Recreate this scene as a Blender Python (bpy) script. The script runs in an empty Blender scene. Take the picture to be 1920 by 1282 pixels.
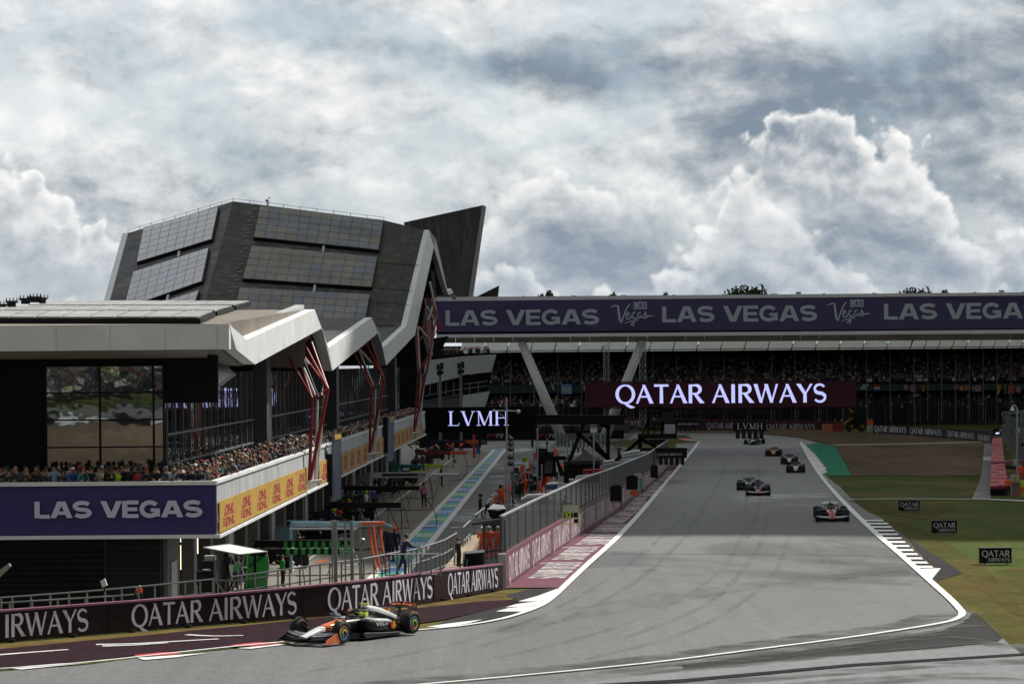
import bpy, bmesh, math, random
from mathutils import Vector, Matrix
random.seed(7)
R = math.radians
V = Vector
scn = bpy.context.scene
COL = scn.collection

# ---------------------------------------------------------------- camera
FPX = 5000.0       # focal length in photo pixels (1920 wide)
CH = 11.5       # camera height above the pit lane
ROLL, PITCH = 0.009, math.atan(40 / FPX)
CAM = V((0, 0, CH))
_F = V((0, math.cos(PITCH), math.sin(PITCH)))
_u0 = V((0, -math.sin(PITCH), math.cos(PITCH)))
_r0 = V((1, 0, 0))
_RT = _r0 * math.cos(ROLL) - _u0 * math.sin(ROLL)
_UP = _u0 * math.cos(ROLL) + _r0 * math.sin(ROLL)
cam_d = bpy.data.cameras.new('camera')
cam = bpy.data.objects.new('camera', cam_d)
COL.objects.link(cam)
cam_d.sensor_width = 36.0
cam_d.lens = FPX / 1920 * 36
cam_d.clip_start = 0.5
cam_d.clip_end = 8000
m3 = Matrix((( _RT.x, _UP.x, -_F.x), (_RT.y, _UP.y, -_F.y), (_RT.z, _UP.z, -_F.z)))
cam.matrix_world = Matrix.Translation(CAM) @ m3.to_4x4()
scn.camera = cam

# ---------------------------------------------------------------- light and sky
SUN_EL, SUN_AZ = R(50), R(48)  # azimuth measured from +Y (view direction) towards +X
sun_dir = V((math.sin(SUN_AZ) * math.cos(SUN_EL), math.cos(SUN_AZ) * math.cos(SUN_EL), math.sin(SUN_EL)))
sd = bpy.data.lights.new('sun', 'SUN')
sd.energy = 4.9
sd.angle = R(0.55)
sd.color = (1.0, 0.955, 0.88)
so = bpy.data.objects.new('sun', sd)
COL.objects.link(so)
so.rotation_euler = sun_dir.to_track_quat('Z', 'Y').to_euler()
scn.view_settings.view_transform = 'Standard'
scn.view_settings.look = 'None'
scn.view_settings.gamma = 1.0
scn.view_settings.exposure = 0.2
scn.cycles.max_bounces = 6
scn.cycles.diffuse_bounces = 3
scn.cycles.glossy_bounces = 3
scn.cycles.transparent_max_bounces = 8
scn.cycles.caustics_reflective = False
scn.cycles.caustics_refractive = False

world = bpy.data.worlds.new('World')
scn.world = world
world.use_nodes = True
world.cycles.sampling_method = 'MANUAL'
world.cycles.sample_map_resolution = 512
wt = world.node_tree
wt.nodes.clear()


class NT:
 """tiny expression helper for node trees"""
 def __init__(s, t): s.t = t
 def n(s, typ, **k):
  nd = s.t.nodes.new(typ)
  for a, b in k.items(): setattr(nd, a, b)
  return nd
 def put(s, sock, val):
  if hasattr(val, 'links'): s.t.links.new(val, sock)
  else: sock.default_value = val
 def math(s, op, a, b=0.0, c=0.0, clamp=False):
  nd = s.n('ShaderNodeMath', operation=op, use_clamp=clamp)
  for i, q in enumerate((a, b, c)): s.put(nd.inputs[i], q)
  return nd.outputs[0]
 def vm(s, op, a, b=(0, 0, 0), out=0):
  nd = s.n('ShaderNodeVectorMath', operation=op)
  s.put(nd.inputs[0], a)
  if op == 'SCALE': s.put(nd.inputs['Scale'], b)
  else: s.put(nd.inputs[1], b)
  return nd.outputs[out]
 def noise(s, vec, scale, detail=4, rough=.5, dist=0.0, out=0, lac=2.0):
  nd = s.n('ShaderNodeTexNoise')
  s.put(nd.inputs['Vector'], vec)
  nd.inputs['Scale'].default_value = scale
  nd.inputs['Detail'].default_value = detail
  nd.inputs['Roughness'].default_value = rough
  nd.inputs['Lacunarity'].default_value = lac
  nd.inputs['Distortion'].default_value = dist
  return nd.outputs[out]
 def mix(s, fac, a, b, typ='MIX'):
  nd = s.n('ShaderNodeMix', data_type='RGBA', blend_type=typ)
  s.put(nd.inputs[0], fac)
  s.put(nd.inputs[6], a if hasattr(a, 'links') else tuple(a) + (1,) if len(a) == 3 else a)
  s.put(nd.inputs[7], b if hasattr(b, 'links') else tuple(b) + (1,) if len(b) == 3 else b)
  return nd.outputs[2]
 def ss(s, x, a, b, lo=0.0, hi=1.0, t='SMOOTHSTEP'):
  nd = s.n('ShaderNodeMapRange', interpolation_type=t)
  s.put(nd.inputs['Value'], x)
  nd.inputs['From Min'].default_value = a
  nd.inputs['From Max'].default_value = b
  nd.inputs['To Min'].default_value = lo
  nd.inputs['To Max'].default_value = hi
  return nd.outputs[0]
 def ramp(s, fac, stops):
  nd = s.n('ShaderNodeValToRGB')
  cr = nd.color_ramp
  while len(cr.elements) < len(stops): cr.elements.new(.5)
  for e, (p, c) in zip(cr.elements, stops):
   e.position = p
   e.color = tuple(c) + (1,)
  s.put(nd.inputs[0], fac)
  return nd.outputs[0]


def build_sky():
 t = NT(wt)
 tc = t.n('ShaderNodeTexCoord').outputs['Generated']
 sep = t.n('ShaderNodeSeparateXYZ')
 wt.links.new(tc, sep.inputs[0])
 dx, dy, dz = sep.outputs
 q = t.math('ADD', t.math('ABSOLUTE', dy), .03)
 u = t.math('MULTIPLY', t.math('DIVIDE', dx, q), 5.15)
 w = t.math('MULTIPLY', t.math('DIVIDE', dz, q), 5.15)
 cb = t.n('ShaderNodeCombineXYZ')
 wt.links.new(u, cb.inputs[0]); wt.links.new(w, cb.inputs[1])
 p0 = cb.outputs[0]
 warp = t.vm('SUBTRACT', t.noise(p0, 2.6, 5, .55, out=1), (.5, .5, .5))
 p = t.vm('ADD', p0, t.vm('SCALE', warp, .10))
 pb = t.vm('ADD', p0, t.vm('SCALE', t.vm('SUBTRACT', t.noise(p0, 9.0, 6, .6, out=1), (.5, .5, .5)), .10))

 def blob(x, y, rx, ry, src):
  c = ((x - 960) / 1000, (681 - y) / 1000, 0); rx *= 1.2; ry *= 1.18
  d = t.vm('MULTIPLY', t.vm('SUBTRACT', src, c), (1000 / rx, 1000 / ry, 0))
  return t.ss(t.vm('LENGTH', d, out=1), 0.0, 1.6, 1.0, 0.0)

 def total(bl, src, op='ADD'):
  acc = None
  for b in bl:
   g = blob(*b[:4], src)
   if len(b) > 4: g = t.math('MULTIPLY', g, b[4])
   acc = g if acc is None else t.math(op, acc, g)
  return acc

 # --- high deck of stratocumulus, soft and mostly pale
 ps = t.vm('MULTIPLY', p, (1.25, 2.05, 1))
 d1 = t.noise(ps, 1.9, 10, .60)
 d1b = t.noise(t.vm('ADD', ps, (.022, .055, 0)), 1.9, 10, .60)
 fine = t.noise(t.vm('MULTIPLY', pb, (1.9, 2.7, 1)), 3.4, 9, .62)
 bright = total([(150, 130, 480, 260, .10), (700, 330, 420, 110, .06), (1150, 170, 300, 70, .06), (1300, 30, 500, 50, .12),
     (830, 100, 200, 60, .07), (1100, 240, 300, 60, .07), (560, 200, 500, 80, .05)], p)
 dark = total([(560, 30, 150, 60, .20), (1010, 130, 170, 55, .24), (1500, 130, 420, 60, .25), (1780, 250, 280, 130, .27),
      (1420, 250, 180, 50, .20), (250, 290, 320, 40, .10), (200, 375, 300, 50, .15), (150, 550, 300, 50, .20),
      (1100, 440, 110, 60, .24), (1500, 500, 800, 60, .20), (1030, 300, 140, 40, .05), (1180, 80, 160, 50, .05)], p)
 lum = t.math('SUBTRACT', t.math('ADD', t.math('MULTIPLY', t.math('SUBTRACT', d1, .5), 1.05), bright), dark)
 lum = t.math('ADD', lum, t.math('MULTIPLY', t.math('SUBTRACT', d1, d1b), 1.05))
 lum = t.math('ADD', lum, t.math('MULTIPLY', t.math('SUBTRACT', fine, .5), .42))
 lum = t.math('ADD', lum, .555)
 deck = t.ramp(lum, [(.22, (.20, .25, .315)), (.36, (.325, .365, .41)), (.46, (.44, .475, .505)), (.54, (.555, .58, .60)),
      (.64, (.67, .685, .695)), (.80, (.84, .84, .83))])
 sky = t.n('ShaderNodeTexSky', sky_type='NISHITA', sun_disc=False)
 sky.sun_elevation = SUN_EL
 sky.sun_rotation = SUN_AZ
 clear = t.vm('SCALE', sky.outputs[0], .085)
 holes = t.ss(t.math('SUBTRACT', t.noise(ps, 2.7, 5, .5), t.math('MULTIPLY', bright, 1.0)), .33, .46, .4, 0.0)
 holes = t.math('MAXIMUM', holes, total([(560, 40, 130, 45, .7), (170, 545, 260, 45, .6), (1120, 90, 90, 30, .35)], p), clamp=True)
 col = t.mix(holes, deck, t.mix(.5, clear, (.38, .485, .575)))

 # --- banks of cumulus in front of the deck: crisp bright tops along a skyline, soft grey bodies below
 def skyline(stops, src):
  sp = t.n('ShaderNodeSeparateXYZ'); wt.links.new(src, sp.inputs[0])
  fac = t.math('ADD', t.math('MULTIPLY', sp.outputs[0], 1 / 2.0), .5)
  rp = t.ramp(fac, [((x - 960) / 2000 + .5, ((681 - y) / 1000,) * 3) for x, y in stops])
  return t.math('SUBTRACT', rp, sp.outputs[1])

 def bank(stops, shift, amp, base, depth0, depth1):
  def dens(off, det):
   q = t.vm('ADD', p0, off) if off else p0
   q = t.vm('ADD', q, t.vm('SCALE', t.vm('SUBTRACT', t.noise(t.vm('ADD', q, shift), 7.0, 5, .6, out=1), (.5, .5, .5)), .07))
   v = t.n('ShaderNodeTexVoronoi', feature='F1')
   wt.links.new(t.vm('ADD', q, shift), v.inputs['Vector'])
   v.inputs['Scale'].default_value = 15.0
   v.inputs['Detail'].default_value = 1.5
   n_ = t.math('ADD', t.math('MULTIPLY', t.noise(t.vm('ADD', q, shift), 6.0, det, .62), .62), t.math('MULTIPLY', t.noise(t.vm('ADD', p0, shift), 2.9, 3, .5), .62))
   f = t.math('ADD', t.math('MULTIPLY', t.math('SUBTRACT', .42, v.outputs[0]), .30), t.math('SUBTRACT', n_, .5))
   return t.math('ADD', skyline(stops, q), t.math('MULTIPLY', f, amp)), f
  dn, f0 = dens(None, 10)
  up, f1 = dens((.007, .018, 0), 10)
  big = t.noise(t.vm('ADD', p0, shift), 3.6, 4, .55)
  fade = t.ss(t.math('ADD', dn, t.math('MULTIPLY', t.math('SUBTRACT', big, .5), .35)), depth0, depth1, 1.0, 0.0)
  gap = t.ss(t.noise(t.vm('ADD', p, shift), 5.0, 7, .62), .40, .56, .05, 1.0)
  m_ = t.math('MULTIPLY', t.ss(dn, -.002, .034), t.math('MULTIPLY', fade, t.mix(t.ss(dn, .02, .09), (1, 1, 1), gap)))
  relief = t.math('MULTIPLY', t.math('SUBTRACT', f0, f1), 2.3)
  rim = t.ss(dn, .0, .085, 1.0, 0.0)
  sh = t.math('ADD', t.math('ADD', relief, t.math('MULTIPLY', rim, .21)), base)
  sh = t.math('ADD', sh, t.math('MULTIPLY', t.math('SUBTRACT', big, .5), 1.1))
  c_ = t.ramp(sh, [(.10, (.27, .305, .355)), (.34, (.42, .45, .485)), (.54, (.60, .615, .63)), (.74, (.77, .77, .765)), (1.0, (.96, .945, .925))])
  return m_, c_
 far = [(-40, 560), (200, 560), (300, 470), (350, 395), (395, 378), (440, 402), (490, 480), (545, 470), (570, 400), (600, 382), (640, 410), (690, 480), (880, 480), (930, 380), (1000, 315), (1040, 290), (1100, 335), (1190, 358),
     (1255, 312), (1290, 360), (1330, 352), (1365, 335), (1400, 320), (1440, 330), (1490, 380), (1560, 440), (1700, 560), (1960, 560)]
 near = [(-40, 340), (30, 338), (75, 360), (100, 392), (150, 385), (190, 395), (235, 440), (290, 540), (500, 640), (760, 640), (880, 490), (950, 468), (1010, 470), (1080, 520), (1200, 560), (1290, 470), (1345, 400), (1385, 300), (1432, 290), (1466, 222),
   (1515, 185), (1556, 214), (1590, 246), (1640, 240), (1690, 285), (1740, 330), (1790, 372), (1850, 402), (1885, 345), (1960, 380)]
 for stops, shf, amp, base, d0, d1_, op in ((far, (3.1, 1.7, 0), .27, .60, .02, .15, .70), (near, (0, 0, 5.0), .31, .61, .03, .20, .88)):
  m_, c_ = bank(stops, shf, amp, base, d0, d1_)
  col = t.mix(t.math('MULTIPLY', m_, op), col, c_)
 col = t.mix(t.math('MULTIPLY', t.ss(w, .10, .34, 1.0, 0.0), .36), col, (.39, .455, .53))
 # added dimming of the sky overhead and behind the camera, cuts the fill light
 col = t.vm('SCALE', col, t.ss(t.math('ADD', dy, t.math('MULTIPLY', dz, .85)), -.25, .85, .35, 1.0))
 # below the horizon: ground bounce
 below = t.ss(dz, -.02, 0.0)
 col = t.mix(below, (.10, .10, .09), col)
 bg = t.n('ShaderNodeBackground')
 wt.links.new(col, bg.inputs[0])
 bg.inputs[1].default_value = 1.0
 out = t.n('ShaderNodeOutputWorld')
 wt.links.new(bg.outputs[0], out.inputs[0])


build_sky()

# ---------------------------------------------------------------- geometry of the place
def ray(x, y):
 return _F + _RT * ((x - 960) / FPX) + _UP * ((641 - y) / FPX)

def P(x, y, Y):
 d = ray(x, y)
 return CAM + d * (Y / d.y)

_K = [(-900, 8.6), (60, 8.6), (85, 8.7), (97, 8.9), (107, 9.05), (130, 9.12), (152, 9.3), (180, 9.95), (210, 10.6), (245, 11.3), (280, 11.65), (340, 11.7), (9000, 11.7)]

def _h(Y):
 for (a, ha), (b, hb) in zip(_K, _K[1:]):
  if a <= Y <= b:
   t = (Y - a) / (b - a)
   return ha + (hb - ha) * t
 return 11.7

ROWS = [-900, -300, -100, 0, 40, 60, 70, 80, 85, 90, 92, 94, 96, 97, 98, 99, 101, 103, 105, 107, 109, 112, 116, 120, 125, 130, 137, 145, 152, 160, 170, 180, 190, 200, 210,
  222, 234, 245, 257, 270, 280, 300, 320, 340, 400, 470, 560, 800, 1400, 3500]
_T = [CH - sum(_h(r + k * .3 * (6 if 100 < r < 300 else 1)) for k in (-2, -1, 0, 1, 2)) / 5 for r in ROWS]

def T(Y):
 for i in range(len(ROWS) - 1):
  if ROWS[i] <= Y <= ROWS[i + 1]:
   k = (Y - ROWS[i]) / (ROWS[i + 1] - ROWS[i])
   return _T[i] + (_T[i + 1] - _T[i]) * k
 return _T[-1]

def G(x, y):
 """photo pixel -> point on the track-side ground"""
 d = ray(x, y)
 lo, hi = 20.0, 3000.0
 for _ in range(60):
  mid = (lo + hi) / 2
  z = CH + d.z * mid / d.y
  if z > T(mid): lo = mid
  else: hi = mid
 return P(x, y, lo)

def GP(x, y, z=0.0):
 """photo pixel -> point on the flat pit lane (or another level)"""
 d = ray(x, y)
 return CAM + d * ((z - CH) / d.z)

def SC(Y): return FPX / Y  # pixels per metre

# ---------------------------------------------------------------- materials
_MC = {}

def M(name, col, rough=.6, var=.18, scale=1.5, metal=0.0, bump=0.0, emit=0.0, spec=.5, coat=0.0, detail=5):
 if name in _MC: return _MC[name]
 m = bpy.data.materials.new(name)
 m.use_nodes = True
 t = NT(m.node_tree)
 b = m.node_tree.nodes['Principled BSDF']
 b.inputs['Roughness'].default_value = rough
 b.inputs['Metallic'].default_value = metal
 b.inputs['Specular IOR Level'].default_value = spec
 if coat: b.inputs['Coat Weight'].default_value = coat; b.inputs['Coat Roughness'].default_value = .06
 c = tuple(col)
 if var:
  tc = t.n('ShaderNodeTexCoord').outputs['Object']
  nz = t.noise(tc, scale, detail, .6)
  f = t.ss(nz, .3, .7, 1 - var, 1 + var, 'LINEAR')
  cc = t.vm('SCALE', tuple(c), f)
  t.put(b.inputs['Base Color'], cc)
  t.put(b.inputs['Roughness'], t.ss(nz, .3, .7, max(.03, rough - .08), min(1, rough + .08), 'LINEAR'))
  if bump:
   bp = t.n('ShaderNodeBump')
   bp.inputs['Strength'].default_value = bump
   bp.inputs['Distance'].default_value = .05
   t.put(bp.inputs['Height'], t.noise(tc, scale * 6, 4, .6))
   t.put(b.inputs['Normal'], bp.outputs[0])
  if emit:
   t.put(b.inputs['Emission Color'], cc)
   b.inputs['Emission Strength'].default_value = emit
 else:
  b.inputs['Base Color'].default_value = c + (1,)
  if emit:
   b.inputs['Emission Color'].default_value = c + (1,)
   b.inputs['Emission Strength'].default_value = emit
 _MC[name] = m
 return m

def custom(name, fn):
 if name in _MC: return _MC[name]
 m = bpy.data.materials.new(name)
 m.use_nodes = True
 t = NT(m.node_tree)
 fn(t, m.node_tree.nodes['Principled BSDF'], t.n('ShaderNodeTexCoord').outputs['Object'])
 _MC[name] = m
 return m

# ---------------------------------------------------------------- mesh building
OB = {}

class MB:
 def __init__(s): s.v, s.f, s.m = [], [], []
 def add(s, pts, faces, m=0):
  o = len(s.v)
  s.v += [V(p) for p in pts]
  for fc in faces:
   s.f.append([o + i for i in fc]); s.m.append(m)
 def poly(s, pts, m=0): s.add(pts, [list(range(len(pts)))], m)
 def hexa(s, a, b, m=0):
  """two matching quads a (4 pts) and b (4 pts)"""
  s.add(list(a) + list(b), [(3, 2, 1, 0), (4, 5, 6, 7), (0, 1, 5, 4), (1, 2, 6, 5), (2, 3, 7, 6), (3, 0, 4, 7)], m)
 def prism(s, pts, vec, m=0):
  n = len(pts); vec = V(vec)
  s.add([V(p) for p in pts] + [V(p) + vec for p in pts],
     [list(range(n))[::-1], list(range(n, 2 * n))] + [(i, (i + 1) % n, n + (i + 1) % n, n + i) for i in range(n)], m)
 def box(s, c, d, m=0, rz=0.0):
  c = V(c); hx, hy, hz = d[0] / 2, d[1] / 2, d[2] / 2
  q = Matrix.Rotation(rz, 3, 'Z')
  pt = [c + q @ V((x * hx, y * hy, z * hz)) for z in (-1, 1) for x, y in ((-1, -1), (1, -1), (1, 1), (-1, 1))]
  s.hexa(pt[:4], pt[4:], m)
 def bar(s, p, q, w, h=None, m=0, up=(0, 0, 1)):
  p, q = V(p), V(q); h = h or w
  d = (q - p)
  if d.length < 1e-6: return
  d.normalize()
  up = V(up)
  if abs(d.dot(up)) > .98: up = V((0, 1, 0))
  sx = d.cross(up).normalized(); sz = sx.cross(d)
  o = [sx * (a * w / 2) + sz * (b * h / 2) for a, b in ((-1, -1), (1, -1), (1, 1), (-1, 1))]
  s.hexa([p + k for k in o], [q + k for k in o], m)
 def tube(s, pts, r, n=8, m=0, cap=True):
  pts = [V(p) for p in pts]
  rs = r if isinstance(r, (list, tuple)) else [r] * len(pts)
  rings = []
  up = None
  for i, p in enumerate(pts):
   d = (pts[min(i + 1, len(pts) - 1)] - pts[max(i - 1, 0)]).normalized()
   ref = V((0, 0, 1)) if abs(d.z) < .9 else V((0, 1, 0))
   a = d.cross(ref).normalized(); b = a.cross(d)
   rings.append([p + (a * math.cos(2 * math.pi * k / n) + b * math.sin(2 * math.pi * k / n)) * rs[i] for k in range(n)])
  s.loft(rings, m, cap)
 def loft(s, rings, m=0, cap=True, closed=True):
  n = len(rings[0]); fs = []
  for i in range(len(rings) - 1):
   for k in range(n if closed else n - 1):
    fs.append((i * n + k, i * n + (k + 1) % n, (i + 1) * n + (k + 1) % n, (i + 1) * n + k))
  if cap and closed:
   fs.append(list(range(n))[::-1]); fs.append(list(range((len(rings) - 1) * n, len(rings) * n)))
  s.add([p for r_ in rings for p in r_], fs, m)
 def ball(s, c, r, nu=8, nv=5, m=0):
  c = V(c); r = r if isinstance(r, (tuple, list)) else (r, r, r)
  rings = []
  for j in range(nv + 1):
   a = math.pi * j / nv - math.pi / 2
   ca = max(math.cos(a), .02)
   rings.append([c + V((r[0] * ca * math.cos(2 * math.pi * k / nu), r[1] * ca * math.sin(2 * math.pi * k / nu), r[2] * math.sin(a))) for k in range(nu)])
  s.loft(rings, m)
 def sheet(s, pts, depth, m=0):
  """closed slab from outline pts pushed by depth vector"""
  s.prism(pts, depth, m)
 def build(s, name, mats, parent=None, base=None, smooth=False):
  if not isinstance(mats, (list, tuple)): mats = [mats]
  b = V(base) if base is not None else (OB[parent] if parent is not None else V((0, 0, 0)))
  me = bpy.data.meshes.new(name)
  me.from_pydata([p - b for p in s.v], [], s.f)
  for mt in mats: me.materials.append(mt)
  if len(mats) > 1: me.polygons.foreach_set('material_index', s.m)
  if smooth: me.polygons.foreach_set('use_smooth', [True] * len(me.polygons))
  me.update()
  o = bpy.data.objects.new(name, me)
  COL.objects.link(o)
  if parent is not None: o.parent = parent
  elif base is not None: o.location = b
  OB[o] = b
  return o

def tag(o, label=None, cat=None, group=None, kind=None):
 if label: o['label'] = label
 if cat: o['category'] = cat
 if group: o['group'] = group
 if kind: o['kind'] = kind
 return o

def thing(name, label, cat, base=(0, 0, 0), group=None, rz=None):
 o = bpy.data.objects.new(name, None)
 o.empty_display_size = .3
 COL.objects.link(o)
 o.location = V(base)
 OB[o] = V(base)
 if rz is not None:
  o.rotation_euler = (0, 0, rz)
  OB[o] = V((0, 0, 0))
 return tag(o, label, cat, group)

def copy_tree(o, parent=None):
 c = o.copy()
 COL.objects.link(c)
 c.parent = parent
 for ch in list(o.children): copy_tree(ch, c)
 return c

def ground_sheet(name, polys, mat, off, level=None, kind='structure'):
 """flat surface that follows the ground; polys in world XY"""
 bm = bmesh.new()
 for pts in polys:
  vs = [bm.verts.new((p[0], p[1], 0)) for p in pts]
  try: bm.faces.new(vs)
  except ValueError: pass
 bmesh.ops.triangulate(bm, faces=bm.faces[:], ngon_method='EAR_CLIP')
 if level is None:
  ys = [v.co.y for v in bm.verts]
  a, b = min(ys), max(ys)
  for r_ in ROWS:
   if a < r_ < b:
    bmesh.ops.bisect_plane(bm, geom=bm.verts[:] + bm.edges[:] + bm.faces[:], plane_co=(0, r_, 0), plane_no=(0, 1, 0), dist=1e-5)
 for v in bm.verts: v.co.z = (T(v.co.y) if level is None else level) + off
 for f in bm.faces:
  if f.normal.z < 0: f.normal_flip()
 me = bpy.data.meshes.new(name)
 bm.to_mesh(me); bm.free()
 me.materials.append(mat)
 o = bpy.data.objects.new(name, me)
 COL.objects.link(o)
 OB[o] = V((0, 0, 0))
 if kind: o['kind'] = kind
 return o

def gpx(pts): return [G(*p) for p in pts]
def ppx(pts): return [GP(*p) for p in pts]

def along(path, d):
 """point and direction at distance d along a polyline"""
 for a, b in zip(path, path[1:]):
  L = (b - a).length
  if d <= L or b is path[-1]:
   return a + (b - a) * (d / L), (b - a).normalized()
  d -= L

def plen(path): return sum((b - a).length for a, b in zip(path, path[1:]))
# ---------------------------------------------------------------- lettering drawn as strokes
def arc(cx, cy, rx, ry, a0, a1, n=14):
 return [(cx + rx * math.cos(R(a0 + (a1 - a0) * i / n)), cy + ry * math.sin(R(a0 + (a1 - a0) * i / n))) for i in range(n + 1)]

def _s_curve(w, top, k=1.0):
 cx = w / 2
 r1 = (1 - top) / 4
 return arc(cx, .5 + r1, w / 2 - top / 2, r1, 28, 270, 14) + arc(cx, .5 - r1, (w / 2 - top / 2) * k, r1, 90, -152, 14)[1:]

BOLD = {  # wide heavy sans
 'L': (.80, [([(.11, 1), (.11, 0)], .22), ([(.2, .09), (.80, .09)], .18)]),
 'A': (1.12, [([(.115, 0), (.50, 1)], .23), ([(1.005, 0), (.62, 1)], .23), ([(.3, .30), (.82, .30)], .16)]),
 'S': (1.0, [(_s_curve(1.0, .19), .19)]),
 'V': (1.10, [([(.115, 1), (.52, 0)], .23), ([(.985, 1), (.58, 0)], .23)]),
 'E': (.86, [([(.11, 1), (.11, 0)], .22), ([(.2, .09), (.86, .09)], .18), ([(.2, .5), (.80, .5)], .17), ([(.2, .91), (.86, .91)], .18)]),
 'G': (1.12, [(arc(.54, .5, .44, .405, 38, 322, 22), .2), ([(.58, .44), (1.06, .44)], .16), ([(.97, .5), (.97, .05)], .19)]),
 'O': (1.08, [(arc(.54, .5, .44, .41, 0, 360, 28), .18)]),
 'D': (1.0, [([(.11, 1), (.11, 0)], .22), ([(.1, .91), (.45, .91)] + arc(.48, .5, .42, .41, 90, -90, 12) + [(.1, .09)], .18)]),
 'H': (1.0, [([(.11, 1), (.11, 0)], .22), ([(.89, 1), (.89, 0)], .22), ([(.1, .5), (.9, .5)], .18)]),
 'F': (.82, [([(.11, 1), (.11, 0)], .22), ([(.2, .53), (.74, .53)], .18), ([(.2, .91), (.82, .91)], .18)]),
 '1': (.42, [([(.28, 1), (.28, 0)], .22), ([(0, .78), (.28, .92)], .16)]),
 '7': (.85, [([(0, .9), (.78, .9)], .2), ([(.72, .9), (.3, 0)], .22)]),
 '5': (.88, [([(.12, .9), (.82, .9)], .2), ([(.17, .95), (.15, .5)], .2), ([(.1, .52)] + arc(.42, .32, .34, .24, 100, -150, 14), .19)]),
 '9': (.85, [(arc(.42, .68, .3, .23, 0, 360, 20), .17), ([(.72, .72)] + arc(.38, .4, .34, .31, 20, -110, 8), .18)]),
 '2': (.85, [(arc(.42, .68, .31, .23, 165, -30, 12) + [(.12, .12)], .18), ([(.04, .09), (.82, .09)], .18)]),
 'Y': (1.0, [([(.1, 1), (.5, .45)], .2), ([(.9, 1), (.5, .45)], .2), ([(.5, .5), (.5, 0)], .21)]),
 'K': (1.0, [([(.11, 1), (.11, 0)], .22), ([(.88, 1), (.25, .42)], .2), ([(.4, .55), (.92, 0)], .2)]),
 'X': (1.0, [([(.1, 1), (.9, 0)], .2), ([(.9, 1), (.1, 0)], .2)]),
 'M': (1.2, [([(.1, 0), (.1, 1)], .2), ([(1.1, 0), (1.1, 1)], .2), ([(.16, 1), (.6, .2)], .19), ([(1.04, 1), (.6, .2)], .19)]),
 'T': (.9, [([(0, .91), (.9, .91)], .18), ([(.45, .85), (.45, 0)], .22)]),
 'R': (.95, [([(.11, 1), (.11, 0)], .22), ([(.2, .91), (.55, .91)] + arc(.58, .69, .26, .22, 90, -90, 8) + [(.2, .47)], .17), ([(.5, .45), (.86, 0)], .21)]),
 'N': (1.0, [([(.11, 1), (.11, 0)], .2), ([(.89, 1), (.89, 0)], .2), ([(.15, .97), (.85, .03)], .2)]),
 'I': (.3, [([(.15, 1), (.15, 0)], .22)]),
 'W': (1.4, [([(.1, 1), (.4, 0)], .2), ([(.4, 0), (.7, 1)], .19), ([(.7, 1), (1.0, 0)], .19), ([(1.0, 0), (1.3, 1)], .2)]),
 'P': (.9, [([(.11, 1), (.11, 0)], .22), ([(.2, .91), (.52, .91)] + arc(.55, .67, .26, .24, 90, -90, 8) + [(.2, .43)], .17)]),
 'U': (.95, [([(.11, 1), (.11, .36)] + arc(.475, .36, .365, .28, 180, 360, 12) + [(.84, 1)], .19)]),
 ' ': (.38, []),
}
def _ring(cx, cy, rx, ry, t, k, n=30):
 pts = arc(cx, cy, rx, ry, 0, 360, n)
 return (pts, [t + (k - t) * abs(math.cos(2 * math.pi * i / n)) for i in range(n + 1)])

_t, _k = .065, .135
FLARE = {  # humanist capitals with thick and thin strokes
 'Q': (1.04, [_ring(.52, .5, .455, .475, .06, .145), ([(.46, .06), (.66, -.10), (.84, -.19), (1.04, -.20)], [.10, .12, .11, .03])]),
 'A': (.88, [([(.03, 0), (.43, 1.0)], [.095, .065]), ([(.40, 1.0), (.83, 0)], [.11, .16]), ([(.2, .36), (.64, .36)], .065)]),
 'T': (.80, [([(0, .955), (.8, .955)], [.10, .085]), ([(.4, .92), (.4, 0)], [.125, .15])]),
 'R': (.82, [([(.13, 1), (.13, 0)], [.145, .15]), ([(.19, .955), (.4, .955)] + arc(.42, .735, .25, .225, 90, -90, 10) + [(.2, .51)], [.07, .08] + [.09, .12, .14, .15, .15, .15, .14, .12, .1, .08, .07] + [.06]), ([(.38, .50), (.78, 0)], [.12, .165])]),
 'I': (.32, [([(.16, 1), (.16, 0)], [.15, .155])]),
 'W': (1.30, [([(.06, 1), (.37, 0)], [.16, .12]), ([(.37, 0), (.66, 1)], [.065, .07]), ([(.64, 1), (.95, 0)], [.15, .12]), ([(.95, 0), (1.25, 1)], [.06, .09])]),
 'Y': (.82, [([(.06, 1), (.42, .46)], [.16, .13]), ([(.78, 1), (.44, .46)], [.09, .06]), ([(.42, .5), (.42, 0)], [.13, .15])]),
 'S': (.64, [(_s_curve(.64, .085, 1.05), [.09] * 5 + [.10] * 6 + [.14] * 8 + [.10] * 6 + [.09] * 4)]),
 ' ': (.34, []),
}
def _serif(x, y, w): return ([(x - w / 2, y), (x + w / 2, y)], .035)
SERIF = {
 'L': (.82, [([(.2, 1), (.2, 0)], .13), _serif(.2, .985, .36), ([(0, .018), (.74, .018), (.79, .2)], [.035, .05, .03])]),
 'V': (1.0, [([(.14, 1), (.51, 0)], .14), ([(.86, 1), (.51, 0)], .05), _serif(.14, .985, .32), _serif(.86, .985, .28)]),
 'M': (1.18, [([(.16, 1), (.16, 0)], .05), ([(.18, 1), (.56, .02)], .13), ([(.98, 1), (.56, .02)], .05), ([(1.0, 1), (1.0, 0)], .13), _serif(.16, .015, .3), _serif(1.0, .015, .32), _serif(.12, .985, .2), _serif(1.03, .985, .22)]),
 'H': (1.0, [([(.17, 1), (.17, 0)], .13), ([(.83, 1), (.83, 0)], .13), ([(.17, .52), (.83, .52)], .045), _serif(.17, .985, .34), _serif(.83, .985, .34), _serif(.17, .015, .34), _serif(.83, .015, .34)]),
 ' ': (.3, []),
}

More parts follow.
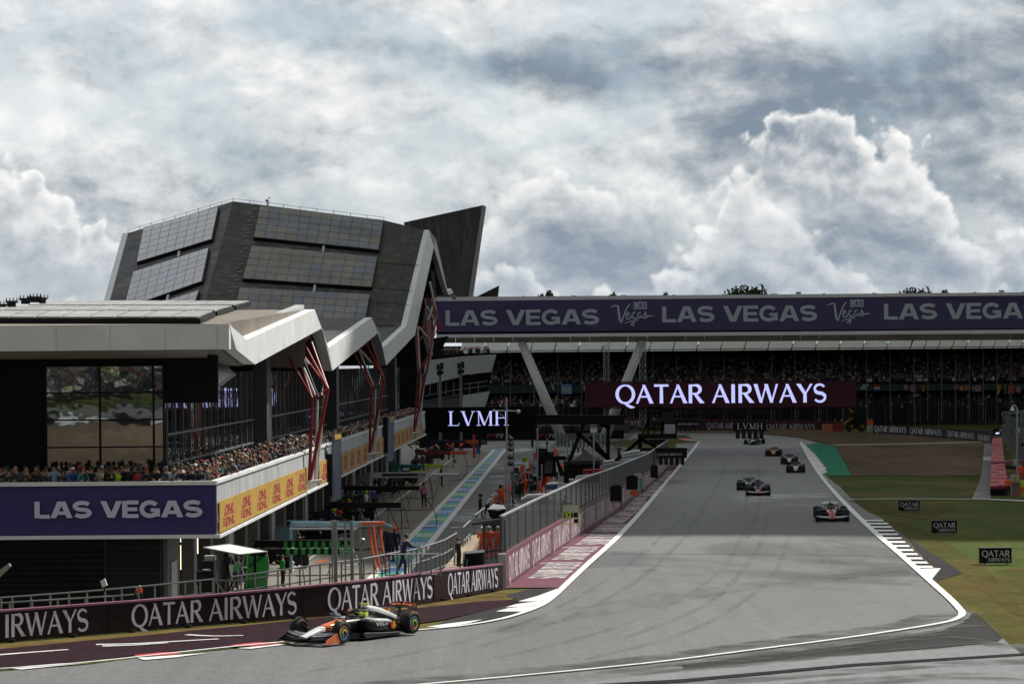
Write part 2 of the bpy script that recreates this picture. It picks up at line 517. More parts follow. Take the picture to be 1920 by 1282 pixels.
def ribbon(pts, w):
 n = len(pts)
 if not isinstance(w, (list, tuple)): w = [w] * n
 w = list(w) + [w[-1]] * max(0, n - len(w))
 L, Rr = [], []
 closed = n > 3 and math.hypot(pts[0][0] - pts[-1][0], pts[0][1] - pts[-1][1]) < 1e-6
 for i in range(n):
  a = pts[i - 1] if i > 0 else (pts[-2] if closed else pts[0])
  b = pts[i + 1] if i < n - 1 else (pts[1] if closed else pts[-1])
  dx, dy = b[0] - a[0], b[1] - a[1]
  l = math.hypot(dx, dy) or 1
  nx, ny = -dy / l * w[i] / 2, dx / l * w[i] / 2
  L.append((pts[i][0] + nx, pts[i][1] + ny)); Rr.append((pts[i][0] - nx, pts[i][1] - ny))
 return L, Rr

def flat_cut(pts, w, L, Rr):
 """straight strokes ending on the baseline or cap line get level ends"""
 if len(pts) == 2 and abs(pts[0][1] - pts[1][1]) > .3:
  (x0, y0), (x1, y1) = pts
  ws = w if isinstance(w, (list, tuple)) else [w, w]
  ln = math.hypot(x1 - x0, y1 - y0)
  k = ln / abs(y1 - y0)
  sg = 1 if y1 < y0 else -1
  L = [(x0 + sg * ws[0] * k / 2, y0), (x1 + sg * ws[1] * k / 2, y1)]
  Rr = [(x0 - sg * ws[0] * k / 2, y0), (x1 - sg * ws[1] * k / 2, y1)]
 return L, Rr

def text_width(s, font, track=.1):
 return sum(font[c][0] + track for c in s) - track

def lettering(mb, s, font, fn, track=.1, m=0, step=.0015, slant=0.0, wt=None):
 """fn(u, v, d) -> 3D point; u, v in cap heights; d = lift off the surface"""
 x = 0.0
 wt = wt or (1.28 if font is FLARE else 1.14 if font is BOLD else 1.12)
 for c in s:
  adv, strokes = font[c]
  for i, (pts, w) in enumerate(strokes):
   w = [q * wt for q in w] if isinstance(w, (list, tuple)) else w * wt
   L, Rr = ribbon(pts, w)
   L, Rr = flat_cut(pts, w, L, Rr)
   d = i * step
   o = len(mb.v)
   n = len(pts)
   for (a, b) in zip(L, Rr):
    mb.v.append(V(fn(x + a[0] + slant * a[1], a[1], d))); mb.v.append(V(fn(x + b[0] + slant * b[1], b[1], d)))
   for k in range(n - 1):
    mb.f.append([o + 2 * k, o + 2 * k + 1, o + 2 * k + 3, o + 2 * k + 2]); mb.m.append(m)
  x += adv + track
 return x

def plane_fn(o, U, Vv, N, x0=0.0, y0=0.0, su=1.0, sv=1.0, lift=.006):
 """text frame: origin o, unit vectors U, Vv, N; su/sv metres per cap height"""
 o, U, Vv, N = V(o), V(U), V(Vv), V(N)
 return lambda u, v, d: o + U * (x0 + u * su) + Vv * (y0 + v * sv) + N * (lift + d)

VEGAS_SCRIPT = [  # 'Vegas' brush script, unit box about 3.0 x 1.7
 ([(0.0, 1.15), (.25, 1.25), (.50, 1.25), (.55, .8), (.62, .25), (.72, .05), (.85, .4), (1.1, 1.0), (1.35, 1.35)], [.05, .10, .15, .16, .16, .14, .10, .10, .09]),
 ([(1.08, .52), (1.28, .60), (1.30, .76), (1.16, .76), (1.07, .52), (1.16, .30), (1.34, .34), (1.48, .5)], .10),
 ([(1.76, .76), (1.58, .74), (1.50, .50), (1.62, .32), (1.76, .52), (1.78, .76), (1.72, .2), (1.58, -.16), (1.40, -.10), (1.62, .14), (1.9, .34)], .10),
 ([(2.16, .76), (1.98, .72), (1.90, .48), (2.02, .34), (2.14, .54), (2.18, .76), (2.18, .40), (2.32, .38)], .10),
 ([(2.32, .38), (2.50, .84), (2.52, .62), (2.56, .42), (2.40, .34)], .10),
 ([(2.56, .42), (2.8, .52), (3.1, .50)], [.10, .09, .03]),
 ([(.95, .02), (1.4, .16), (2.0, .22)], [.03, .08, .03]),
]

def script_logo(mb, fn, m_text=0, m_tile=0, m_tile_text=1):
 for i, (pts, w) in enumerate(VEGAS_SCRIPT):
  L, Rr = ribbon(pts, w)
  o = len(mb.v)
  for a, b in zip(L, Rr):
   mb.v.append(V(fn(a[0], a[1], i * .006))); mb.v.append(V(fn(b[0], b[1], i * .006)))
  for k in range(len(pts) - 1):
   mb.f.append([o + 2 * k, o + 2 * k + 1, o + 2 * k + 3, o + 2 * k + 2]); mb.m.append(m_text)
 for k, c in enumerate('LAS'):
  x = 1.62 + k * .33; y = .98 + (.03 if k % 2 else 0)
  mb.poly([fn(x, y, 0), fn(x + .30, y, 0), fn(x + .31, y + .5, 0), fn(x + .01, y + .5, 0)], m_tile)
  lettering(mb, c, BOLD, lambda u, v, d, x=x, y=y: fn(x + .06 + u * .18, y + .09 + v * .32, .012 + d), m=m_tile_text, step=.006)
# ---------------------------------------------------------------- surface materials
def _asphalt(base, tint, wet, rmin, rmax, streak=.18, grainy=.35, spec=.5, far=0.0):
 def fn(t, b, o):
  fine = t.noise(o, 7.5, 5, .8)
  big = t.noise(t.vm('MULTIPLY', o, (.16, .03, 1)), 1.0, 5, .6, .4)
  lane = t.noise(t.vm('MULTIPLY', o, (1.6, .012, 1)), 1.0, 3, .6)
  damp = t.ss(t.noise(t.vm('MULTIPLY', o, (.07, .035, 1)), 1.0, 6, .62, .6), .60 - wet, .70 - wet)
  f = t.math('MULTIPLY', t.ss(fine, .25, .75, 1 - grainy, 1 + grainy, 'LINEAR'), t.ss(big, .3, .7, .86, 1.12, 'LINEAR'))
  f = t.math('MULTIPLY', f, t.ss(lane, .3, .7, 1 - streak, 1 + streak, 'LINEAR'))
  f = t.math('MULTIPLY', f, t.ss(damp, 0, 1, 1.0, .60, 'LINEAR'))
  t.put(b.inputs['Base Color'], t.vm('SCALE', tuple(base * k for k in tint), f))
  mott = t.noise(o, 1.1, 6, .7)
  f = t.math('MULTIPLY', f, t.ss(mott, .3, .7, .90, 1.10, 'LINEAR'))
  t.put(b.inputs['Base Color'], t.vm('SCALE', tuple(base * k for k in tint), f))
  ro = t.ss(damp, 0, 1, rmax, rmin, 'LINEAR')
  if far:
   sp = t.n('ShaderNodeSeparateXYZ'); t.put(sp.inputs[0], o)
   ro = t.math('SUBTRACT', ro, t.ss(sp.outputs[1], 135, 240, 0.0, far))
  t.put(b.inputs['Roughness'], ro)
  b.inputs['Specular IOR Level'].default_value = spec
  bp = t.n('ShaderNodeBump')
  bp.inputs['Strength'].default_value = .25
  bp.inputs['Distance'].default_value = .01
  t.put(bp.inputs['Height'], fine)
  t.put(b.inputs['Normal'], bp.outputs[0])
 return fn

m_track = custom('track_asphalt', _asphalt(.118, (.99, .995, 1.005), .04, .40, .62, .08, .6, .45, .15))
m_apron = custom('old_asphalt', _asphalt(.17, (.97, .99, 1.02), .03, .22, .42, .10, .55))
m_dark_asph = custom('dark_asphalt', _asphalt(.036, (1.0, 1.0, 1.0), -.02, .8, .95, .1, .4, .08))
m_pit_asph = custom('pit_lane_asphalt', _asphalt(.085, (.95, 1.0, 1.06), .08, .25, .55, .14))
m_pit_conc = custom('pit_concrete', _asphalt(.185, (1.08, .98, .86), .03, .35, .6, .14, .2))

def _grass(t, b, o):
 a = t.noise(t.vm('MULTIPLY', o, (.10, .045, 1)), 1.0, 6, .62, .5)
 c = t.noise(o, 2.2, 6, .75)
 d = t.noise(o, 26.0, 3, .8)
 col = t.ramp(a, [(.36, (.042, .070, .014)), (.48, (.072, .088, .020)), (.57, (.130, .104, .034)), (.68, (.185, .125, .048))])
 col = t.mix(t.ss(c, .42, .62, 0, .65), col, (.055, .085, .016))
 t.put(b.inputs['Base Color'], t.vm('SCALE', col, t.math('MULTIPLY', t.ss(d, .25, .75, .4, 1.6, 'LINEAR'), t.ss(c, .3, .7, .62, 1.38, 'LINEAR'))))
 b.inputs['Roughness'].default_value = .95
 b.inputs['Specular IOR Level'].default_value = .1
 bp = t.n('ShaderNodeBump'); bp.inputs['Strength'].default_value = .7; bp.inputs['Distance'].default_value = .08
 t.put(bp.inputs['Height'], d); t.put(b.inputs['Normal'], bp.outputs[0])
m_grass = custom('grass', _grass)

def _gravel(t, b, o):
 a = t.noise(t.vm('MULTIPLY', o, (.05, .02, 1)), 1.0, 6, .65, .6)
 d = t.noise(o, 9.0, 5, .8)
 col = t.ramp(a, [(.35, (.085, .062, .046)), (.5, (.125, .088, .064)), (.65, (.165, .122, .090))])
 t.put(b.inputs['Base Color'], t.vm('SCALE', col, t.ss(d, .25, .75, .6, 1.35, 'LINEAR')))
 b.inputs['Roughness'].default_value = 1.0; b.inputs['Specular IOR Level'].default_value = .04
 bp = t.n('ShaderNodeBump'); bp.inputs['Strength'].default_value = .6; bp.inputs['Distance'].default_value = .06
 t.put(bp.inputs['Height'], d); t.put(b.inputs['Normal'], bp.outputs[0])
m_gravel = custom('gravel', _gravel)

def _paint(name, col, wear=.25, rough=.5):
 def fn(t, b, o):
  n1 = t.noise(o, 2.2, 6, .7)
  n2 = t.noise(t.vm('MULTIPLY', o, (6, .5, 1)), 1.0, 4, .6)
  f = t.math('MULTIPLY', t.ss(n1, .3, .7, 1 - wear, 1 + wear * .4, 'LINEAR'), t.ss(n2, .3, .7, 1 - wear * .6, 1.06, 'LINEAR'))
  t.put(b.inputs['Base Color'], t.vm('SCALE', tuple(col), f))
  b.inputs['Roughness'].default_value = rough
  if rough > .8: b.inputs['Specular IOR Level'].default_value = .08
 return custom(name, fn)
m_white = _paint('white_paint', (.74, .74, .72), .16)
m_white_worn = _paint('worn_white_paint', (.72, .69, .69), .3)
m_black_paint = _paint('black_paint', (.018, .018, .02), .3, .9)
m_red_paint = _paint('red_paint', (.55, .035, .04), .3)
m_pink_paint = _paint('burgundy_paint', (.125, .024, .050), .3, .8)
m_maroon_turf = _paint('maroon_turf', (.030, .0115, .0175), .5, .95)
m_green_paint = _paint('green_paint', (.035, .25, .145), .45, .9)
m_blue_paint = _paint('blue_paint', (.060, .24, .60), .22)
m_teal_paint = _paint('teal_paint', (.045, .40, .23), .22)
m_path = M('path_concrete', (.42, .41, .38), .85, .2)

# ---------------------------------------------------------------- ground, with the pit lane lying lower behind the wall
PW_PX = [(948, 1102), (1012, 1055), (1062.6, 1021), (1103.5, 991), (1148, 963), (1183, 935), (1218, 909), (1256, 872)]
PITWALL = gpx(PW_PX)
_DROP = [(96, -40), (97, -17), (99, -9.3), (103, -5.6), (107, -3.6), (112, -2.2), (116, -1.3)] + [(p.y, p.x - .6) for p in PITWALL if p.y > 121]

def drop_x(Y):
 if Y <= 95: return -1600
 if Y <= 96: return -1600 + (Y - 95) * 1560
 for (a, xa), (b, xb) in zip(_DROP, _DROP[1:]):
  if a <= Y <= b: return xa + (xb - xa) * (Y - a) / (b - a)
 return _DROP[-1][1] + (Y - _DROP[-1][0]) * .11

def build_ground():
 mb = MB()
 rows = []
 for Y in ROWS:
  bx = drop_x(Y); t = T(Y) - .03
  pz = -.03 if Y < 330 else t - .0
  rows.append([V((-1700, Y, pz if bx > -1600 else t)), V((min(bx, 1690) - 12, Y, pz if bx > -1600 else t)), V((bx - .25, Y, pz if bx > -1600 else t)), V((bx, Y, t)), V((bx + 30, Y, t)), V((1700, Y, t))])
  if bx <= -1600:
   rows[-1] = [V((-1700 + i * .01, Y, t)) for i in range(3)] + [V((-1690, Y, t)), V((-40, Y, t)), V((1700, Y, t))]
 mb.loft(rows, 0, False, False)
 tag(mb.build('ground', m_grass), kind='structure')

build_ground()

# track: one asphalt sheet from the far bend to behind the camera
TRK_L = [(0, 1258), (160, 1246), (260, 1233), (440, 1216), (560, 1201), (700, 1190), (830, 1177), (905, 1166), (960, 1154), (1012, 1137), (1040, 1118),
   (1060, 1098), (1100, 1060), (1148, 1017), (1186, 978), (1219, 940), (1252, 900), (1281, 866), (1301, 841), (1311, 829)]
TRK_R = [(1500, 827), (1513, 851), (1532, 882), (1562, 920), (1602, 962), (1642, 1000), (1692, 1043), (1742, 1088), (1780, 1122), (1805, 1147)]
GRASS_R = [(1548, 891), (1575, 912), (1600, 938), (1625, 958), (1655, 972), (1690, 1000), (1722, 1021), (1758, 1043), (1806, 1074), (1772, 1084), (1752, 1092), (1772, 1112), (1800, 1136), (1836, 1150), (1882, 1196), (1932, 1240)]

def track_outline():
 L = gpx(TRK_L); Rr = gpx(GRASS_R)
 far = gpx([(1286, 815), (1180, 822), (1180, 811), (1350, 811), (1430, 814), (1500, 821), (1540, 831), (1513, 838)])
 near_l = [V((-70, L[0].y + 3, 0)), V((-70, -200, 0))]
 near_r = [V((60, -200, 0)), V((60, Rr[-1].y - 14, 0))]
 return near_l + L + far + Rr + near_r

ground_sheet('track', [track_outline()], m_track, 0.0)

# older shiny asphalt joining at the bottom right, beyond the white line
old = gpx([(1430, 1300), (1290, 1290), (700, 1310), (1280, 1256), (1500, 1228), (1700, 1204), (1835, 1188), (1880, 1196), (1935, 1243)])
ground_sheet('old_track', [[G(560, 1330), G(1000, 1292), G(1280, 1257), G(1560, 1232), G(1760, 1218), G(1925, 1206), G(1990, 1290), G(1990, 1500), G(560, 1500)]], m_apron, .012)
ground_sheet('old_track_joint', [[G(1000, 1290), G(1280, 1274), G(1600, 1245), G(1925, 1225), G(1925, 1229), G(1600, 1250), G(1280, 1280), G(1000, 1297)]], m_black_paint, .03)
ground_sheet('access_road', [[G(1280, 1246), G(1400, 1232), G(1600, 1207), G(1760, 1184), G(1806, 1166), G(1826, 1148), G(1838, 1153), G(1880, 1196), G(1870, 1203), G(1760, 1215), G(1560, 1229), G(1280, 1254)]], m_dark_asph, .006)
ground_sheet('apron', [[G(1700, 1006), G(1724, 1022), G(1758, 1043), G(1804, 1074), G(1772, 1083), G(1750, 1091), G(1742, 1085), G(1764, 1068), G(1740, 1052), G(1714, 1025)]], m_dark_asph, .022)

def line(name, pts, w0, w1=None, mat=None, off=.02):
 """painted line; pts in photo pixels; widths in metres from first to last point"""
 w1 = w1 or w0
 g = gpx(pts)
 L, Rr = [], []
 for i, p in enumerate(g):
  d = (g[min(i + 1, len(g) - 1)] - g[max(i - 1, 0)]); d.z = 0; d.normalize()
  n = V((-d.y, d.x, 0)); w = w0 + (w1 - w0) * i / (len(g) - 1)
  L.append(p + n * w / 2); Rr.append(p - n * w / 2)
 quads = [[L[i], L[i + 1], Rr[i + 1], Rr[i]] for i in range(len(g) - 1)]
 return ground_sheet(name, quads, mat or m_white, .045 if name == 'track_edge_line' else off)

def smooth(pts, k=4):
 out = []
 n = len(pts)
 for i in range(n - 1):
  p0, p1, p2, p3 = pts[max(i - 1, 0)], pts[i], pts[i + 1], pts[min(i + 2, n - 1)]
  for j in range(k):
   t = j / k
   out.append(tuple(.5 * ((2 * b) + (c - a) * t + (2 * a - 5 * b + 4 * c - d) * t * t + (3 * b - a - 3 * c + d) * t ** 3) for a, b, c, d in zip(p0, p1, p2, p3)))
 return out + [pts[-1]]

line('track_edge_line', smooth([(0, 1255), (160, 1243), (440, 1213), (700, 1189), (830, 1178), (905, 1168), (960, 1156), (1012, 1137), (1040, 1117), (1062, 1096), (1100, 1060), (1148, 1017),
   (1186, 978), (1219, 940), (1252, 900), (1281, 866), (1301, 841), (1311, 828)]), .14, .42)
line('track_edge_line', smooth([(1501, 828), (1513, 851), (1532, 882), (1562, 920), (1602, 962), (1642, 1000), (1692, 1043), (1742, 1088), (1780, 1122), (1798, 1141), (1804, 1150), (1797, 1159), (1760, 1170),
   (1600, 1195), (1400, 1221), (1200, 1246), (920, 1273), (700, 1292)]), .42, .14)
line('track_edge_line', [(1290, 826), (1312, 827)], .9, .9)
line('grid_line', [(1205, 887), (1375, 888)], .3)
line('grid_line', [(1222, 858), (1500, 858)], .35)
line('grid_line', [(1285, 818), (1420, 818)], .3)
for k, y in enumerate((903, 895, 888, 881, 874, 867, 860, 853, 847, 841, 836, 832, 828)):
 for x in ((1367 + (903 - y) * .02, 0), (1441 + (903 - y) * .1, 1)):
  if (k + x[1]) % 2 == 0: line('grid_box', [(x[0] + (903 - y) * .1 - 4, y), (x[0] + (903 - y) * .1 + 3, y)], .5)
for k, y in enumerate((880, 873, 866, 859, 852, 846, 840, 835, 830)):
 line('grid_box', [(1316 + (880 - y) * .35 + (k % 2) * 26, y), (1324 + (880 - y) * .35 + (k % 2) * 26, y)], .4)

# rubbered racing line and skid marks, broken up by noise
def _marks(t, b, o):
 nt = t.t
 a = t.noise(t.vm('MULTIPLY', o, (.8, .25, 1)), 1.0, 5, .65)
 b.inputs['Base Color'].default_value = (.05, .048, .046, 1)
 b.inputs['Roughness'].default_value = .5
 t.put(b.inputs['Alpha'], t.ss(a, .30, .78, .0, .24))
m_marks = custom('rubber_marks', _marks)
def _damp(t, b, o):
 a = t.noise(t.vm('MULTIPLY', o, (.5, .9, 1)), 1.0, 6, .7)
 b.inputs['Base Color'].default_value = (.035, .034, .032, 1)
 b.inputs['Roughness'].default_value = .75
 t.put(b.inputs['Alpha'], t.ss(a, .34, .70, .0, .72))
m_damp = custom('damp_patch', _damp)
def band(name, pts, w, mat=m_marks, off=.028): return line(name, smooth(pts), w[0], w[1], mat, off)
band('skid_marks', [(905, 1190), (1050, 1160), (1180, 1140), (1330, 1110), (1440, 1095), (1560, 1080)], (1.1, 2.6))
band('skid_marks', [(940, 1178), (1060, 1146), (1160, 1128), (1300, 1104)], (.5, .9))
band('skid_marks', [(1460, 1100), (1560, 1082), (1680, 1072), (1742, 1082)], (2.2, 1.2))
band('skid_marks', [(1200, 1072), (1215, 1070), (1222, 1066)], (.9, .5))
band('skid_marks', [(1352, 1052), (1362, 1050), (1378, 1050)], (1.0, .6))
band('skid_marks', [(1000, 1258), (1200, 1236), (1400, 1210), (1560, 1188), (1720, 1166), (1790, 1146)], (.7, 1.0))
band('skid_marks', [(880, 1280), (1100, 1268), (1350, 1240), (1600, 1205), (1740, 1190)], (.6, .9))
band('skid_marks', [(1120, 1262), (1330, 1248), (1560, 1218)], (.3, .5))
for q_, w_ in (([(1000, 1312), (1300, 1284), (1560, 1262), (1760, 1246), (1940, 1240)], (.9, 1.3)), ([(1330, 1300), (1600, 1274), (1860, 1262)], (.5, .7)), ([(1180, 1264), (1400, 1246), (1640, 1222), (1830, 1206)], (.7, .5)), ([(1560, 1284), (1800, 1272), (1930, 1276)], (.9, .6)), ([(1680, 1204), (1790, 1196), (1900, 1216)], (.5, .8))): band('damp_streak', q_, w_, m_damp, .034)
band('skid_marks', [(1515, 1050), (1530, 1054), (1556, 1056)], (2.2, 2.0))
line('asphalt_seam', [(1148, 1038), (1500, 1040), (1640, 1042)], .10, .10, m_black_paint, .026)
for k in range(9):
 line('asphalt_seam', [(1513 + k * 2, 1022 + k * 7.2), (1600 + k * 6, 1020 + k * 6.6), (1668 + k * 7, 1018 + k * 6.2)], .10, .10, m_marks, .026)

for q_ in ([(1290, 960), (1226, 1020), (1130, 1092), (1000, 1160), (830, 1212), (560, 1262)], [(1330, 940), (1290, 1000), (1206, 1080), (1080, 1152), (900, 1212)], [(1400, 930), (1392, 1000), (1340, 1080), (1210, 1156), (1010, 1216), (760, 1262)], [(1440, 960), (1420, 1030), (1330, 1130), (1160, 1200)], [(1250, 905), (1190, 975), (1110, 1052)], [(1480, 1000), (1440, 1090), (1300, 1180), (1100, 1236)], [(1420, 870), (1428, 930), (1400, 1010)], [(1366, 850), (1340, 920), (1290, 990)]): band('skid_marks', q_, (.22, .34), m_marks, .029)
band('damp_patch', [(640, 1290), (920, 1266), (1200, 1239), (1400, 1213), (1600, 1187), (1720, 1170), (1782, 1152)], (1.5, 2.2), m_damp, .03)
band('damp_patch', [(1120, 1262), (1330, 1238), (1560, 1206), (1700, 1186)], (.6, .9), m_damp, .031)
band('damp_patch', [(1590, 1010), (1612, 1050), (1640, 1080)], (4.0, 3.4), m_marks, .031)
band('damp_patch', [(1290, 1250), (1480, 1226), (1700, 1196), (1826, 1172)], (1.1, 1.0), m_damp, .024)
# ---------------------------------------------------------------- kerbs
def interp(path, n):
 L = plen(path); return [along(path, L * i / n)[0] for i in range(n + 1)]

def kerb_stripes(name, inner, outer, n, mats, off=.03, level=None):
 a, b = interp(gpx(inner), n), interp(gpx(outer), n)
 for k, mt in enumerate(mats):
  q = [[a[i], a[i + 1], b[i + 1], b[i]] for i in range(n) if i % len(mats) == k]
  ground_sheet(name, q, mt, off + .002 * k)

def xat(path, y):
 for (xa, ya), (xb, yb) in zip(path, path[1:]):
  if ya <= y <= yb: return xa + (xb - xa) * (y - ya) / (yb - ya)
 return path[-1][0]
_ki, _ko = [(1618, 972), (1645, 997), (1695, 1040), (1738, 1081)], [(1650, 972), (1668, 984), (1694, 1013), (1722, 1041), (1752, 1066)]
_ys = [975 + 90 * (i / 25) ** 1.12 for i in range(26)]
for k, mt in enumerate((m_white, m_black_paint)):
 ground_sheet('kerb', [[G(xat(_ki, _ys[i]), _ys[i]), G(xat(_ki, _ys[i + 1]), _ys[i + 1]), G(xat(_ko, _ys[i + 1]), _ys[i + 1]), G(xat(_ko, _ys[i]), _ys[i])] for i in range(25) if i % 2 == k], mt, .03 + .002 * k)
ground_sheet('kerb_end', [gpx([(1722, 1067), (1764, 1066), (1746, 1088)])], m_white, .036)
# run-off paint beside the far bend
ground_sheet('painted_runoff', [gpx([(1511, 834), (1530, 830), (1566, 836), (1598, 891), (1548, 891), (1540, 886)])], m_green_paint, .016)
kerb_stripes('kerb', [(1502, 830), (1514, 850), (1532, 879), (1541, 889)], [(1512, 836), (1526, 851), (1545, 876), (1551, 885)], 12, [m_white, m_white_worn])
kerb_stripes('kerb', [(1513, 838), (1528, 853), (1546, 878)], [(1518, 840), (1531, 853), (1550, 878)], 26, [m_blue_paint, m_white, m_black_paint], .034)
# near left kerb in front of the maroon turf
ground_sheet('maroon_turf', [gpx([(-60, 1222), (120, 1205), (240, 1194), (380, 1180), (520, 1166), (660, 1152), (800, 1138), (900, 1127), (962, 1124), (974, 1128), (925, 1142), (830, 1162), (700, 1180), (560, 1196), (440, 1211), (250, 1228), (160, 1240), (0, 1252), (-60, 1258)])], m_maroon_turf, .012)
for pts, mt in (([(250, 1229), (300, 1224), (345, 1223), (330, 1228), (262, 1232)], m_red_paint), ([(433, 1210), (480, 1205), (527, 1206), (490, 1211), (440, 1213)], m_red_paint),
    ([(257, 1234), (330, 1229), (388, 1225), (330, 1233), (270, 1238)], m_white), ([(445, 1216), (500, 1211), (560, 1204), (545, 1208), (470, 1217)], m_white),
    ([(14, 1253), (60, 1249), (110, 1245), (168, 1243), (120, 1248), (40, 1256)], m_white),
    ([(800, 1176), (830, 1171), (905, 1162), (880, 1169), (835, 1177)], m_white), 
    ([(930, 1147), (952, 1141), (1012, 1134), (985, 1147)], m_white),
    ([(948, 1139), (968, 1133), (1024, 1126), (1010, 1137)], m_white), ([(972, 1128), (1010, 1117), (1045, 1104), (1042, 1116), (1022, 1128)], m_white)):
 ground_sheet('kerb_block', [gpx(pts)], mt, .03)
ground_sheet('apron', [gpx([(948, 1116), (990, 1106), (1050, 1101), (1040, 1120), (1010, 1137), (930, 1160), (880, 1168), (800, 1180), (840, 1162), (925, 1142), (974, 1130), (962, 1122)])], m_dark_asph, .018)

m_dry = M('dry_grass', (.115, .082, .030), .95, .45, .9, spec=.05, bump=.6)
ground_sheet('dry_grass', [gpx([(-60, 1213), (0, 1208), (204, 1190), (380, 1175), (480, 1168), (600, 1158), (700, 1148), (800, 1132), (900, 1115), (943, 1107), (985, 1106), (962, 1124), (900, 1129), (800, 1140), (660, 1155), (520, 1169), (380, 1183), (240, 1197), (120, 1208), (-60, 1225)])], m_dry, .008)
def _worn(t, b, o):
 a = t.noise(t.vm('MULTIPLY', o, (.35, .12, 1)), 1.0, 7, .7)
 d = t.noise(o, 9.0, 4, .8)
 t.put(b.inputs['Base Color'], t.vm('SCALE', (.118, .092, .034), t.ss(d, .25, .75, .5, 1.5, 'LINEAR')))
 b.inputs['Roughness'].default_value = 1.0; b.inputs['Specular IOR Level'].default_value = .03
 t.put(b.inputs['Alpha'], t.ss(a, .32, .70, .0, .72))
m_worn = custom('worn_grass', _worn)
ground_sheet('dry_grass', [gpx([(1655, 973), (1690, 1000), (1722, 1021), (1758, 1043), (1806, 1074), (1772, 1084), (1752, 1092), (1772, 1112), (1800, 1136), (1836, 1150), (1882, 1196), (1932, 1240), (2000, 1240), (1960, 1190), (1900, 1130), (1860, 1085), (1850, 1060), (1800, 1030), (1740, 1004), (1690, 975)])], m_worn, .012)
ground_sheet('dry_grass', [gpx([(1800, 1070), (1990, 1060), (1990, 1170), (1900, 1150)]), gpx([(1590, 938), (1700, 941), (1800, 946), (1740, 975), (1640, 962)])], m_worn, .014)
# burgundy verge along the pit wall, with repeated painted words
_pw_r = gpx([(1052, 1101), (1092, 1062), (1140, 1018), (1178, 978), (1212, 940), (1245, 900), (1274, 866), (1290, 846)])
ground_sheet('painted_verge', [[PITWALL[i] for i in range(len(PITWALL))] + _pw_r[::-1]], m_pink_paint, .014)

def words_on_verge():
 mb = MB()
 L = plen(PITWALL)
 d = 5.0
 while d < L - 14:
  p, q = along(PITWALL, d)
  nrm = V((q.y, -q.x, 0)).normalized()
  width = min((a - p).length for a in interp(_pw_r, 60))
  ln = 9.2; tw = text_width('QATAR AIRWAYS', FLARE)
  def fn(u, v, dd, p=p, q=q, nrm=nrm, width=width):
   w_ = p + q * (ln - u / tw * ln) + nrm * (width * (.84 - .66 * (1 - v)))
   return V((w_.x, w_.y, T(w_.y) + .03 + dd))
  lettering(mb, 'QATAR AIRWAYS', FLARE, fn, .1, step=.002, wt=1.7)
  d += 11.0
 tag(mb.build('painted_words', m_white_worn), kind='structure')
words_on_verge()

for q_ in ([(-20, 1230), (40, 1225), (128, 1218.5)], [(180, 1209), (250, 1207.5), (330, 1203), (410, 1198.5)], [(192, 1212), (250, 1210), (315, 1205.5)], [(350, 1190.5), (400, 1193), (456, 1192)]): line('painted_words', smooth(q_), .30, .20, m_white_worn, .03)

# ---------------------------------------------------------------- far side: gravel, paths, tarmac
ground_sheet('gravel_trap', [gpx([(1268, 803), (1400, 805), (1545, 805), (1640, 812), (1740, 817), (1866, 828), (1858, 850), (1840, 892), (1602, 892), (1567, 835), (1541, 829), (1500, 820), (1430, 813), (1350, 810), (1268, 811)])], m_gravel, .01)
line('gravel_path', [(1563, 834), (1700, 832), (1860, 828)], 3.0, 3.0, m_path, .02)
ground_sheet('service_road', [gpx([(1846, 832), (1866, 826), (1858, 934), (1822, 936), (1840, 890)])], m_pit_asph, .022)
line('access_path', [(1590, 936), (1700, 935), (1850, 936), (1960, 941)], 1.3, 1.6, m_path, .03)
ground_sheet('track_exit', [gpx([(700, 846), (860, 838), (860, 822), (1182, 809), (1186, 824), (1000, 834), (1000, 842)])], m_pit_asph, .004)
line('pit_entry_line', [(900, 838), (960, 836), (1004, 838)], .8, .8, m_pink_paint, .03)
ground_sheet('apron', [gpx([(1268, 832), (1312, 829), (1300, 842), (1281, 866), (1272, 868), (1256, 872)])], m_pit_asph, .004)
line('kerb', [(1266, 822), (1282, 822), (1296, 826)], 2.0, 2.0, m_red_paint, .03)

# ---------------------------------------------------------------- pit lane
def pit_sheet(name, px, mat, off, kind='structure'): return ground_sheet(name, [ppx(px)], mat, off, 0.0, kind)

_sl0, _sl1 = GP(690, 1082), GP(924, 842)
_sr0, _sr1 = GP(842.5, 980), GP(948, 845)
def s_left(Y): k = (Y - _sl0.y) / (_sl1.y - _sl0.y); return _sl0.x + (_sl1.x - _sl0.x) * k
def s_right(Y): k = (Y - _sr0.y) / (_sr1.y - _sr0.y); return _sr0.x + (_sr1.x - _sr0.x) * k
Y0, Y1 = 120.0, _sl1.y
ground_sheet('pit_apron', [[V((-60, 101, 0)), V((-12, 101, 0)), V((s_left(101), 101, 0)), V((s_left(Y1 + 20), Y1 + 20, 0)), V((-40, Y1 + 20, 0)), V((-60, Y1, 0))]], m_pit_conc, .0, 0.0)
ground_sheet('pit_lane', [[V((s_left(101), 101, 0))] + [V((drop_x(Y) - .5, Y, 0)) for Y in (108, 116, 130, 150, 180, 210, 240, 270, 300, 330)] + [V((12, Y1 + 26, 0)), V((s_left(Y1 + 26), Y1 + 26, 0))]], m_pit_asph, .004, 0.0)

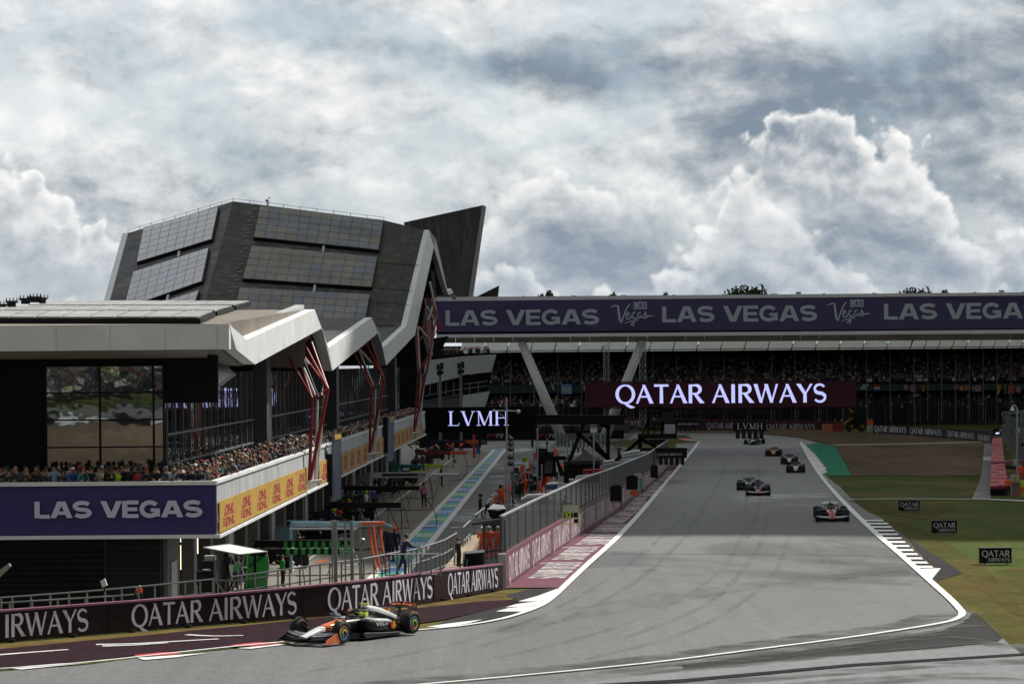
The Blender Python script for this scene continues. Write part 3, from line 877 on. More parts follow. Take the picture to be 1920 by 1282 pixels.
def strip():
 k = 0; Y = Y0
 gq, bq, wq, bars = [], [], [], MB()
 while Y < Y1 - 1:
  Ya, Yb = Y, min(Y + 9.2, Y1)
  q = [V((s_left(Ya) + .45, Ya, 0)), V((s_right(Ya) - .45, Ya, 0)), V((s_right(Yb) - .45, Yb, 0)), V((s_left(Yb) + .45, Yb, 0))]
  (gq if k % 2 == 0 else bq).append(q)
  # narrow white strokes of the painted slogan, spread across the block
  for j in range(15):
   if j in (5, 10): continue
   f0 = .25 + j * .033
   x0 = lambda yy, f: s_left(yy) + (s_right(yy) - s_left(yy)) * f
   ya, yb = Ya + 2.9, Yb - 2.7
   wv = .019 if j % 3 else .027
   sl = .0 if j % 2 else .012
   bars.poly([(x0(ya, f0), ya, .016), (x0(ya, f0 + wv), ya, .016), (x0(yb, f0 + wv + sl), yb, .016), (x0(yb, f0 + sl), yb, .016)])
  Y += 9.2; k += 1
 ground_sheet('pit_strip_green', gq, m_teal_paint, .012, 0.0)
 ground_sheet('pit_strip_blue', bq, m_blue_paint, .012, 0.0)
 tag(bars.build('pit_strip_marks', m_white), kind='structure')
 for f, g in ((s_left, 1), (s_right, -1)):
  ground_sheet('pit_line', [[V((f(Y0), Y0, 0)), V((f(Y0) + g * .45, Y0, 0)), V((f(Y1) + g * .45, Y1, 0)), V((f(Y1), Y1, 0))]], m_white, .012, 0.0)
strip()
def pline(name, pts, w, mat): 
 g = ppx(pts)
 q = []
 for a, b in zip(g, g[1:]):
  d = (b - a).normalized(); n = V((-d.y, d.x, 0)) * w / 2
  q.append([a + n, b + n, b - n, a - n])
 return ground_sheet(name, q, mat, .018, 0.0)
m_orange_paint = _paint('orange_paint', (.62, .16, .05), .25)
pline('garage_line', [(545, 1070), (700, 970), (790, 905), (850, 858)], .22, m_white_worn)
pline('pit_box_line', [(596, 1055), (612, 1049)], .5, m_orange_paint)
pline('pit_box_line', [(700, 1000), (760, 977), (788, 975)], .25, m_orange_paint)
pline('pit_box_line', [(790, 955), (812, 950)], .3, m_orange_paint)
pline('pit_box_line', [(648, 1060), (676, 1056)], .35, m_white)
# ---------------------------------------------------------------- pit building
_pd = ray(1070, 680); PA = V((_pd.x, _pd.y, 0)).normalized()    # along the building, away from the camera
PN = V((PA.y, -PA.x, 0))           # out from the facade, to the right
_c = P(405, 1003, 113.6); C0 = V((_c.x, _c.y, 0))       # balcony corner on the pit lane level

def W(t, o, z): return C0 + PA * t + PN * o + V((0, 0, z))

def FP(x, y, o=0.0):
 """photo pixel -> point on the vertical facade plane moved out by o"""
 d = ray(x, y); q = C0 + PN * o
 k = (q - CAM).dot(PN) / d.dot(PN)
 return CAM + d * k

def ft(p): return (p - C0).dot(PA)
def fo(p): return (p - C0).dot(PN)

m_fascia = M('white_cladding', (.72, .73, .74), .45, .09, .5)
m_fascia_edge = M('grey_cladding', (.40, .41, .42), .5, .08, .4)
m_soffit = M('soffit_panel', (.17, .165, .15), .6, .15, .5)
m_roofmem = M('brown_roof_membrane', (.165, .14, .115), .75, .22, .35, bump=.2)
def _roofdark(t, b, o):
 st = t.noise(t.vm('MULTIPLY', o, (.9, .9, .12)), 1.0, 6, .7, .3)
 bl = t.noise(o, .25, 5, .65)
 f = t.math('MULTIPLY', t.ss(st, .46, .76, .65, 3.0), t.ss(bl, .3, .7, .7, 1.4))
 t.put(b.inputs['Base Color'], t.vm('SCALE', (.036, .036, .037), f))
 t.put(b.inputs['Roughness'], t.ss(bl, .3, .7, .45, .75, 'LINEAR'))
m_roofdark = custom('dark_roof_membrane', _roofdark)
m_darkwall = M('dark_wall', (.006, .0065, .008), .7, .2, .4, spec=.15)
m_greywall = M('grey_wall_panel', (.06, .064, .068), .6, .12, .4)
m_lightpanel = M('pale_panel', (.40, .42, .43), .5, .10, .35)
m_steel_grey = M('painted_steel_grey', (.12, .13, .14), .5, .15, 2)
m_galv = M('galvanised_steel', (.34, .36, .38), .4, .15, 3, metal=.6)
m_black = M('black_paint_metal', (.007, .007, .008), .6, .2, 2, spec=.2)
m_blackplastic = M('black_plastic', (.012, .012, .013), .5, .2, 3, spec=.3)
m_red_steel = M('red_painted_steel', (.24, .017, .021), .42, .12, 1)
m_white_steel = M('white_painted_steel', (.52, .52, .49), .45, .08, 1)
m_purple = M('purple_banner_cloth', (.040, .030, .145), .7, .12, .6, bump=.15)
m_purple2 = M('violet_banner_cloth', (.072, .054, .150), .7, .12, .5, bump=.15)
m_banner_text = M('pale_banner_print', (.60, .58, .74), .6, .05, 1)
m_banner_text2 = M('grey_banner_print', (.46, .52, .58), .6, .05, 1)
m_yellow = M('yellow_banner_cloth', (.41, .245, .036), .6, .08, .4)
m_redprint = M('red_banner_print', (.34, .022, .030), .6, .1, 1)
m_glow = M('garage_tube_light', (1.0, .78, .48), .5, 0, emit=2.2)

def _solar(name, col, ro=.16):
 def fn(t, b, o):
  n1 = t.noise(o, .22, 4, .6)
  t.put(b.inputs['Base Color'], t.vm('SCALE', tuple(col), t.ss(n1, .3, .7, .75, 1.25, 'LINEAR')))
  b.inputs['Roughness'].default_value = ro
  b.inputs['Specular IOR Level'].default_value = .55
 return custom(name, fn)
m_sol = [_solar('solar_cell_brown', (.245, .235, .262)), _solar('solar_cell_grey', (.242, .24, .272)), _solar('solar_cell_blue', (.20, .212, .30)), _solar('solar_cell_tan', (.25, .238, .255))]
m_solgrey = [M('roof_panel_pale', (.34, .335, .32), .35, .15, .3), M('roof_panel_grey', (.26, .26, .26), .35, .15, .3)]

def _glass(t, b, o):
 b.inputs['Base Color'].default_value = (.20, .23, .225, 1)
 b.inputs['Metallic'].default_value = .95
 b.inputs['Roughness'].default_value = .02
 b.inputs['Coat Weight'].default_value = .9
 b.inputs['Coat IOR'].default_value = 1.9
 b.inputs['Coat Roughness'].default_value = .02
 bp = t.n('ShaderNodeBump'); bp.inputs['Strength'].default_value = .07; bp.inputs['Distance'].default_value = .05
 t.put(bp.inputs['Height'], t.noise(o, .8, 2, .5)); t.put(b.inputs['Normal'], bp.outputs[0])
 t.put(b.inputs['Coat Normal'], bp.outputs[0])
m_glass = custom('window_glass', _glass)

Z_RAIL, Z_YT, Z_BOT, Z_FLOOR = 6.62, 5.72, 4.30, 5.62
T_END = ft(FP(796, 800))
bld = thing('pit_building', 'long pit building with white zigzag roof edge, dark solar roof and crowded terrace', 'building', W(0, 0, 0))

# --- terrace slab, parapet and soffit lip
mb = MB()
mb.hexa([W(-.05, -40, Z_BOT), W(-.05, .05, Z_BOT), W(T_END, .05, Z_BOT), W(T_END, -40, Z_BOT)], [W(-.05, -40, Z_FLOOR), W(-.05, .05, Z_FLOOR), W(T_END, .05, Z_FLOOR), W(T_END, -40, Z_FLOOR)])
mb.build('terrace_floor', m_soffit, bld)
mb = MB()
for a, b_ in ((0, T_END),):   # pit-side parapet in panels, with a pale cap
 n = 62
 for i in range(n):
  t0, t1 = a + (b_ - a) * i / n + .03, a + (b_ - a) * (i + 1) / n - .03
  mb.hexa([W(t0, -.15, Z_FLOOR + .01), W(t0, .08, Z_FLOOR - .8), W(t1, .08, Z_FLOOR - .8), W(t1, -.15, Z_FLOOR + .01)],
    [W(t0, -.15, Z_RAIL - .14), W(t0, .02, Z_RAIL - .14), W(t1, .02, Z_RAIL - .14), W(t1, -.15, Z_RAIL - .14)], (0, 0, 1)[(i * 7) % 3])
mb.build('parapet', [m_lightpanel, m_fascia_edge], bld)
mb = MB()
mb.bar(W(-.1, -.06, Z_RAIL - .06), W(T_END, -.06, Z_RAIL - .06), .32, .13)
mb.bar(W(-.12, -40, Z_RAIL - .08), W(-.12, .06, Z_RAIL - .08), .26, .17)
mb.bar(W(-.02, .10, Z_BOT - .05), W(T_END, .10, Z_BOT - .05), .22, .12)
mb.bar(W(-.12, -40, Z_BOT - .03), W(-.12, .2, Z_BOT - .03), .2, .16)
mb.build('parapet_cap', m_fascia, bld)
mb = MB()
mb.hexa([W(-.08, -40, Z_BOT + .06), W(-.08, .04, Z_BOT + .06), W(.08, .04, Z_BOT + .06), W(.08, -40, Z_BOT + .06)], [W(-.08, -40, Z_RAIL - .17), W(-.08, .04, Z_RAIL - .17), W(.08, .04, Z_RAIL - .17), W(.08, -40, Z_RAIL - .17)])
mb.build('end_parapet', m_purple, bld)

# --- ground floor: end wall with louvres, garage piers and dark openings
mb = MB()
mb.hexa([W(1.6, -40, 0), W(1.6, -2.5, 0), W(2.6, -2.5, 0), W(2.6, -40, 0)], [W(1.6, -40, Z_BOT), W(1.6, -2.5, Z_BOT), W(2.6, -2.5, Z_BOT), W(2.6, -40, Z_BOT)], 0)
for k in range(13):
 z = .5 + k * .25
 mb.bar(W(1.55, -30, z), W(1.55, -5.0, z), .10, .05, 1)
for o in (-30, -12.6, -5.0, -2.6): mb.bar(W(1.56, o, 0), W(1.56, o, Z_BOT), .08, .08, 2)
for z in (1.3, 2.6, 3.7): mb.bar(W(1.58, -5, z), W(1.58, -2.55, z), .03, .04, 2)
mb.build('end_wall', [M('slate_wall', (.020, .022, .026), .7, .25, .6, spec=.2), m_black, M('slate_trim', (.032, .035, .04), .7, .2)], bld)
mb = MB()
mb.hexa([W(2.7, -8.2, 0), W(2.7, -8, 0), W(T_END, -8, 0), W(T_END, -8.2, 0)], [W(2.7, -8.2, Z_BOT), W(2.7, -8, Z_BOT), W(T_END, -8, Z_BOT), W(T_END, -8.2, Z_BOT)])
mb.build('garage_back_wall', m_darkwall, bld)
tubes = []
t = 2.7; k = 0
while t < T_END - 2:
 wdt = 3.6 if k % 3 == 0 else 1.1
 piers = MB(); piers.hexa([W(t, -3.1, 0), W(t, -2.5, 0), W(t + wdt, -2.5, 0), W(t + wdt, -3.1, 0)], [W(t, -3.1, Z_BOT), W(t, -2.5, Z_BOT), W(t + wdt, -2.5, Z_BOT), W(t + wdt, -3.1, Z_BOT)], k % 2)
 if wdt > 2: piers.hexa([W(t + .9, -2.49, .05), W(t + .9, -2.44, .05), W(t + 2.5, -2.44, .05), W(t + 2.5, -2.49, .05)], [W(t + .9, -2.49, 2.9), W(t + .9, -2.44, 2.9), W(t + 2.5, -2.44, 2.9), W(t + 2.5, -2.49, 2.9)], 2)
 piers.build('garage_pier', [m_greywall, m_steel_grey, m_lightpanel], bld)
 tubes.append(t + wdt + 1.2)
 t += wdt + 4.6; k += 1
for i, t in enumerate(tubes[:30]):
 mb = MB(); z0 = 1.5 + (i % 3) * .35
 mb.tube([W(t, -3.4, z0), W(t, -3.4, z0 + 1.15)], .075, 6)
 mb.tube([W(t, -3.4, z0 + 1.3), W(t, -3.4, min(Z_BOT - .15, z0 + 2.1))], .075, 6)
 mb.build('tube_light', m_glow, bld)

# --- upper storey: end wall, big window, glazed pit side
Z_CEIL = 12.0
mb = MB()
TU = 3.2
def upx(x, y): # pixel to upper end wall plane
 d = ray(x, y); q = C0 + PA * TU
 return CAM + d * ((q - CAM).dot(PA) / d.dot(PA))
gl0, gl1 = upx(86, 892), upx(307, 684)
oL, oR, zT = fo(gl0), fo(gl1), gl1.z
mb.hexa([W(TU, -40, Z_FLOOR), W(TU, oL, Z_FLOOR), W(TU + .3, oL, Z_FLOOR), W(TU + .3, -40, Z_FLOOR)], [W(TU, -40, Z_CEIL), W(TU, oL, Z_CEIL), W(TU + .3, oL, Z_CEIL), W(TU + .3, -40, Z_CEIL)])
mb.hexa([W(TU, oL, zT), W(TU, oR, zT), W(TU + .3, oR, zT), W(TU + .3, oL, zT)], [W(TU, oL, Z_CEIL), W(TU, oR, Z_CEIL), W(TU + .3, oR, Z_CEIL), W(TU + .3, oL, Z_CEIL)])
mb.hexa([W(TU, oR, 9.9), W(TU, -.3, 9.9), W(TU + .3, -.3, 9.9), W(TU + .3, oR, 9.9)], [W(TU, oR, Z_CEIL), W(TU, -.3, Z_CEIL), W(TU + .3, -.3, Z_CEIL), W(TU + .3, oR, Z_CEIL)])
mb.build('upper_wall', m_darkwall, bld)
mb = MB()
mb.hexa([W(TU + .05, oL, Z_FLOOR), W(TU + .05, oR, Z_FLOOR), W(TU + .1, oR, Z_FLOOR), W(TU + .1, oL, Z_FLOOR)], [W(TU + .02, oL, zT), W(TU + .02, oR, zT), W(TU + .1, oR, zT), W(TU + .1, oL, zT)])
win = mb.build('window', m_glass, bld)
mb = MB()
for x in (86, 187.5, 288, 307): 
 o = fo(upx(x, 800)); mb.bar(W(TU - .02, o, Z_FLOOR), W(TU - .02, o, zT), .07, .1)
for y in (686, 736, 787, 838):
 z = upx(190, y).z; mb.bar(W(TU - .021, oL, z), W(TU - .021, oR, z), .1, .06)
mb.build('frame', m_black, win)
# pit-side glazing
OG = oR
mb = MB()
mb.hexa([W(TU + .4, OG - .1, Z_FLOOR), W(TU + .4, OG, Z_FLOOR), W(T_END, OG, Z_FLOOR), W(T_END, OG - .1, Z_FLOOR)], [W(TU + .4, OG - .1, 11.2), W(TU + .4, OG, 11.2), W(T_END, OG, 11.2), W(T_END, OG - .1, 11.2)])
win2 = mb.build('window', m_glass, bld)
mb = MB()
t = TU + .4
while t < T_END:
 mb.bar(W(t, OG + .06, Z_FLOOR), W(t, OG + .06, 11.2), .08, .12); t += 2.4
for z in (7.2, 8.5): mb.bar(W(TU + .4, OG + .07, z), W(T_END, OG + .07, z), .1, .09)
mb.build('frame', m_steel_grey, win2)
for x in (490, 623, 735): 
 mb = MB(); t = ft(FP(x, 700, OG + .5)); mb.hexa([W(t, OG, Z_FLOOR), W(t, OG + .8, Z_FLOOR), W(t + 2.2, OG + .8, Z_FLOOR), W(t + 2.2, OG, Z_FLOOR)], [W(t, OG, 12.2), W(t, OG + .8, 12.2), W(t + 2.2, OG + .8, 12.2), W(t + 2.2, OG, 12.2)])
 mb.build('pier', m_greywall, bld)

# --- roof: profile of the zigzag edge on the pit side, pushed back across the building
OF = .6
top = [FP(430, 608, OF), FP(462, 637, OF), FP(590, 580, OF), FP(616, 652, OF), FP(697, 595, OF), FP(718, 652, OF), FP(762, 611, OF), FP(804, 431, OF), FP(838, 548, OF), FP(846, 541, OF), FP(856, 560, OF)]
bot = [FP(443, 655, OF), FP(478, 683, OF), FP(604, 615, OF), FP(623, 695, OF), FP(711, 622, OF), FP(724, 685, OF), FP(778, 628, OF), FP(817, 447, OF), FP(841, 553, OF), FP(850, 549, OF), FP(858, 562, OF)]
mb = MB()
for i in range(len(top) - 1):
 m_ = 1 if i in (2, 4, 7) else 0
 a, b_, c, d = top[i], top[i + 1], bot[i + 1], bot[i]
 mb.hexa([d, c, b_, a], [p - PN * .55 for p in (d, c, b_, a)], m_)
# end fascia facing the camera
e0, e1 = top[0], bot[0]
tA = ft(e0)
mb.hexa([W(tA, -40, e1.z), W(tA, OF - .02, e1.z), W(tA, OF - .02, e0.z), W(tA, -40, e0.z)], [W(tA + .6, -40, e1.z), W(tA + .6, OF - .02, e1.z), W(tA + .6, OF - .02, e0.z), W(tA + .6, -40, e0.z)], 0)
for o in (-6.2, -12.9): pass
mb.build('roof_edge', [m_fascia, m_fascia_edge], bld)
for x in (104, 206, 310, 407):
 mb = MB(); o = fo(P(x, 635, W(tA, 0, 0).y)); mb.bar(W(tA - .006, o, e1.z + .02), W(tA - .006, o, e0.z - .02), .012, .02)
 mb.build('roof_edge_joint', m_fascia_edge, bld)
# soffit under the front roof
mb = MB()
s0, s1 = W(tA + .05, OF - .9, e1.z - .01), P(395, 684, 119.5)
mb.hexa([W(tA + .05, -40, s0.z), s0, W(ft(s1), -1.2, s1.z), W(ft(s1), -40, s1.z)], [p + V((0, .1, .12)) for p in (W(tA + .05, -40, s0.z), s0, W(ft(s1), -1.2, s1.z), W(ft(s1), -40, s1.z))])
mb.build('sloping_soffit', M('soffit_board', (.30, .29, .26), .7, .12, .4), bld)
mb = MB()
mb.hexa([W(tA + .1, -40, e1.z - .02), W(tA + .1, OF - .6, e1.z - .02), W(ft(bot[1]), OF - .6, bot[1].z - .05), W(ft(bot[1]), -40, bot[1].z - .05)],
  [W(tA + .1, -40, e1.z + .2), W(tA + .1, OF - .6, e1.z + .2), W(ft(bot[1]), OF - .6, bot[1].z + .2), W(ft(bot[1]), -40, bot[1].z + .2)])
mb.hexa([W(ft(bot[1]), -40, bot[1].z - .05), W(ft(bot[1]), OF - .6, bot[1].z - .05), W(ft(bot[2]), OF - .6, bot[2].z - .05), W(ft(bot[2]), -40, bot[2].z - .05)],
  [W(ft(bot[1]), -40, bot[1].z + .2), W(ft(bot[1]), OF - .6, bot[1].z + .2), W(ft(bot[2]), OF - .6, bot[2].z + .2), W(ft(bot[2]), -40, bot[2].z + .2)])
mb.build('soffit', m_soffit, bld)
mb = MB()   # folded panel under the first fold
q = [P(385, 687, 119), P(402, 732, 119), P(440, 703, 124), P(416, 676, 124)]
mb.prism(q, PA * .4)
mb.build('soffit_fold', m_fascia_edge, bld)
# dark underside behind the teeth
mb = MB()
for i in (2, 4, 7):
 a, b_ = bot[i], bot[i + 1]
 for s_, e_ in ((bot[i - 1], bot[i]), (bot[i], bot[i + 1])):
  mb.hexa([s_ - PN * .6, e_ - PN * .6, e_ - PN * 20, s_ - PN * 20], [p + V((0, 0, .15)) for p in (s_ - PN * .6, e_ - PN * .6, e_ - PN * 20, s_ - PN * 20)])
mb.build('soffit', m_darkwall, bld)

# front roof surface
zr = top[2].z
tR = ft(top[2])
A0, A1, V1, R1, R0 = W(tA + .3, -40, e0.z + .02), W(tA + .3, OF - .55, e0.z + .02), top[1] - PN * .55, top[2] - PN * .55, W(tR, -40, zr)
mb = MB()
mb.poly([A1, V1, R1]); mb.poly([A0, A1, R1, R0])
mb.add([R1, R0, R0 + V((0, 0, -3.3)), R1 + V((0, 0, -3.3))], [(0, 1, 2, 3)])
mb.build('front_roof', m_roofmem, bld)
# upstand along the fold edge, seams on the membrane
mb = MB()
mb.bar(V1 + V((0, 0, .12)) - PN * .3, R1 + V((0, 0, .12)) - PN * .3, .5, .3)
mb.build('roof_kerb', m_fascia_edge, bld)
mb = MB()
for f in (.2, .4, .6, .8):
 mb.bar(A1.lerp(V1, f) + V((0, 0, .02)), R1.lerp(V1, f * .02) * 1.0 + (A1.lerp(R0, .35) - A1) * (1 - f) * .5 + V((0, 0, .02)), .04, .02)
mb.build('roof_seam', m_darkwall, bld)

# pale panel rows on the front roof (three stepped rows)
def bil(q, u, v): return q[0].lerp(q[1], u).lerp(q[3].lerp(q[2], u), v)
def roof_px(x, y):
 n = (A1 - A0).cross(R1 - A0); d = ray(x, y)
 return CAM + d * ((A0 - CAM).dot(n) / d.dot(n))
_n = (A1 - A0).cross(R1 - A0).normalized(); _n = _n if _n.z > 0 else -_n
for (ya, xa, yb, xb, left_a, left_b) in ((606.5, 372, 593.5, 400, -220, -190), (592.0, 404, 582.3, 436, -180, -130), (581, 440, 571.8, 468, 52, 92)):
 q = [roof_px(left_a, ya), roof_px(xa, ya + .8), roof_px(xb, yb + 1.2), roof_px(left_b, yb)]
 n_u = int((q[1] - q[0]).length / 1.35); mb = MB()
 for i in range(n_u):
  for j in range(5):
   c = [bil(q, (i + a) / n_u, (j + b_) / 5) + _n * .32 for a, b_ in ((.03, .03), (.97, .03), (.97, .97), (.03, .97))]
   mb.prism(c, -_n * .06, random.choice((0, 0, 1)))
 mb.build('solar_array', m_solgrey, bld)
 mb = MB()
 mb.hexa([p for p in (q[0], q[1], q[1] + _n * .24, q[0] + _n * .24)], [p + PA * .3 for p in (q[0], q[1], q[1] + _n * .24, q[0] + _n * .24)])
 mb.bar(q[1] + _n * .12, q[2] + _n * .12, .2, .2)
 mb.build('array_rail', m_black, bld)
# vents and boxes on the left part of the roof
for x, y, sx in ((4, 578, .5), (22, 572, .7), (48, 567, .8), (66, 564, .9), (80, 566, .4)):
 mb = MB(); b_ = roof_px(x, y + 5)
 b_ = P(x, y + 3, 152); mb.tube([b_, b_ + V((0, 0, .22))], .18 * sx + .12, 10); mb.tube([b_ + V((0, 0, .22)), b_ + V((0, 0, .34))], .3 * sx + .15, 10)
 for k in range(4): mb.bar(b_ + V((-.3 + .2 * k, 0, .3)), b_ + V((-.3 + .2 * k, 0, .5)), .05)
 mb.build('roof_vent', m_blackplastic, bld)

# second and third teeth
mb = MB()
for a, b_ in ((3, 4), (5, 6)):
 p, q = top[a] - PN * .5, top[b_] - PN * .5
 mb.poly([p, q, q - PN * 36, p - PN * 36])
for a, b_ in ((4, 5),):
 p, q = top[a] - PN * .5, top[b_] - PN * .5
 mb.poly([p, q, q - PN * 36, p - PN * 36])
mb.build('folded_roof', m_roofdark, bld)
# main raised roof: two facets meeting at a fold
Bz = top[6]; Tz = top[7]
def big(x, y, Y): return P(x, y, Y)
YB, YT = Bz.y, Tz.y
def onfacet(x, y, o, n):
 d = ray(x, y); return CAM + d * ((o - CAM).dot(n) / d.dot(n))
BR, TR, TF = Bz - PN * .5, Tz - PN * .5, P(437, 377.5, YT + 2)
_nR = (TR - BR).cross(TF - BR).normalized(); _nR = _nR if _nR.y < 0 else -_nR
BF, TRR = onfacet(372, 611, BR, _nR), onfacet(720, 413, BR, _nR)
TL = P(240, 437, YT - 1)
_nL = (TF - BF).cross(TL - BF).normalized(); _nL = _nL if _nL.y < 0 else -_nL
BL = onfacet(193, 611, BF, _nL)
mb = MB()
mb.poly([BR, TR, TRR, TF, BF]); mb.poly([BF, TF, TL, BL])
# ridge drop behind and closing sides
for a, b_ in ((TR, TRR), (TRR, TF), (TF, TL)): mb.poly([a, b_, b_ + PA * 22 + V((0, 0, -7)), a + PA * 22 + V((0, 0, -7))])
mb.build('main_roof', m_roofdark, bld)
mb = MB()
e = (TL - BL).normalized(); sidev = V((-.55, .0, 0))
mb.hexa([BL + sidev + V((0, 0, -.8)), BL + V((0, 0, -.8)), BL, BL + sidev], [TL + sidev + V((0, 0, -.8)), TL + V((0, 0, -.8)), TL, TL + sidev])
mb.build('roof_edge', m_fascia, bld)

def array(px, nu, nv, org, n, bluish):
 q = [onfacet(x, y, org, n) for x, y in px]
 mb = MB(); rnd = random.Random(int(px[0][0]))
 for i in range(nu):
  for j in range(nv):
   c = [bil(q, (i + a) / nu, (j + b_) / nv) + n * .38 for a, b_ in ((.02, .03), (.98, .03), (.98, .97), (.02, .97))]
   blu = bluish(i / nu, j / nv) if bluish else .1
   k = 2 if rnd.random() < blu else rnd.choice((0, 0, 1, 3))
   mb.prism(c, -n * .07, k)
 o = mb.build('solar_array', m_sol, bld)
 mb = MB()
 up = (q[3] - q[0]).normalized()
 mb.hexa([q[0], q[1], q[1] + n * .33, q[0] + n * .33], [p + up * .25 for p in (q[0], q[1], q[1] + n * .33, q[0] + n * .33)])
 mb.bar(q[1] + n * .15, q[2] + n * .15, .15, .28)
 mid = q[0].lerp(q[1], .56)
 mb.build('array_rail', m_black, bld)
 mb = MB(); mb.bar(mid + n * .12, mid - up * 2.6 + n * .12, .22, .2, up=n)
 mb.build('array_duct', m_lightpanel, bld)
array([(475, 451), (709, 475), (719, 419), (487, 392)], 12, 5, BR, _nR, lambda u, v: .75 if u > .08 and v > .3 else (.6 if u > .5 else .25))
array([(454, 529), (696, 545), (707, 488), (471, 467)], 12, 5, BR, _nR, lambda u, v: .12 + .3 * (u > .8))
array([(434, 606), (681, 622), (693, 559), (449, 546)], 12, 5, BR, _nR, lambda u, v: .25)
array([(258, 498), (398, 455), (411, 394), (271, 432)], 8, 6, BF, _nL, lambda u, v: .05)
array([(234, 585), (380, 534), (393, 471), (252, 516)], 8, 6, BF, _nL, lambda u, v: .10)
array([(215, 668), (352, 618), (375, 551), (232, 597)], 8, 6, BF, _nL, lambda u, v: .1)
# fixing studs along the fold and seams on the right-hand strip
for k in range(26):
 mb = MB(); f = k / 26; x = 475 - f * 44 + (3 if k % 2 else -2); y = 386 + f * 190
 p = onfacet(x, y, BR, _nR); mb.box(p + _nR * .06, (.28 + .2 * random.random(), .1, .12))
 mb.build('roof_fixing', m_lightpanel, bld)
mb = MB()
for x0, x1 in ((722, 700), (745, 712), (770, 730), (790, 752)):
 mb.bar(onfacet(x0, 425 + (x0 - 722) * .12, BR, _nR) + _nR * .03, onfacet(x1, 600, BR, _nR) + _nR * .03, .06, .05)
for y in (492, 540, 566):
 mb.bar(onfacet(712 - (y - 492) * .2, y, BR, _nR) + _nR * .03, onfacet(788 - (y - 492) * .25, y + 6, BR, _nR) + _nR * .03, .06, .04)
mb.build('roof_seam', m_greywall, bld)
# ridge handrail and weather mast
mb = MB()
for a, b_ in ((TL, TF), (TF, TRR)):
 n = 9
 for i in range(n + 1): mb.bar(a.lerp(b_, i / n), a.lerp(b_, i / n) + V((0, 0, .35)), .05)
 mb.bar(a + V((0, 0, .3)), b_ + V((0, 0, .3)), .035)
mb.build('ridge_rail', m_galv, bld)
b_ = TF.lerp(TRR, .23)
mb = MB(); mb.bar(b_, b_ + V((0, 0, .6)), .1); mb.bar(b_ + V((-.2, 0, .45)), b_ + V((.15, 0, .45)), .06); mb.bar(b_ + V((.12, 0, 0)), b_ + V((.12, 0, .85)), .04); mb.bar(b_ + V((.0, 0, .8)), b_ + V((.3, 0, .84)), .06)
mb.box(b_ + V((-.15, 0, .55)), (.16, .16, .2)); mb.build('weather_mast', m_steel_grey, bld)

# --- tall roof blade at the far end and a smaller one behind it
mb = MB()
q = [P(757, 417, 398), P(904, 385, 410), P(872, 600, 410), P(800, 600, 398)]
mb.prism(q, PA * 1.0); mb.build('roof_blade', m_roofdark, bld)
mb = MB()
q = [P(904, 384, 409.9), P(911, 387, 410.6), P(880, 602, 410.6), P(871.5, 602, 409.9)]
mb.prism(q, PA * 1.6); mb.build('roof_edge', m_fascia_edge, bld)
mb = MB()
mb.prism([P(886, 560, 442), P(936, 535, 446), P(932, 570, 446), P(880, 570, 442)], PA * 1.0); mb.build('roof_blade', m_roofdark, bld)
mb = MB()
mb.prism([P(812, 470, 300), P(818, 560, 300), P(805, 680, 290), P(790, 620, 290)], -PN * 12); mb.build('gable_wall', m_darkwall, bld)

# --- red and white raking columns
def column(base, A, B, tops, bar_, Yo=0.0, s=1.0):
 Y0_ = FP(base[0], base[1], .3).y
 def q(p, dy=0.0): return P(p[0], p[1], Y0_ + dy)
 mb = MB()
 b_ = q(base)
 s *= .62
 mb.tube([b_, q(A)], .15 * s, 8, 0); mb.tube([b_ + V((.05, 0, .1)), q(B, .4)], .17 * s, 8, 0)
 mb.tube([q(A), q(B, .4)], .15 * s, 8, 0)
 mb.tube([b_ + V((.32, .3, 0)), q(A, .3) + V((.28, 0, 0))], .13 * s, 8, 1); mb.tube([b_ + V((.36, .5, 0)), q(B, .9) + V((-.2, 0, -.3))], .12 * s, 8, 1)
 for i, (fr, to) in enumerate(tops):
  mb.tube([q(A if fr == 'A' else B, .0 if fr == 'A' else .4), q(to, 1.2 + i)], .12 * s, 8, 0)
 mb.tube([q(A, .3) + V((.2, 0, .1)), q(tops[1][1], 2.0)], .13 * s, 8, 1)
 k = len(tops) - 1
 mb.tube([q(tops[1][1], 2) + V((.1, 0, 0)), q((tops[1][1][0] + 24, tops[1][1][1] + 26), 2)], .12 * s, 8, 1)
 mb.tube([q(bar_[0], 1.5), q(bar_[1], 3.5)], .14 * s, 8, 0)
 # thin dark bracing in the middle
 mb.tube([q((A[0] * .6 + B[0] * .4, A[1] - 4)), q((tops[2][1][0], tops[2][1][1] + 30), 1)], .06 * s, 6, 2)
 mb.tube([q((A[0] * .4 + B[0] * .6, A[1] - 8)), q((A[0] * .4 + B[0] * .6 + 4, A[1] - 32), 1)], .06 * s, 6, 1)
 mb.tube([b_ + V((-.5, -.1, -.05)), b_ + V((.75, -.1, .10))], .16 * s, 8, 3)
 mb.build('raking_column', [m_red_steel, m_white_steel, M('navy_steel', (.03, .035, .08), .5), m_fascia], bld)
column((579.5, 904), (586, 748.5), (615, 729), [('A', (539, 664)), ('A', (555.5, 657)), ('B', (569.5, 643)), ('B', (582, 636)), ('B', (560, 654))], ((537, 660), (581, 631)))
column((692.5, 851.5), (696.5, 729), (720.5, 710), [('A', (665.5, 664)), ('A', (672.5, 655)), ('B', (686.5, 645)), ('B', (694.5, 640)), ('B', (677, 652))], ((664, 661), (694, 636)))
column((775.5, 811.5), (784, 700), (806, 664), [('A', (779, 621)), ('A', (783, 612)), ('B', (818, 589)), ('B', (806, 600)), ('B', (797, 560))], ((779, 622), (800, 610)), s=.9)
mb = MB()
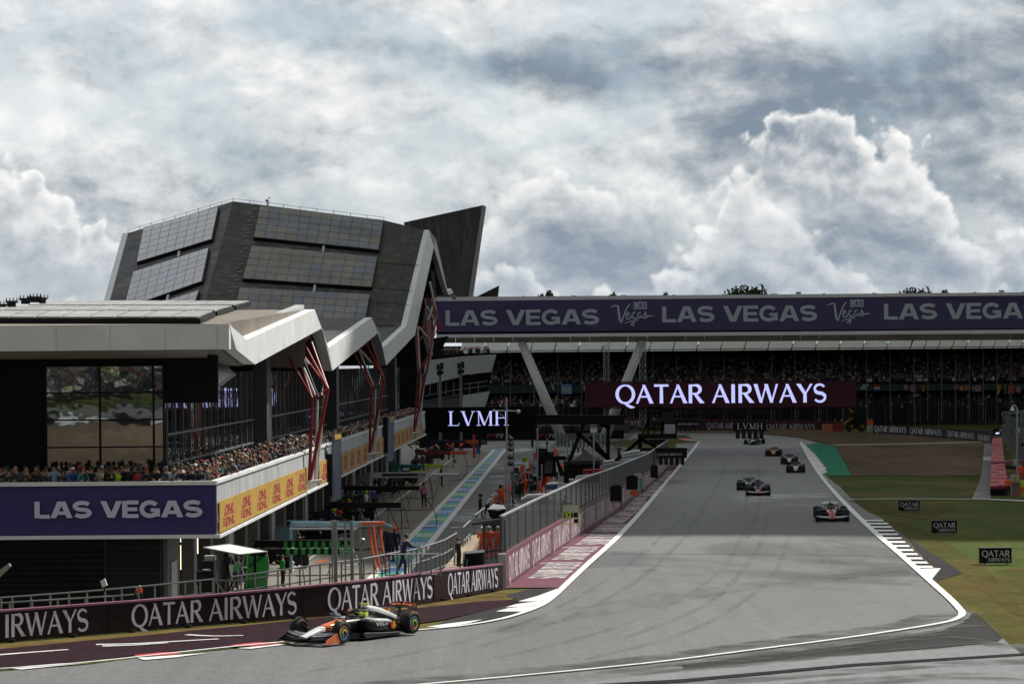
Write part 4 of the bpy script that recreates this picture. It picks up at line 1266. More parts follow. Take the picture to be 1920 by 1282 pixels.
for a, b_ in (((806, 664), (819, 588)), ((819, 588), (808, 560)), ((784, 700), (806, 660)), ((783, 640), (812, 612)), ((784, 740), (798, 700)), ((783, 760), (795, 720))):
 mb.tube([P(a[0], a[1], 258), P(b_[0], b_[1], 259)], .13, 6, 0)
for a, b_ in (((806, 528), (819, 588)), ((801, 575), (814, 600)), ((803, 600), (816, 560)), ((812, 640), (801, 700)), ((795, 700), (788, 790))):
 mb.tube([P(a[0], a[1], 259), P(b_[0], b_[1], 260)], .10, 6, 1)
mb.build('raking_column', [m_red_steel, m_white_steel], bld)

# ---------------------------------------------------------------- banners fixed to the building
def sign_on(name, label, cat, outline, thick, mat, texts, group=None):
 pass

bn = thing('banner', 'purple banner reading LAS VEGAS across the end wall of the pit building', 'banner', W(-.1, -5, Z_BOT))
mb = MB()
mb.hexa([W(-.16, -20, Z_BOT + .08), W(-.16, .03, Z_BOT + .08), W(-.16, .03, Z_RAIL - .2), W(-.16, -20, Z_RAIL - .2)], [W(-.10, -20, Z_BOT + .08), W(-.10, .03, Z_BOT + .08), W(-.10, .03, Z_RAIL - .2), W(-.10, -20, Z_RAIL - .2)])
mb.build('cloth', m_purple, bn)
mb = MB()
yb = W(-.16, 0, 0).y
a, b_ = P(66, 971, yb), P(380, 967, yb)
hgt = (P(66, 940, yb) - a).length
tw = text_width('LAS VEGAS', BOLD, .08)
lettering(mb, 'LAS VEGAS', BOLD, plane_fn(a, PN, (0, 0, 1), -PA, su=(b_ - a).length / tw, sv=hgt, lift=.01), .08, wt=1.3)
mb.build('lettering', m_banner_text, bn)

def dhl(mb, t0, t1, z0, z1, o=.1):
 """two-line red logo: tall slanted capitals over a smaller barred line"""
 def fn(u, v, d): return W(t0 + (t1 - t0) * u, o + .012 + d, z0 + (z1 - z0) * v)
 tw = text_width('DHL', BOLD, .06)
 lettering(mb, 'DHL', BOLD, lambda u, v, d: fn(.12 + u / tw * .74 + v * .10, .50 + v * .50, d), .06, step=.004, wt=1.3)
 lettering(mb, 'DHL', BOLD, lambda u, v, d: fn(.22 + u / tw * .70 + v * .06, .0 + v * .40, d), .06, step=.004, wt=1.3)
 for k in range(3):
  y = .05 + k * .14
  mb.poly([fn(0, y, .0), fn(.20, y, .0), fn(.21, y + .08, .0), fn(.01, y + .08, 0)])

def yb_t(x): return ft(FP(x, 850, .1))
for x0, x1, n, lab in ((409, 575, 6, 'yellow banner with six red logos nearest the building corner'), (597, 622, 1, 'narrow yellow banner with one red logo just past the first red column'),
        (640, 689, 4, 'yellow banner with four red logos between the first video wall and the second red column'), (701, 727, 2, 'yellow banner with two red logos past the second red column'),
        (735, 773, 5, 'yellow banner with five red logos before the third red column'), (779, 792, 2, 'last yellow banner with two red logos at the far end of the terrace')):
 t0, t1 = yb_t(x0) + .05, yb_t(x1)
 bn = thing('banner', lab, 'banner', W(t0, .1, Z_BOT), 'yellow banners along the terrace edge')
 mb = MB()
 mb.hexa([W(t0, .10, Z_BOT + .08), W(t1, .10, Z_BOT + .08), W(t1, .10, Z_YT), W(t0, .10, Z_YT)], [W(t0, .14, Z_BOT + .08), W(t1, .14, Z_BOT + .08), W(t1, .14, Z_YT), W(t0, .14, Z_YT)])
 mb.build('cloth', m_yellow, bn)
 for k in range(n):
  pitch = (t1 - t0) / n; mb = MB()
  dhl(mb, t0 + pitch * (k + .16), t0 + pitch * (k + .84), Z_BOT + .26, Z_YT - .24, .14)
  mb.build('logo', m_redprint, bn)

# video walls hung in front of the terrace
def _screen(t, b, o):
 n1 = t.noise(t.vm('MULTIPLY', o, (1, 1, 1)), 1.6, 3, .6, .5, out=1)
 c = t.vm('MULTIPLY', t.vm('SUBTRACT', n1, (.2, .2, .2)), (.10, .14, .20))
 t.put(b.inputs['Emission Color'], t.vm('ADD', t.vm('SCALE', c, .28), (.012, .015, .020)))
 b.inputs['Emission Strength'].default_value = 1.0
 b.inputs['Base Color'].default_value = (.02, .02, .025, 1)
 b.inputs['Roughness'].default_value = .9
 b.inputs['Specular IOR Level'].default_value = .05
m_screen = custom('video_wall', _screen)
for x, yt, yb_, w_, lab in ((624, 812, 940, 16, 'tall video wall hung beside the first red column with a black speaker by it'), (728, 780, 866, 11, 'smaller tall video wall hung past the second red column')):
 Yv = FP(x, 860, .5).y
 v = thing('video_wall', lab, 'screen', P(x, yb_, Yv), 'tall video walls on the terrace front')
 mb = MB(); mb.hexa([P(x, yb_, Yv), P(x + w_, yb_ - 5, Yv + 2), P(x + w_, yt + 1, Yv + 2), P(x, yt + 3, Yv)], [p + V((-.1, .5, 0)) for p in (P(x, yb_, Yv), P(x + w_, yb_ - 5, Yv + 2), P(x + w_, yt + 1, Yv + 2), P(x, yt + 3, Yv))])
 mb.build('screen', m_screen, v)
 mb = MB(); mb.box(P(x - 5, yb_ - 68, Yv + .5), (.45, .5, 1.4)); mb.box(P(x - 6, yb_ - 36, Yv + .5), (.6, .6, 1.7)); mb.build('speaker', m_blackplastic, v)
 mb = MB(); mb.hexa([P(x + 4, yt + 12, Yv - .03), P(x + w_, yt + 10, Yv + 1.9), P(x + w_, yt + 1, Yv + 1.9), P(x + 4, yt + 2, Yv - .03)], [p + V((0, .04, 0)) for p in (P(x + 4, yt + 12, Yv - .03), P(x + w_, yt + 10, Yv + 1.9), P(x + w_, yt + 1, Yv + 1.9), P(x + 4, yt + 2, Yv - .03))])
 mb.build('header', m_yellow, v)

# far terrace block at the end of the building, below the bridge
fb = thing('terrace_block', 'pale panelled hospitality terrace with spectators below the end of the footbridge', 'building', P(860, 830, 352))
YF = 350
def pf(pts, m, nm, dy=0.0, th=2.0):
 mb = MB(); mb.prism([P(x, y, YF + dy) for x, y in pts], PA * th); mb.build(nm, m, fb)
pf([(796, 676), (866, 668), (866, 706), (796, 722)], m_lightpanel, 'parapet')
pf([(864, 668), (930, 664), (921, 697), (864, 703)], m_fascia_edge, 'parapet', -.5)
pf([(790, 715), (922, 697), (912, 742), (790, 768)], m_darkwall, 'upper_wall', .6)
pf([(868, 741), (918, 733), (908, 765), (866, 770)], m_lightpanel, 'lower_parapet', -.3)
pf([(790, 755), (868, 742), (868, 764), (790, 782)], m_greywall, 'lower_parapet', -.1)
pf([(786, 768), (908, 760), (900, 840), (786, 840)], m_darkwall, 'lower_wall', .8)
pf([(770, 640), (840, 630), (820, 668), (770, 676)], m_darkwall, 'end_wall', 1.5)
mb = MB()
for x0, y0, x1, y1 in ((796, 742, 868, 728), (796, 752, 868, 738), (870, 720, 914, 714), (870, 729, 914, 723)): mb.bar(P(x0, y0, YF - .4), P(x1, y1, YF - .4), .06)
for x in (806, 820, 836, 850, 880, 896): mb.bar(P(x, 740, YF - .4), P(x + 1, 716, YF - .4), .06)
mb.build('handrail', m_galv, fb)
for x, y, lab in ((825, 690, 'left of two black loudspeaker clusters on poles by the far terrace'), (864, 688, 'right of two black loudspeaker clusters on poles by the far terrace')):
 s_ = thing('loudspeaker_pole', lab, 'loudspeaker', P(x, 820, 330), 'loudspeaker poles by the far terrace')
 mb = MB(); mb.tube([P(x + 1, 830, 330), P(x, 690, 330)], .16, 8); mb.build('pole', m_steel_grey, s_)
 mb = MB()
 for dx, dy, w_, h_ in ((-3.5, -2, .42, .7), (3.5, -4, .42, .8), (-2, 9, .5, .6), (3, 8, .4, .5)): mb.box(P(x + dx, y + dy, 329.6), (w_, .6, h_))
 mb.build('loudspeaker', m_blackplastic, s_)
# ---------------------------------------------------------------- footbridge
YBR = 385
X1, X2 = 818, 2040
def lin(x, y0, y1): return y0 + (y1 - y0) * (x - 820) / 1100.0
br = thing('footbridge', 'enclosed white footbridge with purple LAS VEGAS banner crossing high over the track', 'bridge', P(1065, 840, YBR))
def deck(nm, ya, yb, yc, yd, m, y0, th):
 mb = MB()
 q = [P(X1, lin(X1, yc, yd), YBR + y0), P(X2, lin(X2, yc, yd), YBR + y0), P(X2, lin(X2, ya, yb), YBR + y0), P(X1, lin(X1, ya, yb), YBR + y0)]
 mb.prism(q, (0, th, 0)); return mb.build(nm, m, br)
deck('top_fascia', 557, 548, 564.5, 554, m_fascia, -.1, 5)
deck('side_wall', 564, 554, 628, 619, m_black, .3, 4.2)
deck('lip', 627, 618, 633, 625, m_fascia, -.25, .4)
mb = MB()   # sloping soffit panels
n = 34
for i in range(n):
 xa, xb = X1 + (X2 - X1) * i / n + .15, X1 + (X2 - X1) * (i + 1) / n - .15
 a = [P(xa, lin(xa, 633, 625), YBR), P(xb, lin(xb, 633, 625), YBR), P(xb, lin(xb, 643, 637), YBR + 1.6), P(xa, lin(xa, 643, 637), YBR + 1.6)]
 mb.prism(a, (0, .1, .12), 0 if (i * 5) % 3 else 1)
mb.build('soffit', [M('soffit_grey', (.50, .49, .45), .7, .1), M('soffit_grey_dark', (.42, .41, .39), .7, .1)], br)
for (xa, ya, xb, yb_) in ((978, 642, 1064, 846), (1204, 640, 1124, 846)):
 mb = MB(); mb.tube([P(xa, ya, YBR + 1), P(xb, yb_, YBR - 2)], [.60, .78], 16); mb.build('raking_column', m_white_steel, br, smooth=True)
mb = MB(); mb.tube([P(1056, 842, YBR - 3), P(1100, 848, YBR - 3)], .75, 12); mb.tube([P(1058, 832, YBR - 3.4), P(1058, 852, YBR - 3.4)], [.3, .9], 12); mb.build('column_foot', m_fascia, br)
mb = MB()
for x in range(840, 1930, 47): mb.box(P(x, lin(x, 559, 549.5), YBR + 2), (.35 + .3 * ((x * 7) % 3), .4, .25 + .2 * (x % 2)))
for x in (1497, 1878): mb.box(P(x, lin(x, 557, 548), YBR + 1.5), (.7, .5, .7))
mb.build('roof_unit', m_lightpanel, br)

bb = thing('banner', 'long purple banner repeating LAS VEGAS and a script logo along the footbridge', 'banner', P(1065, 600, YBR - .2))
mb = MB(); xa, xb = 820, X2
mb.prism([P(xa, lin(xa, 622.5, 616), YBR - .15), P(xb, lin(xb, 622.5, 616), YBR - .15), P(xb, lin(xb, 565, 555), YBR - .15), P(xa, lin(xa, 565, 555), YBR - .15)], (0, .1, 0))
mb.build('cloth', m_purple2, bb)
for tri in (((822, 596), (985, 568), (1130, 620)), ((1150, 620), (1200, 590), (1290, 619.5)), ((1740, 557.5), (1930, 556), (1930, 584))):
 mb = MB(); mb.poly([P(x, y, YBR - .155) for x, y in tri]); mb.build('facet_print', M('dark_violet_print', (.050, .038, .115), .6, .1), bb)
def btext(x0, x1, yb0, cap, s):
 mb = MB()
 a, b_ = P(x0, yb0, YBR - .16), P(x1, yb0 - (x1 - x0) * .0088, YBR - .16)
 U = (b_ - a).normalized(); tw = text_width(s, BOLD, .08)
 lettering(mb, s, BOLD, plane_fn(a, U, (0, 0, 1), (0, -1, 0), su=(b_ - a).length / tw, sv=cap / SC(YBR), lift=.01), .08, step=.004)
 mb.build('lettering', m_banner_text2, bb)
btext(836, 1123, 610.5, 28.5, 'LAS VEGAS'); btext(1242, 1532, 604.0, 29.5, 'LAS VEGAS'); btext(1658, 1952, 599.0, 29.5, 'LAS VEGAS')
for x0, yb0 in ((1146, 600), (1552, 596), (762, 606)):
 if x0 < 800: continue
 a = P(x0, yb0 + 7, YBR - .16); mb = MB()
 script_logo(mb, plane_fn(a, (1, 0, .009), (0, 0, 1), (0, -1, 0), su=26 / SC(YBR), sv=27 / SC(YBR), lift=.01), 0, 0, 1)
 mb.build('script_logo', [m_banner_text2, m_purple2], bb)
mb = MB(); mb.prism([P(821, 605, YBR - 8), P(828, 605, YBR - 8), P(828, 619, YBR - 8), P(821, 619, YBR - 8)], (0, .3, 0)); 
tag(mb.build('sign_plate', m_red_steel, None, P(824, 612, YBR - 8)), 'small plain red plate at the left end of the footbridge banner', 'sign')

# ---------------------------------------------------------------- grandstand opposite
YG = 478
gs = thing('grandstand', 'wide roofed grandstand packed with spectators behind the footbridge', 'grandstand', P(1400, 790, YG))
mb = MB()   # roof edge of translucent white panels
x = 862
while x < 2000:
 w_ = 44.5 if x < 1690 else 26
 sl = 6 if x < 1690 else 9
 yt = 639 - (x - 900) * .0088; ybm = 661 - (x - 900) * .0085
 mb.prism([P(x, ybm, YG - 6), P(x + w_ - 2.2, ybm - .4, YG - 6), P(x + w_ - 2.2 + sl, yt - .4, YG + 1), P(x + sl, yt, YG + 1)], (0, .2, .15))
 x += w_
mb.build('roof', m_fascia, gs)
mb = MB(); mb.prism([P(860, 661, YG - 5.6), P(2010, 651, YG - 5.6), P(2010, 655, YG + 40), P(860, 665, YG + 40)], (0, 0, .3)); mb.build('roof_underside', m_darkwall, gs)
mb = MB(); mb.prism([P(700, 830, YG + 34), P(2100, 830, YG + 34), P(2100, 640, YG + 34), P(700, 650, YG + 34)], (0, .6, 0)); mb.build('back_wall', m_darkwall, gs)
ROWS_S = 18
def stand_row(k):   # photo y, depth
 return 722 - k * 3.1, YG + 2 + k * 1.5
mb = MB()
for k in range(ROWS_S):
 y, Yk = stand_row(k)
 a, b_ = P(880, y, Yk), P(2010, y - 9.9, Yk)
 a.z = b_.z = (a.z + b_.z) / 2
 y2, Yk2 = stand_row(k + 1)
 mb.hexa([a + V((0, 0, -1.2)), b_ + V((0, 0, -1.2)), b_ + V((0, 1.6, -1.2)), a + V((0, 1.6, -1.2))], [a, b_, b_ + V((0, 1.6, 0)), a + V((0, 1.6, 0))])
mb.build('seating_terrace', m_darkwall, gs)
mb = MB(); mb.prism([P(880, 738, YG), P(2010, 730, YG), P(2010, 719, YG), P(880, 722, YG)], (0, .2, 0)); mb.build('front_wall', M('dark_green_panel', (.010, .045, .035), .5, .15, .5), gs)
mb = MB()
for x in range(905, 1990, 17): mb.prism([P(x, 737, YG - .1), P(x + .8, 737, YG - .1), P(x + .8, 721, YG - .1), P(x, 721, YG - .1)], (0, .05, 0))
mb.build('panel_joint', m_black, gs)
mb = MB()
x = 957
while x < 2000:
 mb.bar(P(x, 790, YG - 1), P(x, 655, YG - 1), .16); x += 44.5 if x < 1670 else 26
mb.build('roof_post', m_steel_grey, gs)
mb = MB()   # scaffold bays and stair flights below the terrace
rr = random.Random(3)
for x in range(890, 2000, 22):
 mb.bar(P(x, 800, YG + 1.0), P(x, 738, YG + 1.0), .10, .1, rr.choice((0, 1)))
 if rr.random() < .5: mb.bar(P(x, 768, YG + .9), P(x + 13, 742, YG + .9), .07, .07, 1)
for y in (748, 757, 768): mb.bar(P(880, y, YG + .8), P(2010, y - 9, YG + .8), .10, .1, 1)
mb.build('scaffold', [m_greywall, m_black], gs)

# crowd in the stand: nobody could count it
m_crowd = [M('crowd_' + n, c, .8, 0) for n, c in (('black', (.012, .012, .014)), ('navy', (.02, .025, .05)), ('grey', (.26, .26, .27)), ('white', (.74, .74, .75)), ('orange', (.45, .11, .03)),
     ('red', (.30, .03, .03)), ('green', (.04, .16, .10)), ('blue', (.05, .10, .25)), ('tan', (.22, .16, .11)), ('skin', (.52, .33, .25)), ('lime', (.35, .42, .04)), ('hair', (.035, .022, .016)))]
CW = [34, 20, 10, 11, 2, 2, 1, 4, 5]
def mini(mb, p, h, rnd, face=(0, -1)):
 """small spectator: shouldered torso, head, raised or folded arms"""
 top = rnd.choices(range(9), CW)[0]
 if rnd.random() < .012: top = 10
 w_ = .23 * h / 1.0
 x, y, z = p
 j = (rnd.random() - .5) * .12
 mb.hexa([V((x - w_, y - .12, z)), V((x + w_, y - .12, z)), V((x + w_, y + .12, z)), V((x - w_, y + .12, z))],
   [V((x - w_ * .85 + j, y - .10, z + .52 * h)), V((x + w_ * .85 + j, y - .10, z + .52 * h)), V((x + w_ * .85 + j, y + .10, z + .52 * h)), V((x - w_ * .85 + j, y + .10, z + .52 * h))], top)
 hc = V((x + j * 1.3, y - .03, z + .68 * h))
 mb.ball(hc, (.085 * h, .095 * h, .115 * h), 6, 4, 9)
 cap = rnd.random()
 mb.ball(hc + V((0, .02, .05 * h)), (.095 * h, .10 * h, .085 * h), 6, 3, 11 if cap < .62 else (3 if cap < .78 else rnd.choice((0, 1, 4, 5, 7))))
 if rnd.random() < .35:
  s_ = rnd.choice((-1, 1))
  mb.bar(V((x + s_ * w_ * .9, y - .05, z + .46 * h)), V((x + s_ * w_ * (.3 + rnd.random()), y - .22, z + (.45 + .35 * rnd.random()) * h)), .07, .07, 9)
rnd = random.Random(11)
mb = MB()
for k in range(ROWS_S - 3):
 y, Yk = stand_row(k)
 a, b_ = P(884, y, Yk), P(2000, y - 9.8, Yk)
 zz = (a.z + b_.z) / 2
 n = int((b_.x - a.x) / .55)
 dens = .97 - .02 * k
 for i in range(n):
  if rnd.random() > dens: continue
  mini(mb, (a.x + (b_.x - a.x) * (i + .3 * rnd.random()) / n, Yk + .3, zz), 1.0 + .15 * rnd.random(), rnd)
tag(mb.build('crowd', m_crowd), 'packed crowd filling the dark grandstand rows', 'crowd', kind='stuff')
mb = MB()
for k in range(3):
 for i in range(70):
  x = 902 + i * 2.9 + rnd.random() * 2
  if rnd.random() < .4: mini(mb, P(x, 762 - k * 6, YG - 2 + k), .95, rnd)
for i in range(170):
 x = 1610 + rnd.random() * 390
 mini(mb, P(x, 764 - rnd.random() * 20, YG + 2 + rnd.random() * 3), .9, rnd)
tag(mb.build('crowd', m_crowd), 'spectators standing in the dim space under the grandstand', 'crowd', kind='stuff')

# flags hanging on the stand front
m_fw, m_fr, m_fb = M('flag_white', (.42, .42, .44), .8, .05), M('flag_red', (.36, .03, .04), .8, .05), M('flag_blue', (.03, .06, .22), .8, .05)
m_flb, m_fo, m_fg, m_fy = M('flag_pale_blue', (.20, .36, .58), .8, .05), M('flag_orange', (.50, .15, .03), .8, .05), M('flag_green', (.10, .24, .04), .8, .05), M('flag_yellow', (.5, .36, .05), .8, .05)
FM = [m_fw, m_fr, m_fb, m_flb, m_fo, m_fg, m_fy]
def flag(x, y, w_, h_, kind, lab, tilt=0.0):
 mb = MB(); Yf = YG - .35
 o = P(x, y + h_, Yf); s = 1 / SC(Yf)
 def fn(u, v, d=0.0): 
  return o + V((u * w_ * s + v * tilt * s, -d + .08 * math.sin(u * 9 + x), v * h_ * s))
 def band_(u0, v0, u1, v1, m, d=0.0):
  for i in range(6):
   a, b_ = u0 + (u1 - u0) * i / 6, u0 + (u1 - u0) * (i + 1) / 6
   mb.poly([fn(a, v0, d), fn(b_, v0, d), fn(b_, v1, d), fn(a, v1, d)], m)
 if kind == 'union':
  band_(0, 0, 1, 1, 2)
  for (a, b_, w1, m, d) in (((0, 0), (1, 1), .24, 0, .02), ((0, 1), (1, 0), .24, 0, .025), ((0, 0), (1, 1), .09, 1, .03), ((0, 1), (1, 0), .09, 1, .035)):
   mb.poly([fn(a[0], a[1] - (w1 / 2 if a[1] else -w1 * 0), d), fn(a[0] + w1 / 2, a[1], d), fn(b_[0], b_[1] + (w1 / 2 if not b_[1] else -w1 * 0), d), fn(b_[0] - w1 / 2, b_[1], d)], m)
  band_(.38, 0, .62, 1, 0, .04); band_(0, .34, 1, .66, 0, .045); band_(.44, 0, .56, 1, 1, .05); band_(0, .42, 1, .58, 1, .055)
 elif kind == 'bands3':
  band_(0, .66, 1, 1, 3); band_(0, .33, 1, .66, 0); band_(0, 0, 1, .33, 3); band_(.42, .42, .58, .58, 6, .02)
 elif kind == 'tri': band_(0, .66, 1, 1, 1); band_(0, .33, 1, .66, 0); band_(0, 0, 1, .33, 2)
 elif kind == 'england': band_(0, 0, 1, 1, 0); band_(.4, 0, .6, 1, 1, .02); band_(0, .4, 1, .6, 1, .025)
 elif kind == 'redgold': band_(0, 0, 1, 1, 1); band_(.2, .2, .8, .8, 6, .02)
 elif kind == 'cloth_o': band_(0, 0, 1, 1, 4)
 elif kind == 'cloth_y': band_(0, 0, 1, 1, 6)
 elif kind == 'cloth_g': band_(0, 0, 1, 1, 5)
 elif kind == 'cloth_w': band_(0, 0, 1, 1, 0)
 tag(mb.build('flag', FM, None, P(x + w_ / 2, y + h_, Yf)), lab, 'flag', 'flags hung along the grandstand front')
flag(1052, 720.5, 20, 18, 'bands3', 'pale blue and white striped flag left of the big QATAR AIRWAYS screen')
flag(1036, 720, 5, 11, 'cloth_w', 'narrow white cloth beside the pale blue striped flag', -3)
flag(1638, 722, 12, 11, 'tri', 'red white and blue striped flag just right of the big screen')
flag(1612, 720, 12, 10, 'cloth_w', 'white cloth tucked against the right edge of the big screen', 6)
flag(1694, 721, 9, 10, 'union', 'small faded union flag, first of the pair near the middle of the stand front')
flag(1706, 721, 11, 14, 'union', 'larger union flag, second of the pair near the middle of the stand front')
flag(1708, 738, 12, 6, 'union', 'tilted union flag drooping below the pair near the middle', 5)
flag(1729, 722, 5, 12, 'cloth_o', 'narrow orange and pale banner right of the middle union flags')
flag(1787, 721, 10, 9, 'union', 'union flag left of the red and gold flag')
flag(1798, 722, 10, 11, 'redgold', 'red flag with a gold centre between union flags')
flag(1808, 722, 12, 10, 'union', 'union flag right of the red and gold flag')
flag(1823, 722, 17, 12, 'union', 'wide union flag nearest the yellow cloth')
flag(1868, 722, 6, 16, 'cloth_y', 'pale yellow cloth hanging askew on the stand front', 3)
flag(1883, 721, 4, 17, 'cloth_g', 'green cloth hanging beside the orange flags')
flag(1889, 721, 5, 18, 'cloth_o', 'left orange flag of the pair near the right edge', 2)
flag(1896, 722, 5, 16, 'cloth_o', 'right orange flag of the pair near the right edge', 1)
flag(1904, 724, 10, 12, 'union', 'union flag at the right edge beyond the orange flags')

# ---------------------------------------------------------------- barrier boards and debris fence in front of the stand
m_maroon = M('maroon_board', (.030, .006, .012), .4, .12, 1)
m_maroon_l = M('maroon_wall', (.075, .012, .03), .5, .12, 1)
m_boardtext = M('pale_board_print', (.58, .57, .64), .5, .04, 1)
m_boardtext2 = M('grey_board_print', (.46, .47, .50), .5, .04, 1)
m_wire = M('fence_wire', (.10, .11, .11), .5, .1, 2, metal=.4)
YFB = 455
fb_ = thing('trackside_barrier', 'dark barrier with repeated QATAR AIRWAYS wording beyond the far bend', 'barrier', P(1350, 806, YFB))
mb = MB(); mb.prism([P(790, 807, YFB), P(1180, 806, YFB), P(1580, 807, YFB), P(1580, 792, YFB), P(1180, 785, YFB), P(790, 782, YFB)], (0, .6, 0)); mb.build('board', m_maroon, fb_)
mb = MB(); mb.prism([P(1160, 787, YFB - .1), P(1580, 793, YFB - .1), P(1580, 790, YFB - .1), P(1160, 783, YFB - .1)], (0, .8, 0)); mb.build('cap', m_maroon_l, fb_)
def ptext(mb, s, x0, y0, x1, y1, cap, Y, font=FLARE, track=.1, lift=.03, m=0, step=.006, Y1=None, slant=0, wt=None):
 a, b_ = P(x0, y0, Y), P(x1, y1, Y1 or Y)
 U = (b_ - a); L_ = U.length; U.normalize()
 tw = text_width(s, font, track)
 N = V((U.y, -U.x, 0)).normalized(); N = N if N.y < 0 else -N
 lettering(mb, s, font, plane_fn(a, U, (0, 0, 1), N, su=L_ / tw, sv=cap / SC(Y), lift=lift), track, m, step, slant, wt)
def words(par, mat, *a, **k):
 mb = MB(); ptext(mb, *a, **k); mb.build('lettering', mat, par)
QA = 'QATAR AIRWAYS'
for q in ((1008, 799, 1088, 798, 9.5), (1120, 798, 1199, 797.5, 10), (1325, 803, 1400, 803, 10.5), (1437, 805, 1528, 805.5, 11)): words(fb_, m_boardtext2, QA, *q, YFB)
b2 = thing('trackside_barrier', 'angled black barrier with four QATAR AIRWAYS wordings by the gravel trap', 'barrier', P(1740, 815, 440))
mb = MB(); bp = [(x, y, t, G(x, y).y) for x, y, t in ((1637, 811, 797), (1740, 818, 801), (1825, 826, 805), (1862, 831, 807))]
def bY(x):
 for a, b in zip(bp, bp[1:]):
  if x <= b[0] or b is bp[-1]: return a[3] + (b[3] - a[3]) * (x - a[0]) / (b[0] - a[0]) - .35
for (xa, ya, yt, Ya), (xb, yb_, yt2, Yb) in zip(bp, bp[1:]):
 mb.hexa([P(xa, ya, Ya), P(xb, yb_, Yb), P(xb, yb_, Yb) + V((0, .5, 0)), P(xa, ya, Ya) + V((0, .5, 0))], [P(xa, yt, Ya), P(xb, yt2, Yb), P(xb, yt2, Yb) + V((0, .5, 0)), P(xa, yt, Ya) + V((0, .5, 0))])
mb.build('board', m_black, b2)
for q in ((1640, 808.5, 1699, 811.5, 10.5, 451.2, 445.4), (1707, 812, 1765, 816.5, 10.5, 444.6, 436), (1777, 817.5, 1826, 823, 10.5, 433.4, 423), (1834, 824.5, 1857, 827.5, 10.5, 419, 407.4)): words(b2, m_boardtext, QA, *q[:5], bY(q[0]), Y1=bY(q[2]))
mb = MB(); mb.prism([P(1627, 810, 430), P(1637, 811, 430), P(1637, 797, 430), P(1627, 797, 430)], (0, .5, 0)); tag(mb.build('marker_block', m_lightpanel, None, P(1632, 811, 430)), 'white block at the left end of the angled black barrier', 'block')
for x0, x1, m_, lab in ((1543, 1561, M('orange_block', (.42, .13, .04), .6, .15), 'orange foam barrier block left of the telehandler'), (1561.5, 1581, M('red_block', (.22, .012, .016), .6, .15), 'dark red barrier block beside the orange one')):
 mb = MB(); mb.prism([P(x0, 808, 438), P(x1, 808, 438), P(x1, 795.5, 438), P(x0, 795.5, 438)], (0, 1.2, 0)); mb.prism([P(x0 + 2, 795.4, 438), P(x1 - 2, 795.4, 438), P(x1 - 2, 794.6, 438), P(x0 + 2, 794.6, 438)], (0, 1.0, 0))
 tag(mb.build('barrier_block', m_, None, P((x0 + x1) / 2, 808, 438)), lab, 'barrier block')

fn_ = thing('debris_fence', 'tall dark debris fence along the far barrier below the grandstand', 'fence', P(1500, 800, YFB + 1))
mb = MB()
for x in range(880, 1990, 44): mb.bar(P(x, 800, YFB + 2), P(x, 752, YFB + 2), .09)
mb.build('post', m_steel_grey, fn_)
mb = MB()
for k in range(16): mb.bar(P(870, 795 - k * 2.8, YFB + 1.9), P(2000, 787 - k * 2.8, YFB + 1.9), .028)
for x in range(874, 2000, 5): mb.bar(P(x, 797, YFB + 1.92), P(x, 752, YFB + 1.92), .022)
mb.build('mesh', m_wire, fn_)

# telehandler parked behind the barrier
th_ = thing('telehandler', 'black and yellow telehandler parked behind the far barrier', 'loader', P(1600, 808, 438))
my = M('machine_yellow', (.30, .13, .015), .45, .15)
def tp(x, y, d=0): return P(x, y, 438 + d)
mb = MB(); mb.prism([tp(1584, 803), tp(1622, 803), tp(1622, 786), tp(1608, 783), tp(1590, 788)], (0, 2.2, 0)); mb.prism([tp(1592, 788), tp(1606, 786), tp(1606, 771), tp(1595, 771)], (0, 1.2, 0)); mb.build('body', m_black, th_)
mb = MB(); mb.bar(tp(1581, 795, -.3), tp(1600, 783, -.3), .22, .26); mb.bar(tp(1590, 764, -.3), tp(1600, 773, -.3), .2, .3); mb.build('boom', my, th_)
for x in (1592, 1615):
 mb = MB(); mb.tube([tp(x, 802, -.3), tp(x, 802, .2)], .62, 14); mb.build('wheel', m_blackplastic, th_)
mb = MB()
for x in (1597, 1617): mb.prism([tp(x - 4, 799, -.4), tp(x + 2, 803, -.4), tp(x + 3, 795, -.4)], (0, .1, 0))
mb.build('guard', my, th_)

# ---------------------------------------------------------------- big LED screens
m_led_maroon = M('led_maroon', (.022, .005, .010), .6, .1, 1, emit=.25, spec=.2)
m_led_black = M('led_black', (.003, .003, .004), .6, .1, 1, spec=.15)
m_led_text = M('led_lavender', (.44, .46, .86), .5, 0, emit=1.0)
YQ = 376
q_ = thing('led_screen', 'wide maroon LED screen reading QATAR AIRWAYS hung over the track', 'screen', P(1352, 763, YQ))
mb = MB(); mb.prism([P(1097, 763.5, YQ), P(1606, 763, YQ), P(1606, 714.5, YQ), P(1097, 717.5, YQ)], (0, .7, 0)); mb.build('panel', m_led_maroon, q_)
mb = MB(); ptext(mb, 'QATAR AIRWAYS', 1155, 756.5, 1548, 754.0, 35, YQ, lift=.02); mb.build('lettering', m_led_text, q_)
mb = MB(); mb.bar(P(1097, 765, YQ + .3), P(1606, 764.5, YQ + .3), .15); mb.bar(P(1097, 716, YQ + .3), P(1606, 713, YQ + .3), .15); mb.build('frame', m_black, q_)
mb = MB(); mb.prism([P(1094, 732, YQ), P(1097, 732, YQ), P(1097, 722, YQ), P(1094, 722, YQ)], (0, .3, 0)); mb.build('edge_light', M('orange_block', (.42, .13, .04)), q_)
